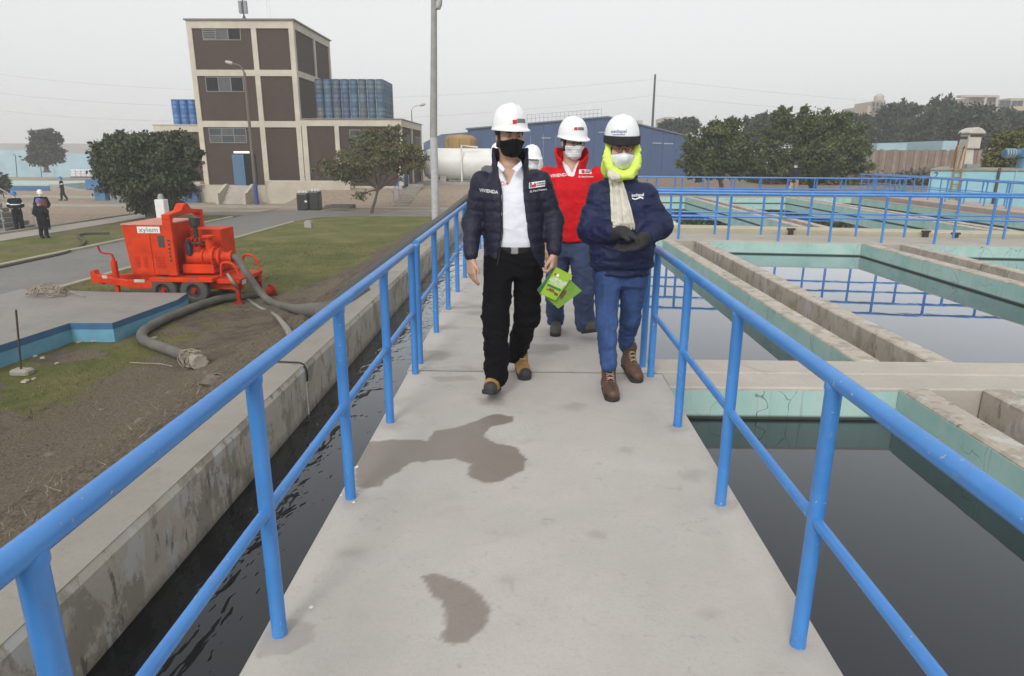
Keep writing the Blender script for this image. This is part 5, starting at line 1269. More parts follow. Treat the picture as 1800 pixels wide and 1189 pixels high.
# ================================================================ people: bodies and clothes grown from distance fields
class SDF:
    def __init__(s, lo, hi, res):
        s.lo = np.array(lo, float); s.res = res
        n = np.ceil((np.array(hi, float)-s.lo)/res).astype(int)+1
        s.ax = [(s.lo[i]+np.arange(n[i])*res).astype(np.float32) for i in range(3)]
        s.D = np.full(n, .3, np.float32)
    def blk(s, lo, hi):
        sl = []
        for i in range(3):
            a = int(max(0, math.floor((lo[i]-s.lo[i])/s.res))); b = int(min(len(s.ax[i]), math.ceil((hi[i]-s.lo[i])/s.res)+1))
            sl.append(slice(a, max(a, b)))
        return tuple(sl), s.ax[0][sl[0]][:, None, None], s.ax[1][sl[1]][None, :, None], s.ax[2][sl[2]][None, None, :]
    def op(s, fn, lo, hi, k=.02, mode='u'):
        sl, X, Y, Z = s.blk(lo, hi)
        A = s.D[sl]
        if A.size == 0: return s
        d = fn(X, Y, Z).astype(np.float32)
        if mode == 'u':
            h = np.maximum(k-np.abs(A-d), 0)/k; r = np.minimum(A, d)-h*h*k*.25
        else:
            if mode == 's': d = -d
            h = np.maximum(k-np.abs(A-d), 0)/k; r = np.maximum(A, d)+h*h*k*.25
        s.D[sl] = r
        return s
    def cone(s, a, b, ra, rb, k=.02, mode='u', quilt=None, s0=0.):
        a = np.array(a, float); b = np.array(b, float); ab = b-a; L2 = float(ab@ab)+1e-12; L = math.sqrt(L2); m_ = max(ra, rb)+k+.035
        def fn(X, Y, Z):
            t = np.clip(((X-a[0])*ab[0]+(Y-a[1])*ab[1]+(Z-a[2])*ab[2])/L2, 0, 1)
            d = np.sqrt((X-a[0]-t*ab[0])**2+(Y-a[1]-t*ab[1])**2+(Z-a[2]-t*ab[2])**2)-(ra+t*(rb-ra))
            if quilt: d = d-quilt[0]*np.abs(np.sin(np.pi*(s0+t*L)/quilt[1]))**.6
            return d
        return s.op(fn, np.minimum(a, b)-m_, np.maximum(a, b)+m_, k, mode)
    def chain(s, pts, rs, k=.02, quilt=None):
        s0 = 0.
        for (a, b), (ra, rb) in zip(zip(pts[:-1], pts[1:]), zip(rs[:-1], rs[1:])):
            s.cone(a, b, ra, rb, k, quilt=quilt, s0=s0); s0 += float(np.linalg.norm(np.array(b)-np.array(a)))
        return s
    def ell(s, c, r, R=None, k=.02, mode='u'):
        c = np.array(c, float); r = np.array(r, float); m_ = r.max()+k+.035
        def fn(X, Y, Z):
            x, y, z = X-c[0], Y-c[1], Z-c[2]
            if R is not None: x, y, z = (R[0, 0]*x+R[1, 0]*y+R[2, 0]*z, R[0, 1]*x+R[1, 1]*y+R[2, 1]*z, R[0, 2]*x+R[1, 2]*y+R[2, 2]*z)
            k0 = np.sqrt((x/r[0])**2+(y/r[1])**2+(z/r[2])**2); k1 = np.sqrt((x/r[0]**2)**2+(y/r[1]**2)**2+(z/r[2]**2)**2)+1e-6
            return k0*(k0-1)/k1
        return s.op(fn, c-m_, c+m_, k, mode)
    def loft(s, tab, k=.02, yaw=0., ex=2.3, quilt=None, mode='u'):
        tab = np.array(sorted(tab), float); z0, z1 = tab[0, 0], tab[-1, 0]; m_ = tab[:, 3:].max()+k+.05
        lo = (tab[:, 1].min()-m_, tab[:, 2].min()-m_, z0-.06); hi = (tab[:, 1].max()+m_, tab[:, 2].max()+m_, z1+.06)
        cy, sy = math.cos(yaw), math.sin(yaw)
        def fn(X, Y, Z):
            g = lambda i: np.interp(Z, tab[:, 0], tab[:, i])
            x = X-g(1); y = Y-g(2); x, y = cy*x+sy*y, -sy*x+cy*y
            rx, ry = g(3), g(4)
            q = (np.abs(x/rx)**ex+np.abs(y/ry)**ex)**(1/ex)
            d = (q-1)*np.minimum(rx, ry)
            if quilt: d = d-quilt[0]*np.abs(np.sin(np.pi*Z/quilt[1]))**.6
            return np.maximum(d, np.maximum(z0-Z, Z-z1))
        return s.op(fn, lo, hi, k, mode)
    def cut(s, fn, mode='s', k=.004):
        return s.op(fn, s.lo-1, s.lo+9, k, mode)
    def arrays(s):
        D = s.D; S = D < 0
        cnt = sum(S[a:S.shape[0]-1+a, b:S.shape[1]-1+b, c:S.shape[2]-1+c].astype(np.int8) for a in (0, 1) for b in (0, 1) for c in (0, 1))
        act = (cnt > 0) & (cnt < 8); ids = np.argwhere(act); vid = np.full(act.shape, -1, np.int32); vid[act] = np.arange(len(ids))
        cr = [(a, b, c) for a in (0, 1) for b in (0, 1) for c in (0, 1)]
        val = {q: D[ids[:, 0]+q[0], ids[:, 1]+q[1], ids[:, 2]+q[2]] for q in cr}
        acc = np.zeros((len(ids), 3)); num = np.zeros(len(ids))
        for q in cr:
            for ax in range(3):
                if q[ax] == 0:
                    w = tuple(1 if i == ax else q[i] for i in range(3)); va, vb = val[q], val[w]; m_ = (va < 0) != (vb < 0)
                    t = np.where(m_, va/(va-vb+1e-12), 0); p = np.array(q, float)[None, :].repeat(len(ids), 0); p[:, ax] = t
                    acc += p*m_[:, None]; num += m_
        V = s.lo+(ids+acc/np.maximum(num, 1)[:, None])*s.res
        F = []
        for ax in range(3):
            u, v = [(1, 2), (2, 0), (0, 1)][ax]
            A = S; sl0 = [slice(None)]*3; sl1 = [slice(None)]*3; sl0[ax] = slice(0, -1); sl1[ax] = slice(1, None)
            df = A[tuple(sl0)] != A[tuple(sl1)]; e = np.argwhere(df)
            ok = (e[:, u] > 0) & (e[:, v] > 0) & (e[:, u] < D.shape[u]-1) & (e[:, v] < D.shape[v]-1); e = e[ok]
            def cell(du, dv):
                c = e.copy(); c[:, u] -= du; c[:, v] -= dv; return vid[c[:, 0], c[:, 1], c[:, 2]]
            q = np.stack([cell(1, 1), cell(0, 1), cell(0, 0), cell(1, 0)], -1)
            ins = A[e[:, 0], e[:, 1], e[:, 2]]; q[~ins] = q[~ins][:, ::-1]; F.append(q)
        F = np.concatenate(F); F = F[(F >= 0).all(1)]
        return V, F
    def mesh(s, name, mat, parent, disp=None, relax=1, xf=None):
        V, F = s.arrays()
        for _ in range(relax):
            nb = np.zeros_like(V); c = np.zeros(len(V))
            for i in range(4):
                j = (i+1) % 4; np.add.at(nb, F[:, i], V[F[:, j]]); np.add.at(c, F[:, i], 1); np.add.at(nb, F[:, j], V[F[:, i]]); np.add.at(c, F[:, j], 1)
            V = V*.45+.55*nb/np.maximum(c, 1)[:, None]
        if disp is not None:
            a = V[F[:, 2]]-V[F[:, 0]]; b = V[F[:, 3]]-V[F[:, 1]]; fnm = np.cross(a, b); nm = np.zeros_like(V)
            for i in range(4): np.add.at(nm, F[:, i], fnm)
            nm /= np.linalg.norm(nm, axis=1)[:, None]+1e-9
            V = V+nm*disp(V)[:, None]
        if xf is not None: V = V@xf[0].T+xf[1]
        o = raw_mesh(name, V, F, mat, parent)
        o['_n'] = len(F)
        TREES[o.name] = (V, F)
        del o['_n']
        return o
TREES = {}
def amax_(l):
    r = l[0]
    for a in l[1:]: r = np.maximum(r, a)
    return r
def ridge(V, a, s, seed, st=(1, 1, 1)):
    n = np.abs(fbm(V[:, 0]*st[0], V[:, 1]*st[1], V[:, 2]*st[2], s, seed, 3)); return a*((1-np.clip(n*1.6, 0, 1))**2-.25)
def decal(name, V2, F, origin, target, mat, parent, n=(0, -1, 0), right=(1, 0, 0), up=(0, 0, 1), off=.0025, R=None):
    V, Fq = TREES[target.name]; bv = BVHTree.FromPolygons([tuple(v) for v in V], [tuple(int(i) for i in f) for f in Fq])
    o = np.array(origin, float); n = np.array(n, float); r = np.array(right, float); u = np.array(up, float); out = []
    hit0 = bv.ray_cast(Vector(o+n*.5), Vector(-n))[0]; dep = .5 if hit0 is None else (Vector(o+n*.5)-hit0).length
    for v in V2:
        p = o+r*v[0]+u*v[1]+n*.5; h = bv.ray_cast(Vector(p), Vector(-n))
        d = dep if h[0] is None or abs((Vector(p)-h[0]).length-dep) > .06 else (Vector(p)-h[0]).length
        out.append(p-n*(d-off))
    mb = MB(); mb.add(out, F); ob = mb.build(name, mat, parent, smooth=True); return ob
def rect2(w, h, nx=6, ny=2, cx=0., cy=0.):
    V = [(cx+w*(i/nx-.5), cy+h*(j/ny-.5)) for j in range(ny+1) for i in range(nx+1)]
    return V, [(j*(nx+1)+i, j*(nx+1)+i+1, (j+1)*(nx+1)+i+1, (j+1)*(nx+1)+i) for j in range(ny) for i in range(nx)]
def rotz(a): return np.array([[math.cos(a), -math.sin(a), 0], [math.sin(a), math.cos(a), 0], [0, 0, 1]])
def rotx(a): return np.array([[1, 0, 0], [0, math.cos(a), -math.sin(a)], [0, math.sin(a), math.cos(a)]])
def roty(a): return np.array([[math.cos(a), 0, math.sin(a)], [0, 1, 0], [-math.sin(a), 0, math.cos(a)]])
def head(S, c, R, s=1., neck=None, features=True):
    c = np.array(c, float); L = lambda x, y, z: c+R@(np.array([x, y, z])*s)
    S.ell(L(0, .012, .035), np.array([.076, .096, .092])*s, R, .02)
    S.ell(L(0, -.020, -.045), np.array([.060, .070, .072])*s, R, .03)
    S.cone(L(-.018, -.058, -.098), L(.018, -.058, -.098), .020*s, .020*s, .03)
    for q in (-1, 1): S.cone(L(q*.045, .005, -.06), L(q*.02, -.05, -.095), .024*s, .02*s, .025)
    if features:
        S.cone(L(0, -.084, .012), L(0, -.106, -.026), .009*s, .014*s, .014)
        S.cone(L(-.012, -.092, -.032), L(.012, -.092, -.032), .010*s, .010*s, .01)
        S.cone(L(-.034, -.078, .024), L(.034, -.078, .024), .012*s, .012*s, .016)
        S.cone(L(-.018, -.082, -.066), L(.018, -.082, -.066), .010*s, .010*s, .012)
        for q in (-1, 1):
            S.ell(L(q*.046, -.058, -.022), np.array([.024, .026, .022])*s, R, .03)
            S.ell(L(q*.032, -.097, .002), np.array([.017, .016, .012])*s, R, .012, 's')
            S.ell(L(q*.078, .012, -.012), np.array([.010, .019, .031])*s, R, .008)
    if neck is not None: S.cone(L(0, .018, -.06), neck, .054*s, .062*s, .04)
    return L
def hand(S, w, d, n, t, curl=(.3, .35, .4, .45), s=1., k=.006, thumb=.5, rf=1.):
    w, d, n, t = (np.array(v, float) for v in (w, d, n, t)); d /= np.linalg.norm(d); n = n-d*(n@d); n /= np.linalg.norm(n); sg = t@np.cross(d, n); t = np.cross(d, n)*(1 if sg >= 0 else -1)
    for i in range(4):
        kn = w+d*(.088-.004*abs(i-1))*s+t*(.030-.020*i)*s
        S.cone(w+t*(.014-.009*i)*s, kn, .017*s*rf, .0125*s*rf, .014)
        p = kn; a = curl[i]*.7; ln = (.90, 1., .95, .76)[i]; r = .0098*s*rf
        for j, l in enumerate((.044, .027, .021)):
            dd = d*math.cos(a)+n*math.sin(a); q = p+dd*l*ln*s; S.cone(p, q, r, r*.88, k); p = q; r *= .88; a += curl[i]*(1.15 if j == 0 else .9)
    p = w+d*.022*s+t*.022*s; a = thumb
    S.cone(w, p, .019*s*rf, .016*s*rf, .012)
    dd = d*.72+t*.62+n*.25*a; dd /= np.linalg.norm(dd); q = p+dd*.045*s; S.cone(p, q, .0145*s*rf, .0115*s*rf, .008)
    dd = d*.88+t*.2+n*.42*a; dd /= np.linalg.norm(dd); S.cone(q, q+dd*.032*s, .0112*s*rf, .0095*s*rf, k)
    return S
# materials
m_skin = M('skin_tan', (.46, .275, .19), .5, .12, 25, .15, 120)
m_skin2 = M('skin_light', (.54, .345, .25), .5, .12, 25, .15, 120)
m_hair = M('black_hair', (.012, .010, .009), .5, .3, 60)
m_helm = M('helmet_white', (.78, .79, .80), .28, .03, 5, 0, 80, coat=.3)
m_puff = M('navy_puffer', (.013, .015, .032), .60, .25, 14, .3, 130, spec=.3)
m_navy = M('navy_nylon', (.009, .015, .055), .60, .25, 10, .3, 110, spec=.3)
m_redj = M('red_softshell', (.55, .008, .014), .75, .12, 12, .3, 200, spec=.2)
m_shirt = M('white_shirt', (.68, .70, .76), .8, .05, 14, .25, 220)
m_blk = M('black_trousers', (.0045, .0045, .006), .9, .3, 12, .4, 260, spec=.15)
m_jean = M('blue_denim', (.038, .074, .19), .9, .45, 8, .5, 320, stretch=(1, 1, .35), spec=.2)
m_blue = M('grey_blue_work_trousers', (.05, .07, .135), .85, .2, 9, .3, 240, spec=.2)
m_maskb = M('black_mask', (.006, .006, .007), .85, .15, 20, .2, 300, spec=.2)
m_maskw = M('white_mask', (.72, .74, .76), .75, .04, 20, .2, 200)
m_neon = M('neon_hood', (.66, .84, .13), .75, .08, 14, .2, 120)
m_scarf = M('offwhite_scarf', (.60, .57, .49), .95, .1, 30, .6, 260)
m_glove = M('charcoal_glove', (.032, .032, .034), .85, .3, 16, .4, 200, spec=.25)
m_tan = M('tan_nubuck', (.36, .20, .065), .8, .25, 16, .3, 160)
m_brown = M('brown_leather', (.085, .042, .026), .5, .3, 14, .3, 160)
m_olive = M('olive_suede', (.085, .08, .06), .85, .25, 14, .3, 160)
m_sole = M('black_sole', (.02, .02, .02), .75, .2)
m_lace = M('lace', (.05, .04, .035), .9); m_lacey = M('pale_lace', (.45, .35, .22), .9)
m_eye = M('eye_white', (.7, .68, .66), .25, .02); m_iris = M('dark_iris', (.03, .018, .012), .2)
m_frame_g = M('dark_spectacle_frame', (.03, .015, .012), .35); m_frame_r = M('brown_spectacle_frame', (.16, .05, .035), .35)
m_lens = mat_glass('spectacle_lens'); tl = m_lens.node_tree.nodes['Principled BSDF']; tl.inputs['Transmission Weight'].default_value = 1; tl.inputs['Base Color'].default_value = (.95, .97, .97, 1); tl.inputs['Roughness'].default_value = .02; tl.inputs['IOR'].default_value = 1.05
m_wtxt = M('white_print', (.75, .75, .76), .7, .03); m_rtxt = M('red_print', (.5, .012, .03), .7, .03); m_gtxt = M('grey_print', (.16, .16, .17), .7, .03); m_btxt = M('blue_grey_print', (.13, .14, .3), .7)
m_metal = M('buckle_metal', (.5, .5, .48), .3, .1, 10, metal=1.)

def helmet(parent, c, R, mat=m_helm, s=1., brim=.034, res=(40, 18), tilt=0., band=None):
    "hard hat shell: dome with raised crown ridge, brim longer in front"
    nu, nv = res; R = R@rotx(tilt); c = np.array(c, float); V = []; F = []
    a0, b0, h = .113*s, .135*s, .140*s
    prof = [(1.0, 0.)]
    def pt(th, e, z):
        x = math.sin(th)*a0*e; y = -math.cos(th)*b0*e
        return np.array([x, y, z])
    for j in range(nv+1):
        ph = (j/nv)*math.pi/2
        for i in range(nu):
            th = 2*math.pi*i/nu; p = pt(th, math.cos(ph)**.72, h*math.sin(ph)**1.0)
            rdg = .010*s*math.exp(-(p[0]/(.020*s))**2)*sstep(.25, .6, np.array(math.sin(ph)))+.004*s*(math.exp(-((abs(p[0])-.045*s)/(.012*s))**2))*float(sstep(.3, .6, np.array(math.sin(ph))))
            nrm = p/np.linalg.norm(p+1e-9); V.append(p+nrm*float(rdg))
    def ring(e, z, bf):
        for i in range(nu):
            th = 2*math.pi*i/nu; fr = max(0., math.cos(th))**1.4; w_ = .005*s+brim*s*fr*bf
            p = pt(th, 1., z-.014*s*fr*bf); o_ = np.array([math.sin(th), -math.cos(th), 0]); V.append(p+o_*w_*e)
    base = len(V)
    ring(.25, -.004*s, .6); ring(1., -.012*s, 1.); ring(1., -.018*s, 1.); ring(.1, -.012*s, .6)
    for j in range(nv):
        for i in range(nu):
            a = j*nu+i; b = j*nu+(i+1) % nu; F.append((a, b, b+nu, a+nu))
    seq = [0, base, base+nu, base+2*nu, base+3*nu]
    for a_, b_ in zip(seq[:-1], seq[1:]):
        for i in range(nu): F.append((b_+i, b_+(i+1) % nu, a_+(i+1) % nu, a_+i))
    F.append(tuple(base+3*nu+i for i in range(nu)))
    W = [c+R@v for v in V]; mb = MB(); mb.add(W, F); o = mb.build('helmet', mat, parent, smooth=True)
    q4 = [f for f in F if len(f) == 4]; TREES[o.name] = (np.array(W), np.array(q4))
    return o, R
def eyes(parent, L, R, s=1., col=m_iris, brow=True, skin=m_skin):
    for q in (-1, 1):
        e = MB().lathe([(0, -.0125*s)]+[(.0125*s*math.sin(a), -.0125*s*math.cos(a)) for a in np.linspace(.3, 2.84, 8)]+[(0, .0125*s)], 12, L(q*.032, -.0765, .002)).build('eye', m_eye, parent, smooth=True)
        f = R@np.array([0, -1., 0]); p = L(q*.032, -.0765, .001)+f*.0100*s
        MB().lathe([(.0074*s, 0), (.006*s, .0022*s), (0, .0032*s)], 12, p, f).build('iris', col, e, smooth=True)
        if brow: MB().tube([L(q*.016, -.096, .019), L(q*.034, -.094, .024), L(q*.052, -.080, .020)], [.0035*s, .0045*s, .002*s], 6).build('eyebrow', m_hair, parent, smooth=True)
        MB().tube([L(q*.017, -.0860, .006), L(q*.032, -.0905, .0095), L(q*.048, -.082, .004)], [.003*s, .0042*s, .003*s], 8).build('eyelid', skin, parent, smooth=True)
        MB().tube([L(q*.018, -.0850, -.003), L(q*.032, -.0885, -.0075), L(q*.047, -.081, -.003)], [.0025*s, .0034*s, .0025*s], 8).build('eyelid', skin, parent, smooth=True)
def glasses(parent, L, mat, s=1.):
    g = MB()
    for q in (-1, 1):
        pts = [L(q*.032+.024*math.cos(a)*(1 if abs(math.cos(a)) < .9 else .97), -.108+.010*abs(math.cos(a))*0, .000+.0155*math.sin(a)) for a in np.linspace(0, 2*math.pi, 17)]
        g.tube(pts, .0024*s, 6, False); g.tube([L(q*.056, -.107, .006), L(q*.074, -.06, .006), L(q*.079, .0, .002)], .0022*s, 6)
    g.tube([L(-.009, -.109, .004), L(0, -.112, .006), L(.009, -.109, .004)], .0022*s, 6)
    o = g.build('spectacles', mat, parent, smooth=True)
    for q in (-1, 1):
        mb = MB(); mb.add([L(q*.032+.022*math.cos(a), -.1075, .014*math.sin(a)) for a in np.linspace(0, 2*math.pi, 16, endpoint=False)], [tuple(range(16))]); mb.build('lens', m_lens, o)
def mask(parent, c, R, mat, res=.0035, beak=0., top=.000, bot=-.125, thick=.007, pleats=0, s=1.):
    c = np.array(c, float); S = SDF(c-.17, c+.17, res)
    L = head(S, c, R, s)
    S.cone(L(0, -.095, -.02), L(0, -.088, -.08), .020+thick*.5, .020, .03)
    if beak:
        S.cone(L(0, -.100, -.006), L(0, -.108-beak, -.052), .006, .006, .012); S.cone(L(0, -.108-beak, -.052), L(0, -.086, -.112), .006, .006, .012)
        for q in (-1, 1):
            S.cone(L(q*.046, -.062, -.040), L(q*.006, -.100-beak, -.05), .022, .010, .035); S.cone(L(q*.03, -.07, -.07), L(q*.004, -.098-beak*.7, -.06), .02, .010, .03)
    S.D -= thick
    def reg(X, Y, Z):
        x, y, z = X-c[0], Y-c[1], Z-c[2]
        lx = R[0, 0]*x+R[1, 0]*y+R[2, 0]*z; ly = R[0, 1]*x+R[1, 1]*y+R[2, 1]*z; lz = R[0, 2]*x+R[1, 2]*y+R[2, 2]*z
        ax_ = np.abs(lx)
        return amax_([lz-(top-.22*ax_+.0*ly), (bot+.30*ax_)-lz, ly+.022+0*lx, ax_-.074])
    S.cut(reg, 'i', .006)
    dsp = (lambda V: .0022*np.abs(np.sin(V[:, 2]*math.pi/.019))) if pleats else (lambda V: ridge(V, .0012, 30, 3))
    o = S.mesh('face_mask', mat, parent, dsp)
    for q in (-1, 1): MB().tube(curve_pts([L(q*.066, -.03, -.035), L(q*.08, -.005, .012), L(q*.083, .02, .012), L(q*.078, .015, -.03), L(q*.064, -.03, -.075)], 4), .0016, 5).build('ear_loop', mat, o)
    return o
def boot(parent, heel, yaw, pitch, mat, toe=None, lace=m_lace, shaft=.15, ln=1., roll_=0.):
    "heel: point under the heel; yaw 0 points at the camera; pitch>0 lifts the toe"
    R = rotz(yaw)@rotx(-pitch)@roty(roll_); o = np.array(heel, float); xf = (R, o)
    f = lambda x, y, z: np.array([x, -y*ln, z])
    S = SDF((-.075, -.34, -.01), (.075, .08, .24), .004)
    S.cone(f(0, .03, .045), f(0, .15, .042), .040, .043, .02); S.cone(f(0, .15, .042), f(.006, .215, .036), .045, .041, .02)
    S.cone(f(0, .035, .06), f(0, .03, shaft), .043, .049, .03); S.cone(f(0, .06, .09), f(0, .16, .05), .036, .036, .03)
    S.cut(lambda X, Y, Z: .018-Z+0*X+0*Y, 'i', .004)
    up = S.mesh('boot', mat, parent, lambda V: ridge(V, .0025, 22, 4), 1, xf)
    T_ = SDF((-.08, -.35, -.02), (.08, .09, .06), .005)
    def sole(X, Y, Z):
        y = -Y/ln; t = np.clip((y-.03)/(.215-.03), 0, 1); w_ = .043+.006*np.sin(t*3.1)*0+.006*t
        d = np.sqrt(X**2+(y-(.03+t*.185))**2)-w_
        return np.maximum(d, np.maximum(-Z, Z-(.026-.006*np.exp(-((y-.09)/.03)**2))))+0*X
    T_.op(sole, (-1, -1, -1), (1, 1, 1), .003); T_.mesh('sole', m_sole, up, None, 0, xf)
    if toe:
        U = SDF((-.075, -.34, -.01), (.075, -.12, .12), .004); U.cone(f(0, .15, .042), f(.006, .215, .036), .049, .045, .02)
        U.cut(lambda X, Y, Z: np.maximum(.016-Z, (.212-(-Y/ln)))+0*X, 'i', .004); U.mesh('toe_cap', toe, up, None, 1, xf)
    lc = MB()
    for k in range(5):
        y = .135-.022*k; z = .088+.018*k-(.0 if k else .004); w_ = .024
        for a, b in (((-w_, y, z), (w_, y-.012, z+.012)), ((w_, y, z), (-w_, y-.012, z+.012))):
            lc.tube([R@f(a[0], a[1]+.012, a[2])+o, R@f(0, (a[1]+b[1])/2+.020, (a[2]+b[2])/2+.008)+o, R@f(b[0], b[1]+.012, b[2])+o], .0028, 5)
    lc.build('lace', lace, up)
    return up
Pq = aty
def stand_collar(S, c, z0, z1, r0, r1, th, yc, slope):
    "band of cloth standing round the neck, lower in front"
    def fn(X, Y, Z):
        t = np.clip((Z-z0)/(z1-z0), 0, 1); r = r0+(r1-r0)*t; q = np.sqrt((X-c[0])**2+((Y-c[1])*1.05)**2)
        top = z1-slope*np.clip(yc-Y, -.05, .12)
        return np.maximum(np.abs(q-r)-th/2*(1-.35*t), np.maximum(z0-Z, Z-top))
    S.op(fn, (c[0]-.2, c[1]-.2, z0-.05), (c[0]+.2, c[1]+.2, z1+.06), .018)
def leg_field(hips, knees, ankles, r, hem, res=.008, pelvis=None, k=.03):
    pts = np.array(hips+knees+ankles+[p[1] for p in []]); S = SDF(pts.min(0)-.2, pts.max(0)+.2, res)
    for h, kn, a, rr in zip(hips, knees, ankles, r):
        S.chain([h, kn, a], rr, k)
    if pelvis: S.loft(pelvis, .05)
    for a, z in zip(ankles, hem):
        S.op(lambda X, Y, Z, a=a, z=z: (z-Z)+0*X+0*Y, (a[0]-.16, a[1]-.16, z-.3), (a[0]+.16, a[1]+.16, z+.06), .008, 'i')
    return S
def folds(a, s, seed): return lambda V: ridge(V, a, s, seed, (1, 1, 1.5))+.4*a*fbm(V[:, 0], V[:, 1], V[:, 2], s*2.2, seed+3)
# ---------------------------------------------------------------- man in the open navy puffer jacket
YM = 4.2
def man_navy():
    root = thing('person', 'person in an open navy puffer jacket, white shirt and black mask, holding green booklets', 'person', (-.1, YM+.05, 0))
    A = lambda px, py, d=0.: Pq(px, py, YM+d)
    hc = A(896, 239, .02); HR = rotz(rad(20))@rotx(rad(3))
    shL, elL, wrL = A(846, 317, .03), A(830, 392, .04), A(828, 452, -.10)
    shR, elR, wrR = A(951, 317, .03), A(974, 388, .05), A(974, 444, -.10)
    hipL, knL, anL = A(879, 455, 0), A(871, 560, -.07), A(873, 660, -.12)
    hipR, knR, anR = A(927, 455, .02), A(926, 556, .10), A(908, 624, .40)
    # body
    S = SDF((-.56, 3.75, -.0), (.36, 4.85, 1.83), .0065)
    L = head(S, hc, HR, .98, A(894, 300, .06))
    S.loft([(.86, -.085, 4.22, .14, .095), (1.0, -.085, 4.22, .135, .09), (1.25, -.1, 4.24, .155, .10), (1.38, -.11, 4.25, .14, .08), (1.44, -.115, 4.26, .06, .05)], .05)
    for sh, el, wr in ((shL, elL, wrL), (shR, elR, wrR)): S.chain([sh, el, wr], [.050, .040, .029], .03)
    for h, kn, a in ((hipL, knL, anL), (hipR, knR, anR)): S.chain([h, kn, a+np.array([0, 0, .05])], [.075, .052, .042], .04)
    hand(S, wrL+np.array([0, 0, -.015]), (.05, -.12, -1), (.55, .5, 0), (-.25, -1, 0), (.28, .36, .42, .5))
    hand(S, wrR+np.array([0, 0, -.01]), (-.05, -.28, -1), (-.7, .35, .05), (-.45, -1, 0), (1.0, 1.1, 1.15, 1.2), thumb=1.1)
    body = S.mesh('body', m_skin, root)
    eyes(root, L, HR, .98)
    # hair under the helmet
    S = SDF(hc-.16, hc+.16, .005); head(S, hc, HR, .98, None, False); S.D -= .012
    def reg(X, Y, Z):
        x, y, z = X-hc[0], Y-hc[1], Z-hc[2]; ly = HR[0, 1]*x+HR[1, 1]*y+HR[2, 1]*z; lz = z; lx = HR[0, 0]*x+HR[1, 0]*y
        return np.maximum(np.maximum(-.02-ly+.0*x, -.07-lz+.0), lz-.09)+0*lx
    S.cut(reg, 'i', .01); S.mesh('hair', m_hair, root, lambda V: ridge(V, .004, 40, 5))
    hm, hr = helmet(root, L(0, .004, .050), HR, tilt=rad(-3), s=.95)
    fdir = hr@np.array([0, -1, 0.])
    dn = np.array([.25, -.95, .15]); dn /= np.linalg.norm(dn); rr = np.array([.967, .254, .1])
    uu = np.array([0, 0, 1.])
    oc_ = A(907, 214, -.1)
    for w_, x_, mt in ((.02, -.03, m_wtxt), (.026, -.008, m_rtxt), (.058, .036, m_gtxt)):
        v, f = rect2(w_, .024, 5, 2, x_, x_*.10); decal('helmet_sticker', v, f, oc_, hm, mt, hm, dn, rr, uu)
    mask(root, hc, HR, m_maskb, top=-.012, bot=-.128, thick=.008, s=.98)
    # shirt
    S = SDF((-.36, 3.98, .85), (.18, 4.5, 1.52), .006)
    S.loft([(.935, -.083, 4.215, .150, .109), (.965, -.083, 4.215, .153, .112), (1.0, -.083, 4.212, .158, .118), (1.12, -.09, 4.212, .150, .124), (1.28, -.105, 4.225, .150, .120), (1.37, -.112, 4.24, .118, .095), (1.43, -.117, 4.25, .085, .075), (1.455, -.117, 4.25, .07, .068)], .03)
    nk = A(894, 300, .02)
    S.cone(nk+np.array([0, .04, .03]), hc+np.array([-.01, .03, -.05]), .058, .05, .02, 's')
    S.cut(lambda X, Y, Z: amax_([np.abs(X-nk[0]+.0)-.05*np.clip((Z-1.34)/.1, 0, 2), 1.345-Z+0*X, Y-4.2+0*X]), 's', .006)
    stand_collar(S, (-.117, 4.25), 1.40, 1.475, .066, .070, .012, 4.25, .5)
    S.cut(lambda X, Y, Z: amax_([np.abs(X-nk[0])-.05*np.clip((Z-1.34)/.1, 0, 2), 1.345-Z+0*X, Y-4.2+0*X]), 's', .006)
    shirt = S.mesh('shirt', m_shirt, root, lambda V: folds(.006, 7, 3)(V)*sstep(.955, 1.02, V[:, 2]))
    cl = MB()
    for q, x0, x1 in ((-1, 876, 885), (1, 916, 908)):
        a, b, c_, d_ = A(x0, 283, -.03), A(x0+q*2, 292, -.06), A(x1+q*1, 303, -.115), A(894-q*-6 if q > 0 else 888, 297, -.09)
        nrm = np.array([0, -.010, 0]); MB().hexa([a, b, c_, d_, a+nrm, b+nrm, c_+nrm, d_+nrm]).build('collar_flap', m_shirt, shirt, bevel=.004)
    MB().box(-.107, -.103, 4.078, 4.082, .97, .975).build('button', m_wtxt, shirt)
    v, f = text_mesh('DA', .032); decal('lettering', v, f, A(886, 324, -.13), shirt, m_rtxt, shirt)
    # belt and trousers
    bl = SDF((-.32, 4.0, .90), (.16, 4.45, 1.0), .005)
    bl.loft([(.927, -.083, 4.215, .160, .119), (.967, -.083, 4.215, .160, .119)], .004); bl.mesh('belt', M('black_leather', (.008, .008, .008), .55, spec=.25), root)
    bk = np.array([-.083, 4.092, .947]); MB().box(bk[0]-.024, bk[0]+.024, bk[1]-.006, bk[1]+.008, bk[2]-.021, bk[2]+.021).build('buckle', m_metal, root, bevel=.004)
    S = leg_field([hipL, hipR], [knL, knR], [anL, anR], [(.098, .082, .076), (.098, .080, .068)], [anL[2]-.055, anR[2]-.05], .0075, [(.78, -.085, 4.21, .15, .10), (.87, -.083, 4.215, .163, .115), (.945, -.083, 4.215, .157, .116)])
    S.mesh('trousers', m_blk, root, lambda V: ridge(V, .011, 6, 9, (1.2, 1.2, 1.6))*sstep(.85, .55, V[:, 2])+ridge(V, .007, 11, 19, (.7, .7, 1.5)))
    # jacket
    Q = (.0042, .062)
    S = SDF((-.50, 3.95, .74), (.34, 4.55, 1.56), .0062)
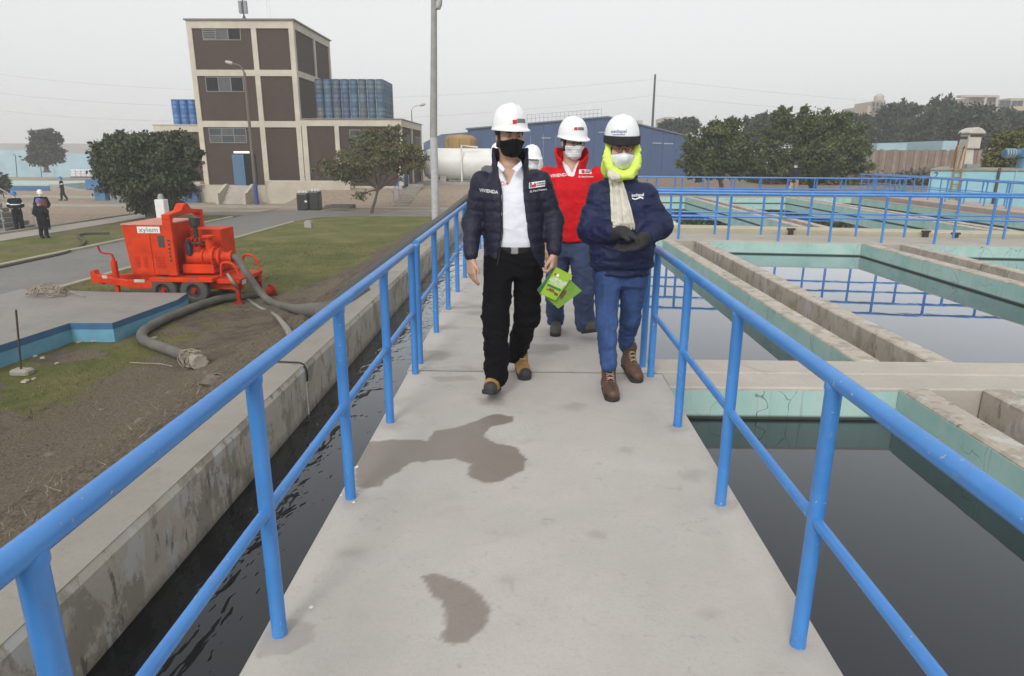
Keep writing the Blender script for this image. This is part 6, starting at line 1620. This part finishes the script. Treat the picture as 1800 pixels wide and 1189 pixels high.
    S.loft([(.79, -.088, 4.225, .192, .142), (.95, -.088, 4.225, .190, .145), (1.1, -.093, 4.225, .184, .145), (1.26, -.103, 4.235, .185, .145), (1.33, -.108, 4.24, .170, .130), (1.39, -.112, 4.25, .130, .105), (1.45, -.115, 4.255, .09, .08)], .03, quilt=Q)
    S.chain([shL, elL, wrL+np.array([0, 0, .02])], [.059, .054, .043], .04, Q); S.chain([shR, elR, wrR+np.array([0, 0, .02])], [.059, .054, .043], .04, Q)
    stand_collar(S, (-.117, 4.245), 1.37, 1.55, .096, .104, .030, 4.245, .75)
    zz = [A(0, y)[2] for y in (250, 285, 330, 400, 432, 455, 482)]
    xl = [A(x, 300, -.13)[0] for x in (866, 872, 881, 882, 877, 872, 869)]; xr = [A(x, 300, -.13)[0] for x in (926, 920, 920, 929, 936, 950, 962)]
    zo = zz[::-1]; xlo = xl[::-1]; xro = xr[::-1]
    S.cut(lambda X, Y, Z: np.maximum(np.maximum(np.interp(Z, zo, xlo)-X, X-np.interp(Z, zo, xro)), Y-4.235), 's', .014)
    ring = [A(873, 302, -.10), A(866, 290, -.05), A(861, 278, .04), A(872, 268, .11), A(895, 266, .14), A(918, 268, .11), A(930, 278, .04), A(925, 290, -.05), A(920, 302, -.10)]
    S.ell(A(895, 292, .16), (.115, .05, .055), None, .06)
    S.cone(A(895, 318, .05), hc+np.array([-.01, .01, -.02]), .060, .066, .012, 's')
    jk = S.mesh('jacket', m_puff, root, lambda V: ridge(V, .004, 16, 6, (1, 1, 1.3))+.002*fbm(V[:, 0], V[:, 1], V[:, 2], 30, 2))
    zp = MB(); zp.tube([(np.interp(z, zo, xlo)+.004, 4.09-.012*0, z) for z in np.linspace(.86, 1.38, 14)], .0035, 5); zp.build('zip', M('zip_black', (.02, .02, .025), .4), jk)
    v, f = text_mesh('VIVIENDA', .0285); decal('lettering', v, f, A(857.5, 338, -.15), jk, m_wtxt, jk, right=(.93, 0, -.07))
    o = A(944.5, 326, -.15)
    for w_, h_, x_, mt, of in ((.098, .034, 0, m_wtxt, .002), (.026, .025, -.018, m_rtxt, .0035), (.050, .010, .022, m_gtxt, .0035), (.050, .009, .022, m_gtxt, .0035), (.014, .02, -.038, m_gtxt, .0035)):
        cy_ = {.010: .007, .009: -.006}.get(h_, 0.)
        v, f = rect2(w_, h_, 6, 2, x_, cy_); decal('chest_badge', v, f, o, jk, mt, jk, right=(1, 0, .13), off=of)
    v, f = text_mesh('EL Perú Primero', .0165); decal('lettering', v, f, A(947, 336.5, -.15), jk, m_wtxt, jk, right=(.95, 0, .12))
    boot(root, (-.205, 4.145, .012), rad(-8), rad(13), m_tan, M('dark_toe_cap', (.03, .028, .026), .7), m_lacey, .13)
    boot(root, (-.045, 4.63, .0), rad(8), rad(0), m_tan, M('dark_toe_cap', (.03, .028, .026)), m_lacey, .13)
    wt_ = MB(); wt_.lathe([(.034, -.012), (.037, -.008), (.037, .008), (.034, .012)], 16, wrR+np.array([0, 0, -.005]), wrR-elR); wt_.build('wristwatch', M('black_leather', (.012, .012, .012)), root)
    return root, wrR
man1, gripR = man_navy()

# green booklets held in the hand
m_bk = M('booklet_lime', (.25, .42, .02), .4, .08, 20); m_bkd = M('booklet_green', (.14, .27, .03), .4, .1, 20)
def booklet(name, label, px, Y, mats, prints):
    c = [Pq(x, y, Y+dy) for x, y, dy in px]; n = np.cross(c[1]-c[0], c[3]-c[0]); n /= np.linalg.norm(n)
    if n[1] > 0: n = -n
    mb = MB(); mb.hexa([p-n*.0 for p in c]+[p-n*.005 for p in c]); t = thing(name, label, 'booklet', c[2], 'green booklets in the hand')
    mb.build('cover', mats, t)
    o, r, u = c[3], c[2]-c[3], c[0]-c[3]
    for (x0, y0, x1, y1, mt, nm) in prints:
        q = [o+r*x+u*y+n*.0012 for x, y in ((x0, y0), (x1, y0), (x1, y1), (x0, y1))]; MB().add(q, [(0, 1, 2, 3)]).build(nm, mt, t)
    return t, o, r, u, n
m_pw = m_wtxt; m_pg = M('print_dark_green', (.03, .13, .05), .5); m_pb = M('print_brown', (.14, .05, .02), .5); m_pr = M('print_red', (.5, .03, .02), .5)
bt, o, r, u, n = booklet('booklet', 'upper lime green printed booklet held in the right-hand side hand', [(977.9, 469.9, .0), (1006.6, 484.3, .02), (976.5, 528.7, -.03), (949.6, 516.7, -.05)], YM-.17, m_bk,
    [(.16, .20, .92, .24, m_pb, 'picture'), (.30, .24, .62, .30, m_pb, 'picture'), (.72, .15, .95, .22, m_pb, 'picture'), (.08, .33, .95, .40, m_pg, 'picture'), (.10, .74, .24, .81, m_pr, 'emblem'), (.26, .73, .40, .82, m_pw, 'emblem')])
for s_, y_, x_, sz in (('OBRAS DE', .655, .60, .20), ('AGUA Y SANEA', .60, .56, .15), ('MIENTO PARA', .545, .52, .15), ('LA POBLACION', .49, .55, .12), ('AL BICENTENARIO', .44, .52, .10)):
    V2, F2 = text_mesh(s_, sz); MB().add([o+r*(x_+v[0])+u*(y_+v[1]*.5)+n*.0014 for v in V2], F2).build('lettering', m_pw, bt)
booklet('booklet', 'lower olive green booklet fanned out behind the upper one', [(985, 476, .01), (1023, 511.6, .03), (981.6, 543, -.02), (957, 521, -.03)], YM-.155, m_bkd,
    [(.45, .12, .60, .45, m_pb, 'picture'), (.75, .30, .90, .62, m_pb, 'picture'), (.62, .35, .74, .58, m_pg, 'picture')])
booklet('booklet', 'dark green booklet edge showing left of the upper booklet', [(974, 472, .015), (982, 476, .015), (951, 521, -.03), (944, 509.5, -.03)], YM-.150, m_pg, [])

# ---------------------------------------------------------------- person in navy jacket, neon hood and scarf
YW = 4.2
def person_hood():
    root = thing('person', 'person in navy jacket, jeans, neon yellow hood, white scarf and grey gloves', 'person', (.58, YW+.05, 0))
    A = lambda px, py, d=0.: Pq(px, py, YW+d)
    hc = A(1092, 261, .04); HR = rotz(rad(3))@rotx(rad(5))
    shL, elL, wrL = A(1055, 342, .06), A(1036, 404, .03), A(1086, 410, -.19)
    shR, elR, wrR = A(1134, 342, .06), A(1157, 396, .03), A(1130, 417, -.19)
    hipL, knL, anL = A(1068, 485, .02), A(1066, 568, -.03), A(1070, 640, -.06)
    hipR, knR, anR = A(1113, 485, .04), A(1108, 560, .12), A(1099, 608, .35)
    S = SDF((.22, 3.85, 0), (1.02, 4.8, 1.74), .0065)
    L = head(S, hc, HR, .92, A(1092, 318, .09))
    S.loft([(.80, .60, 4.24, .13, .09), (1.0, .60, 4.25, .13, .09), (1.2, .59, 4.27, .14, .095), (1.32, .585, 4.28, .13, .08), (1.37, .58, 4.29, .06, .05)], .05)
    for sh, el, wr in ((shL, elL, wrL), (shR, elR, wrR)): S.chain([sh, el, wr], [.046, .038, .027], .03)
    for h, kn, a in ((hipL, knL, anL), (hipR, knR, anR)): S.chain([h, kn, a+np.array([0, 0, .05])], [.07, .05, .04], .04)
    body = S.mesh('body', m_skin2, root); eyes(root, L, HR, .92, skin=m_skin2)
    hm, hr = helmet(root, L(0, .004, .066), HR, s=.94, brim=.010, tilt=rad(-3))
    # dark band and visor round the rim
    S = SDF(hc-.2, hc+.2, .005)
    c_ = L(0, .004, .060)
    def visor(X, Y, Z):
        x, y, z = X-c_[0], Y-c_[1], Z-c_[2]; x, y, z = (HR[0, 0]*x+HR[1, 0]*y+HR[2, 0]*z, HR[0, 1]*x+HR[1, 1]*y+HR[2, 1]*z, HR[0, 2]*x+HR[1, 2]*y+HR[2, 2]*z)
        fr = np.clip(-y/.13, 0, 1); q = np.sqrt((x/(.111+.006*fr))**2+((y)/(.132+.016*fr))**2); return np.maximum((q-1)*.11, np.maximum(-.022-.010*fr-z, z-.022))
    S.op(visor, hc-.2, hc+.2, .003); S.mesh('visor_band', M('black_foam', (.018, .018, .02), .85), root, None, 1)
    v, f = text_mesh('sedapal', .030); decal('helmet_sticker', v, f, A(1089, 231, -.1), hm, m_btxt, hm)
    v, f = rect2(.07, .004, 6, 1, 0, -.019); decal('helmet_sticker', v, f, A(1089, 231, -.1), hm, m_btxt, hm)
    glasses(root, L, m_frame_r, .92); mask(root, hc, HR, m_maskw, beak=.016, top=-.019, bot=-.130, thick=.006, s=.92)
    # neon hood round the face and neck
    S = SDF((hc[0]-.22, hc[1]-.22, hc[2]-.3), (hc[0]+.22, hc[1]+.24, hc[2]+.1), .0055)
    S.ell(L(0, .035, -.03), (.094, .10, .115), HR, .03)
    rp = [L(-.092, -.015, .03), L(-.096, -.035, -.03), L(-.092, -.055, -.08), L(-.072, -.08, -.125), L(-.02, -.095, -.165), L(.042, -.095, -.155), L(.082, -.07, -.115), L(.096, -.045, -.06), L(.098, -.02, 0), L(.096, .0, .045)]
    S.chain(rp, [.016, .019, .022, .026, .028, .028, .026, .021, .018, .013], .03)
    S.cone(L(-.05, .02, -.13), L(.05, .02, -.13), .072, .072, .05)
    S.cone(L(0, -.22, -.008), L(0, .0, -.012), .070, .066, .012, 's'); S.cone(L(0, -.22, -.07), L(0, -.02, -.07), .055, .055, .03, 's')
    S.cut(lambda X, Y, Z: Z-(hc[2]+.05)+0*X+0*Y, 'i', .01)
    S.mesh('hood', m_neon, root, lambda V: ridge(V, .010, 12, 21, (.6, .6, 1.5)))
    # jeans
    S = leg_field([hipL, hipR], [knL, knR], [anL, anR], [(.090, .066, .050), (.090, .065, .048)], [anL[2]-.045, anR[2]-.05], .0075, [(.72, .60, 4.25, .145, .10), (.85, .60, 4.25, .155, .11)])
    S.mesh('jeans', m_jean, root, lambda V: ridge(V, .010, 8, 15, (1, 1, 1.7))*(.35+.65*sstep(.55, .3, V[:, 2]))+ridge(V, .003, 13, 17, (.6, .6, 1.8)))
    # jacket
    S = SDF((.20, 3.86, .74), (1.04, 4.62, 1.50), .0065)
    S.loft([(.790, .60, 4.24, .172, .122), (.825, .60, 4.24, .176, .126), (.845, .60, 4.24, .196, .140), (.93, .60, 4.24, .206, .150), (1.08, .595, 4.25, .198, .142), (1.22, .59, 4.26, .190, .132), (1.30, .585, 4.275, .160, .112), (1.36, .58, 4.285, .105, .085), (1.40, .58, 4.29, .085, .07)], .04)
    S.chain([shL, elL, wrL+np.array([-.03, .05, 0])], [.072, .074, .054], .035); S.chain([shR, elR, wrR+np.array([.03, .05, -.0])], [.072, .076, .054], .035)
    jk = S.mesh('jacket', m_navy, root, lambda V: ridge(V, .015, 7.5, 8, (.6, .8, 1.5))+ridge(V, .005, 17, 18))
    v, f = text_mesh('sedapal', .027); decal('lettering', v, f, A(1126, 345, -.15), jk, m_wtxt, jk, right=(1, 0, .04))
    wv = [(x, .005*math.sin(x*95)-.019+dy) for dy in (-.0045, .004) for x in np.linspace(-.036, .036, 10)]; decal('lettering', wv, [(i, i+1, i+11, i+10) for i in range(9)], A(1126, 345, -.15), jk, m_wtxt, jk)
    # gloves: near hand closed over, far hand palm up
    S = SDF((.44, 3.80, .84), (.86, 4.22, 1.20), .0045)
    S.cone(wrL+np.array([-.03, .04, 0]), wrL, .042, .040, .02)
    hand(S, wrL, (.75, -.35, -.08), (.15, -.1, -1), (.3, -1, .2), (.55, .6, .65, .7), 1.02, rf=1.22, thumb=.8); S.ell(wrL+np.array([.03, -.02, .008]), (.044, .03, .036), None, .02)
    S.mesh('glove', m_glove, root, lambda V: ridge(V, .004, 22, 2))
    S = SDF((.44, 3.76, .82), (.90, 4.22, 1.16), .0045)
    S.cone(wrR+np.array([.03, .04, 0]), wrR+np.array([-.02, -.02, -.02]), .040, .040, .02)
    hand(S, wrR+np.array([-.01, -.03, -.03]), (-.85, -.25, -.28), (-.1, -.25, .9), (-.2, -1, .1), (.18, .2, .22, .25), 1.02, rf=1.18, thumb=.3)
    S.mesh('glove', m_glove, root, lambda V: ridge(V, .004, 22, 3))
    # scarf: knot and one long tail with fringe
    S = SDF(A(1080, 308, -.1)-.14, A(1080, 308, -.1)+.14, .005)
    S.ell(A(1081, 311, -.095), (.036, .022, .022), None, .02); S.ell(A(1073, 305, -.085), (.022, .02, .022), None, .02)
    sc = S.mesh('scarf', m_scarf, root, lambda V: ridge(V, .009, 20, 8, (1, 1, .6)))
    V, FJ = TREES[jk.name]; bv = BVHTree.FromPolygons([tuple(v) for v in V], [tuple(int(i) for i in f) for f in FJ])
    nu, nv = 40, 40; G3 = []
    for j in range(nv+1):
        t_ = j/nv; yy = 308+t_*82; xc = 1081+t_*10; w_ = 10.5+t_*9.5
        for i in range(nu+1):
            u_ = i/nu*2-1; p = A(xc+u_*w_, yy, 0); h = bv.ray_cast(Vector((p[0], p[1]-.6, p[2])), Vector((0, 1, 0)))
            yb = h[0].y if h[0] else p[1]-.15
            fold = .010*math.cos(u_*7+t_*1.5)*(1-.4*t_)+.004*math.sin(u_*17+t_*4)
            G3.append((p[0], yb-.022-fold-.012*(1-u_*u_), p[2]))
    nb = len(G3); G3 += [(x, y+.014, z) for x, y, z in G3]; F = []
    for j in range(nv):
        for i in range(nu):
            a = j*(nu+1)+i; F.append((a, a+nu+1, a+nu+2, a+1)); F.append((nb+a, nb+a+1, nb+a+nu+2, nb+a+nu+1))
    for j in range(nv):
        for i in (0, nu):
            a = j*(nu+1)+i; F.append((a, a+nu+1, nb+a+nu+1, nb+a))
    for j in (0, nv):
        for i in range(nu):
            a = j*(nu+1)+i; F.append((a, a+1, nb+a+1, nb+a))
    MB().add(G3, F).build('scarf_tail', m_scarf, sc, smooth=True)
    fr = MB()
    for i in range(0, nu+1, 2):
        p = np.array(G3[nv*(nu+1)+i])+np.array([0, .007, 0]); fr.tube([p, p+np.array([.002, .0, -.02]), p+np.array([.004*math.sin(i), .0, -.038])], [.004, .003, .002], 5)
    fr.build('fringe', m_scarf, sc)
    boot(root, (.545, 4.235, .0), rad(2), 0, m_brown, None, m_lacey, .165)
    boot(root, (.715, 4.60, .055), rad(14), rad(-14), m_brown, None, m_lacey, .165)
    return root
man3 = person_hood()

# ---------------------------------------------------------------- man in the red jacket, a step behind
YR = 5.5
def man_red():
    root = thing('person', 'person in red jacket, white surgical mask and glasses, between the two in front', 'person', (.36, YR+.05, 0))
    A = lambda px, py, d=0.: Pq(px, py, YR+d)
    hc = A(1006, 250, .02); HR = rotz(rad(24))@rotx(rad(8))
    shL, elL, wrL = A(962, 308, .04), A(952, 372, .06), A(958, 425, -.02)
    shR, elR, wrR = A(1051, 308, .04), A(1062, 372, .06), A(1056, 425, -.02)
    hipL, knL, anL = A(982, 440, .03), A(977, 515, .08), A(976, 562, .28)
    hipR, knR, anR = A(1021, 440, 0), A(1025, 515, -.04), A(1029, 572, .02)
    S = SDF((-.05, 5.1, 0), (.8, 6.1, 1.83), .0075)
    L = head(S, hc, HR, 1.0, A(1003, 296, .05))
    S.loft([(.80, .36, 5.53, .14, .095), (1.0, .36, 5.53, .14, .095), (1.25, .35, 5.55, .15, .10), (1.38, .345, 5.56, .14, .08), (1.44, .34, 5.57, .06, .05)], .05)
    for sh, el, wr in ((shL, elL, wrL), (shR, elR, wrR)): S.chain([sh, el, wr], [.050, .042, .030], .03); hand(S, wr, (0, -.1, -1), (.3 if wr is wrL else -.3, .6, 0), (0, -1, 0))
    for h, kn, a in ((hipL, knL, anL), (hipR, knR, anR)): S.chain([h, kn, a+np.array([0, 0, .05])], [.075, .052, .042], .04)
    S.mesh('body', m_skin2, root); eyes(root, L, HR, skin=m_skin2)
    S = SDF(hc-.16, hc+.16, .006); head(S, hc, HR, 1., None, False); S.D -= .012
    S.cut(lambda X, Y, Z: np.maximum(np.maximum(-.025-(HR[0, 1]*(X-hc[0])+HR[1, 1]*(Y-hc[1])), hc[2]-.07-Z), Z-hc[2]-.08), 'i', .01); S.mesh('hair', m_hair, root)
    hm, hr = helmet(root, L(0, .004, .050), HR, tilt=rad(-2))
    dn = np.array([.25, -.95, .1]); dn /= np.linalg.norm(dn); rr = np.array([.967, .254, .0])
    for w_, x_, mt in ((.016, -.034, m_wtxt), (.024, -.012, m_rtxt), (.055, .030, m_gtxt)):
        v, f = rect2(w_, .023, 5, 2, x_, 0); decal('helmet_sticker', v, f, A(1014, 227, -.1), hm, mt, hm, dn, rr)
    glasses(root, L, m_frame_g); mask(root, hc, HR, m_maskw, top=-.008, bot=-.128, thick=.007, pleats=3)
    S = SDF((.12, 5.3, .85), (.6, 5.8, 1.52), .008)
    S.loft([(.86, .36, 5.53, .15, .105), (1.2, .355, 5.53, .16, .12), (1.34, .35, 5.54, .15, .105), (1.42, .345, 5.55, .10, .08), (1.48, .345, 5.55, .068, .066)], .03)
    nk = A(1003, 296, .02)
    S.cone(nk+np.array([0, .02, .0]), hc, .055, .05, .02, 's')
    S.cut(lambda X, Y, Z: amax_([np.abs(X-nk[0]-.01)-.045*np.clip((Z-1.38)/.1, 0, 2), 1.38-Z+0*X, Y-5.5+0*X]), 's', .006)
    S.mesh('shirt', m_shirt, root, folds(.004, 9, 5))
    S = leg_field([hipL, hipR], [knL, knR], [anL, anR], [(.095, .080, .072), (.096, .083, .078)], [anL[2]-.045, anR[2]-.045], .009, [(.72, .36, 5.53, .15, .10), (.88, .36, 5.53, .16, .11)])
    S.mesh('trousers', m_blue, root, lambda V: ridge(V, .014, 6, 25, (1.1, 1.1, 1.3))+ridge(V, .006, 13, 27, (.7, .7, 1.5)))
    S = SDF((-.06, 5.15, .78), (.82, 5.9, 1.58), .0075)
    S.loft([(.84, .36, 5.53, .188, .135), (1.0, .36, 5.53, .190, .14), (1.26, .352, 5.54, .192, .14), (1.35, .348, 5.55, .180, .125), (1.41, .345, 5.56, .13, .095), (1.46, .344, 5.565, .092, .082)], .035)
    S.chain([shL, elL, wrL+np.array([0, 0, .03])], [.064, .058, .046], .045); S.chain([shR, elR, wrR+np.array([0, 0, .03])], [.064, .058, .046], .045)
    for q, x0, x1, x2 in ((-1, 984, 974, 996), (1, 1020, 1033, 1010)):
        pass
    stand_collar(S, (.345, 5.545), 1.40, 1.545, .098, .130, .022, 5.545, .75)
    zn = [A(0, y)[2] for y in (330, 309, 285, 262)]; c0 = A(1004, 309, -.13)[0]
    S.cut(lambda X, Y, Z: np.maximum(np.maximum(np.interp(Z, zn, [c0+.002, c0-.008, c0-.062, c0-.09])-X, X-np.interp(Z, zn, [c0+.003, c0+.014, c0+.058, c0+.085])), np.maximum(Y-5.53, 1.36-Z)), 's', .012)
    S.cone(A(1003, 300, .05), hc+np.array([-.01, .01, 0]), .062, .078, .012, 's')
    jk = S.mesh('jacket', m_redj, root, lambda V: ridge(V, .008, 8, 28)+ridge(V, .004, 16, 29))
    zp = MB(); zp.tube([A(1004.5, y, -.165) for y in (318, 350, 400, 420)], .003, 5)
    v, f = text_mesh('VIVIENDA', .034); decal('lettering', v, f, A(985, 309.5, -.2), jk, m_wtxt, jk, right=(.95, 0, .1))
    o = A(1032, 303, -.2)
    for w_, h_, x_, cy_, mt, of in ((.105, .034, 0, 0, m_wtxt, .002), (.024, .025, -.018, 0, m_rtxt, .0035), (.052, .010, .024, .007, m_gtxt, .0035), (.052, .009, .024, -.006, m_gtxt, .0035)):
        v, f = rect2(w_, h_, 6, 2, x_, cy_); decal('chest_badge', v, f, o, jk, mt, jk, off=of)
    v, f = text_mesh('EL Perú Primero', .018); decal('lettering', v, f, A(1033, 312, -.2), jk, m_wtxt, jk)
    boot(root, (.262, 5.80, .0), rad(-4), 0, m_olive, None, m_lace, .11)
    boot(root, (.50, 5.55, .03), rad(20), rad(18), m_olive, None, m_lace, .11)
    return root
man2 = man_red()

# ---------------------------------------------------------------- smaller figures
m_cov = M('navy_coverall', (.008, .009, .014), .85, .25, 8, spec=.2); m_vest = M('orange_vest', (.5, .09, .03), .7, .15); m_refl = M('reflective_tape', (.85, .86, .86), .4, .02)
m_hblue = M('helmet_blue', (.03, .16, .42), .35, .05); m_beig = M('beige_trousers', (.36, .30, .22), .85, .15)
m_wboot = M('dark_work_boot', (.05, .035, .025), .8); m_wbooty = M('yellow_work_boot', (.42, .24, .05), .7)
def small_person(label, base, h, yaw, top, legs, hat, boots, stripes=(), stride=.12, arms=0., vest=None, res=.016, group=None, mask_=m_maskw, fold=0.):
    b = np.array(base, float); s = h/1.72; R = rotz(yaw)
    t = thing('person', label, 'person', b, group)
    P_ = lambda x, y, z: b+R@(np.array([x, y, z])*s)
    S = SDF(b+np.array([-.5, -.5, -.02])*s, b+np.array([.5, .5, 1.75])*s, res*s)
    hc = P_(0, -.02, 1.56); head(S, hc, R, s, P_(0, .03, 1.36), res < .02)
    S.loft([(b[2]+z*s, b[0], b[1], rx*s, ry*s) for z, rx, ry in ((.82, .15, .1), (1.0, .145, .1), (1.25, .165, .11), (1.38, .15, .08), (1.42, .07, .06))], .04*s, yaw)
    hands = []
    for q in (-1, 1):
        el = P_(q*.25, .03, 1.10); wr = P_(q*(.22-.12*arms), -.06-.20*arms, .90+.16*arms)
        S.chain([P_(q*.175, .0, 1.36), el, wr, wr+R@np.array([0, -.03, -.09+.08*arms])*s], [.05*s, .042*s, .032*s, .03*s], .03*s); hands.append((el, wr))
        S.chain([P_(q*.09, 0, .86), P_(q*.095, -.03+q*stride*.4, .48), P_(q*.10, q*stride+.03, .08), P_(q*.105, q*stride-.10, .04)], [.08*s, .055*s, .045*s, .035*s], .03*s)
    S.mesh('body', m_skin, t)
    S = SDF(b+np.array([-.5, -.5, .7])*s, b+np.array([.5, .5, 1.6])*s, res*s)
    S.loft([(b[2]+z*s, b[0], b[1], rx*s, ry*s) for z, rx, ry in ((.78, .18, .13), (1.0, .175, .125), (1.25, .195, .135), (1.37, .18, .11), (1.43, .10, .085))], .04*s, yaw)
    for q, (el, wr) in zip((-1, 1), hands): S.chain([P_(q*.175, .0, 1.36), el, wr], [.072*s, .062*s, .05*s], .04*s)
    jk = S.mesh('jacket', top, t, lambda V: ridge(V, .012, 6, 3))
    S = SDF(b+np.array([-.5, -.5, .0])*s, b+np.array([.5, .5, 1.0])*s, res*s)
    for q in (-1, 1): S.chain([P_(q*.09, 0, .84), P_(q*.095, -.03+q*stride*.4, .48), P_(q*.10, q*stride+.03, .14)], [.102*s, .085*s, .072*s], .03*s)
    S.loft([(b[2]+z*s, b[0], b[1], rx*s, ry*s) for z, rx, ry in ((.78, .16, .11), (.9, .17, .12))], .04*s, yaw)
    S.mesh('trousers', legs, t, lambda V: ridge(V, .012, 6, 4))
    for q in (-1, 1):
        S = SDF(P_(q*.10, q*stride, .0)-np.array([.2, .25, .03])*s, P_(q*.10, q*stride, .2)+np.array([.2, .25, .05])*s, res*s*.8)
        S.chain([P_(q*.10, q*stride+.03, .16), P_(q*.10, q*stride+.03, .06), P_(q*.11, q*stride-.14, .045)], [.062*s, .055*s, .048*s], .02*s); S.cut(lambda X, Y, Z: b[2]-Z+0*X+0*Y, 'i'); S.mesh('boot', boots, t)
    helmet(t, hc+R@np.array([0, .0, .035*s]), R, hat, s*1.02, res=(20, 8))
    if mask_:
        S = SDF(hc-.16*s, hc+.16*s, .008*s); head(S, hc, R, s); S.D -= .007*s
        S.cut(lambda X, Y, Z: np.maximum(np.maximum(Z-hc[2]+.005, hc[2]-.12*s-Z), (R[0, 1]*(X-hc[0])+R[1, 1]*(Y-hc[1]))+.025*s), 'i'); S.mesh('face_mask', mask_, t)
    if vest:
        S = SDF(b+np.array([-.4, -.4, .7])*s, b+np.array([.4, .4, 1.6])*s, res*s)
        S.loft([(b[2]+z*s, b[0], b[1], rx*s, ry*s) for z, rx, ry in ((.95, .19, .14), (1.25, .207, .147), (1.36, .17, .12))], .02*s, yaw); S.mesh('vest', vest, jk)
    for (z, w_) in stripes:
        S = SDF(b+np.array([-.4, -.4, z-.06])*s, b+np.array([.4, .4, z+.06])*s, res*s*.7)
        rx = .21 if z > .9 else 0
        if rx: S.loft([(b[2]+(z-.025)*s, b[0], b[1], .198*s, .14*s), (b[2]+(z+.025)*s, b[0], b[1], .202*s, .143*s)], .01, yaw)
        S.mesh('reflective_band', m_refl, jk)
    if stripes:
        for q, (el, wr) in zip((-1, 1), hands):
            MB().lathe([(.076*s, -.03*s), (.079*s, .0), (.076*s, .03*s)], 10, P_(q*.175, 0, 1.36)*.4+el*.6, el-P_(q*.175, 0, 1.36)).build('sleeve_band', m_refl, jk)
    return t
wk = 'workers on the lower ground'
small_person('worker in dark coverall and blue helmet standing near the stairs at the left edge', atz(36, 407, G), 1.74, rad(35), m_cov, m_cov, m_hblue, m_wboot, ((1.16, 1),), .04, .8, group=wk)
small_person('worker in white helmet standing just behind a helmeted worker on the path', atz(82, 405, G), 1.78, rad(40), m_cov, m_cov, M('helmet_cream', (.72, .69, .6), .35), m_wboot, (), .06, .4, M('dull_harness', (.16, .05, .03), .8), group=wk)
small_person('worker in purple-blue helmet standing on the grass edge, nearest of the workers', atz(79, 419, G), 1.58, rad(190), m_cov, m_cov, M('helmet_violet', (.13, .11, .40), .35), m_wboot, (), .02, .2, None, group=wk, mask_=None)
small_person('worker in dark coverall and blue helmet walking on the far path alone', atz(113, 353, G), 1.70, rad(-50), m_cov, m_cov, m_hblue, m_wboot, ((1.2, 1),), .16, .3, group=wk)
p_ = aty(1405, 338, 31.5)
small_person('person in black top and beige trousers walking beyond the far railings', (p_[0], 32.2, -.45), 1.76, rad(-60), M('black_top', (.012, .012, .014), .85), m_beig, m_hair, m_wboot, (), .22, .3)
b4 = aty(931, 262, 8.2)
small_person('person in white helmet mostly hidden behind the one in the open navy jacket', (b4[0]+.02, 8.25, 0), 1.62, rad(25), M('dark_jacket', (.02, .022, .03), .8), M('dark_trousers', (.03, .035, .05), .85), m_helm, m_wbooty, (), .16, .2, res=.014)
b5 = aty(879, 250, 9.0)
small_person('person far behind, only a sliver of white helmet showing left of the black mask', (b5[0]-.02, 9.1, 0), 1.66, rad(-5), M('grey_jacket', (.10, .10, .11), .8), M('dark_trousers', (.03, .035, .05), .85), m_helm, m_wboot, (), .1, .2, res=.014)
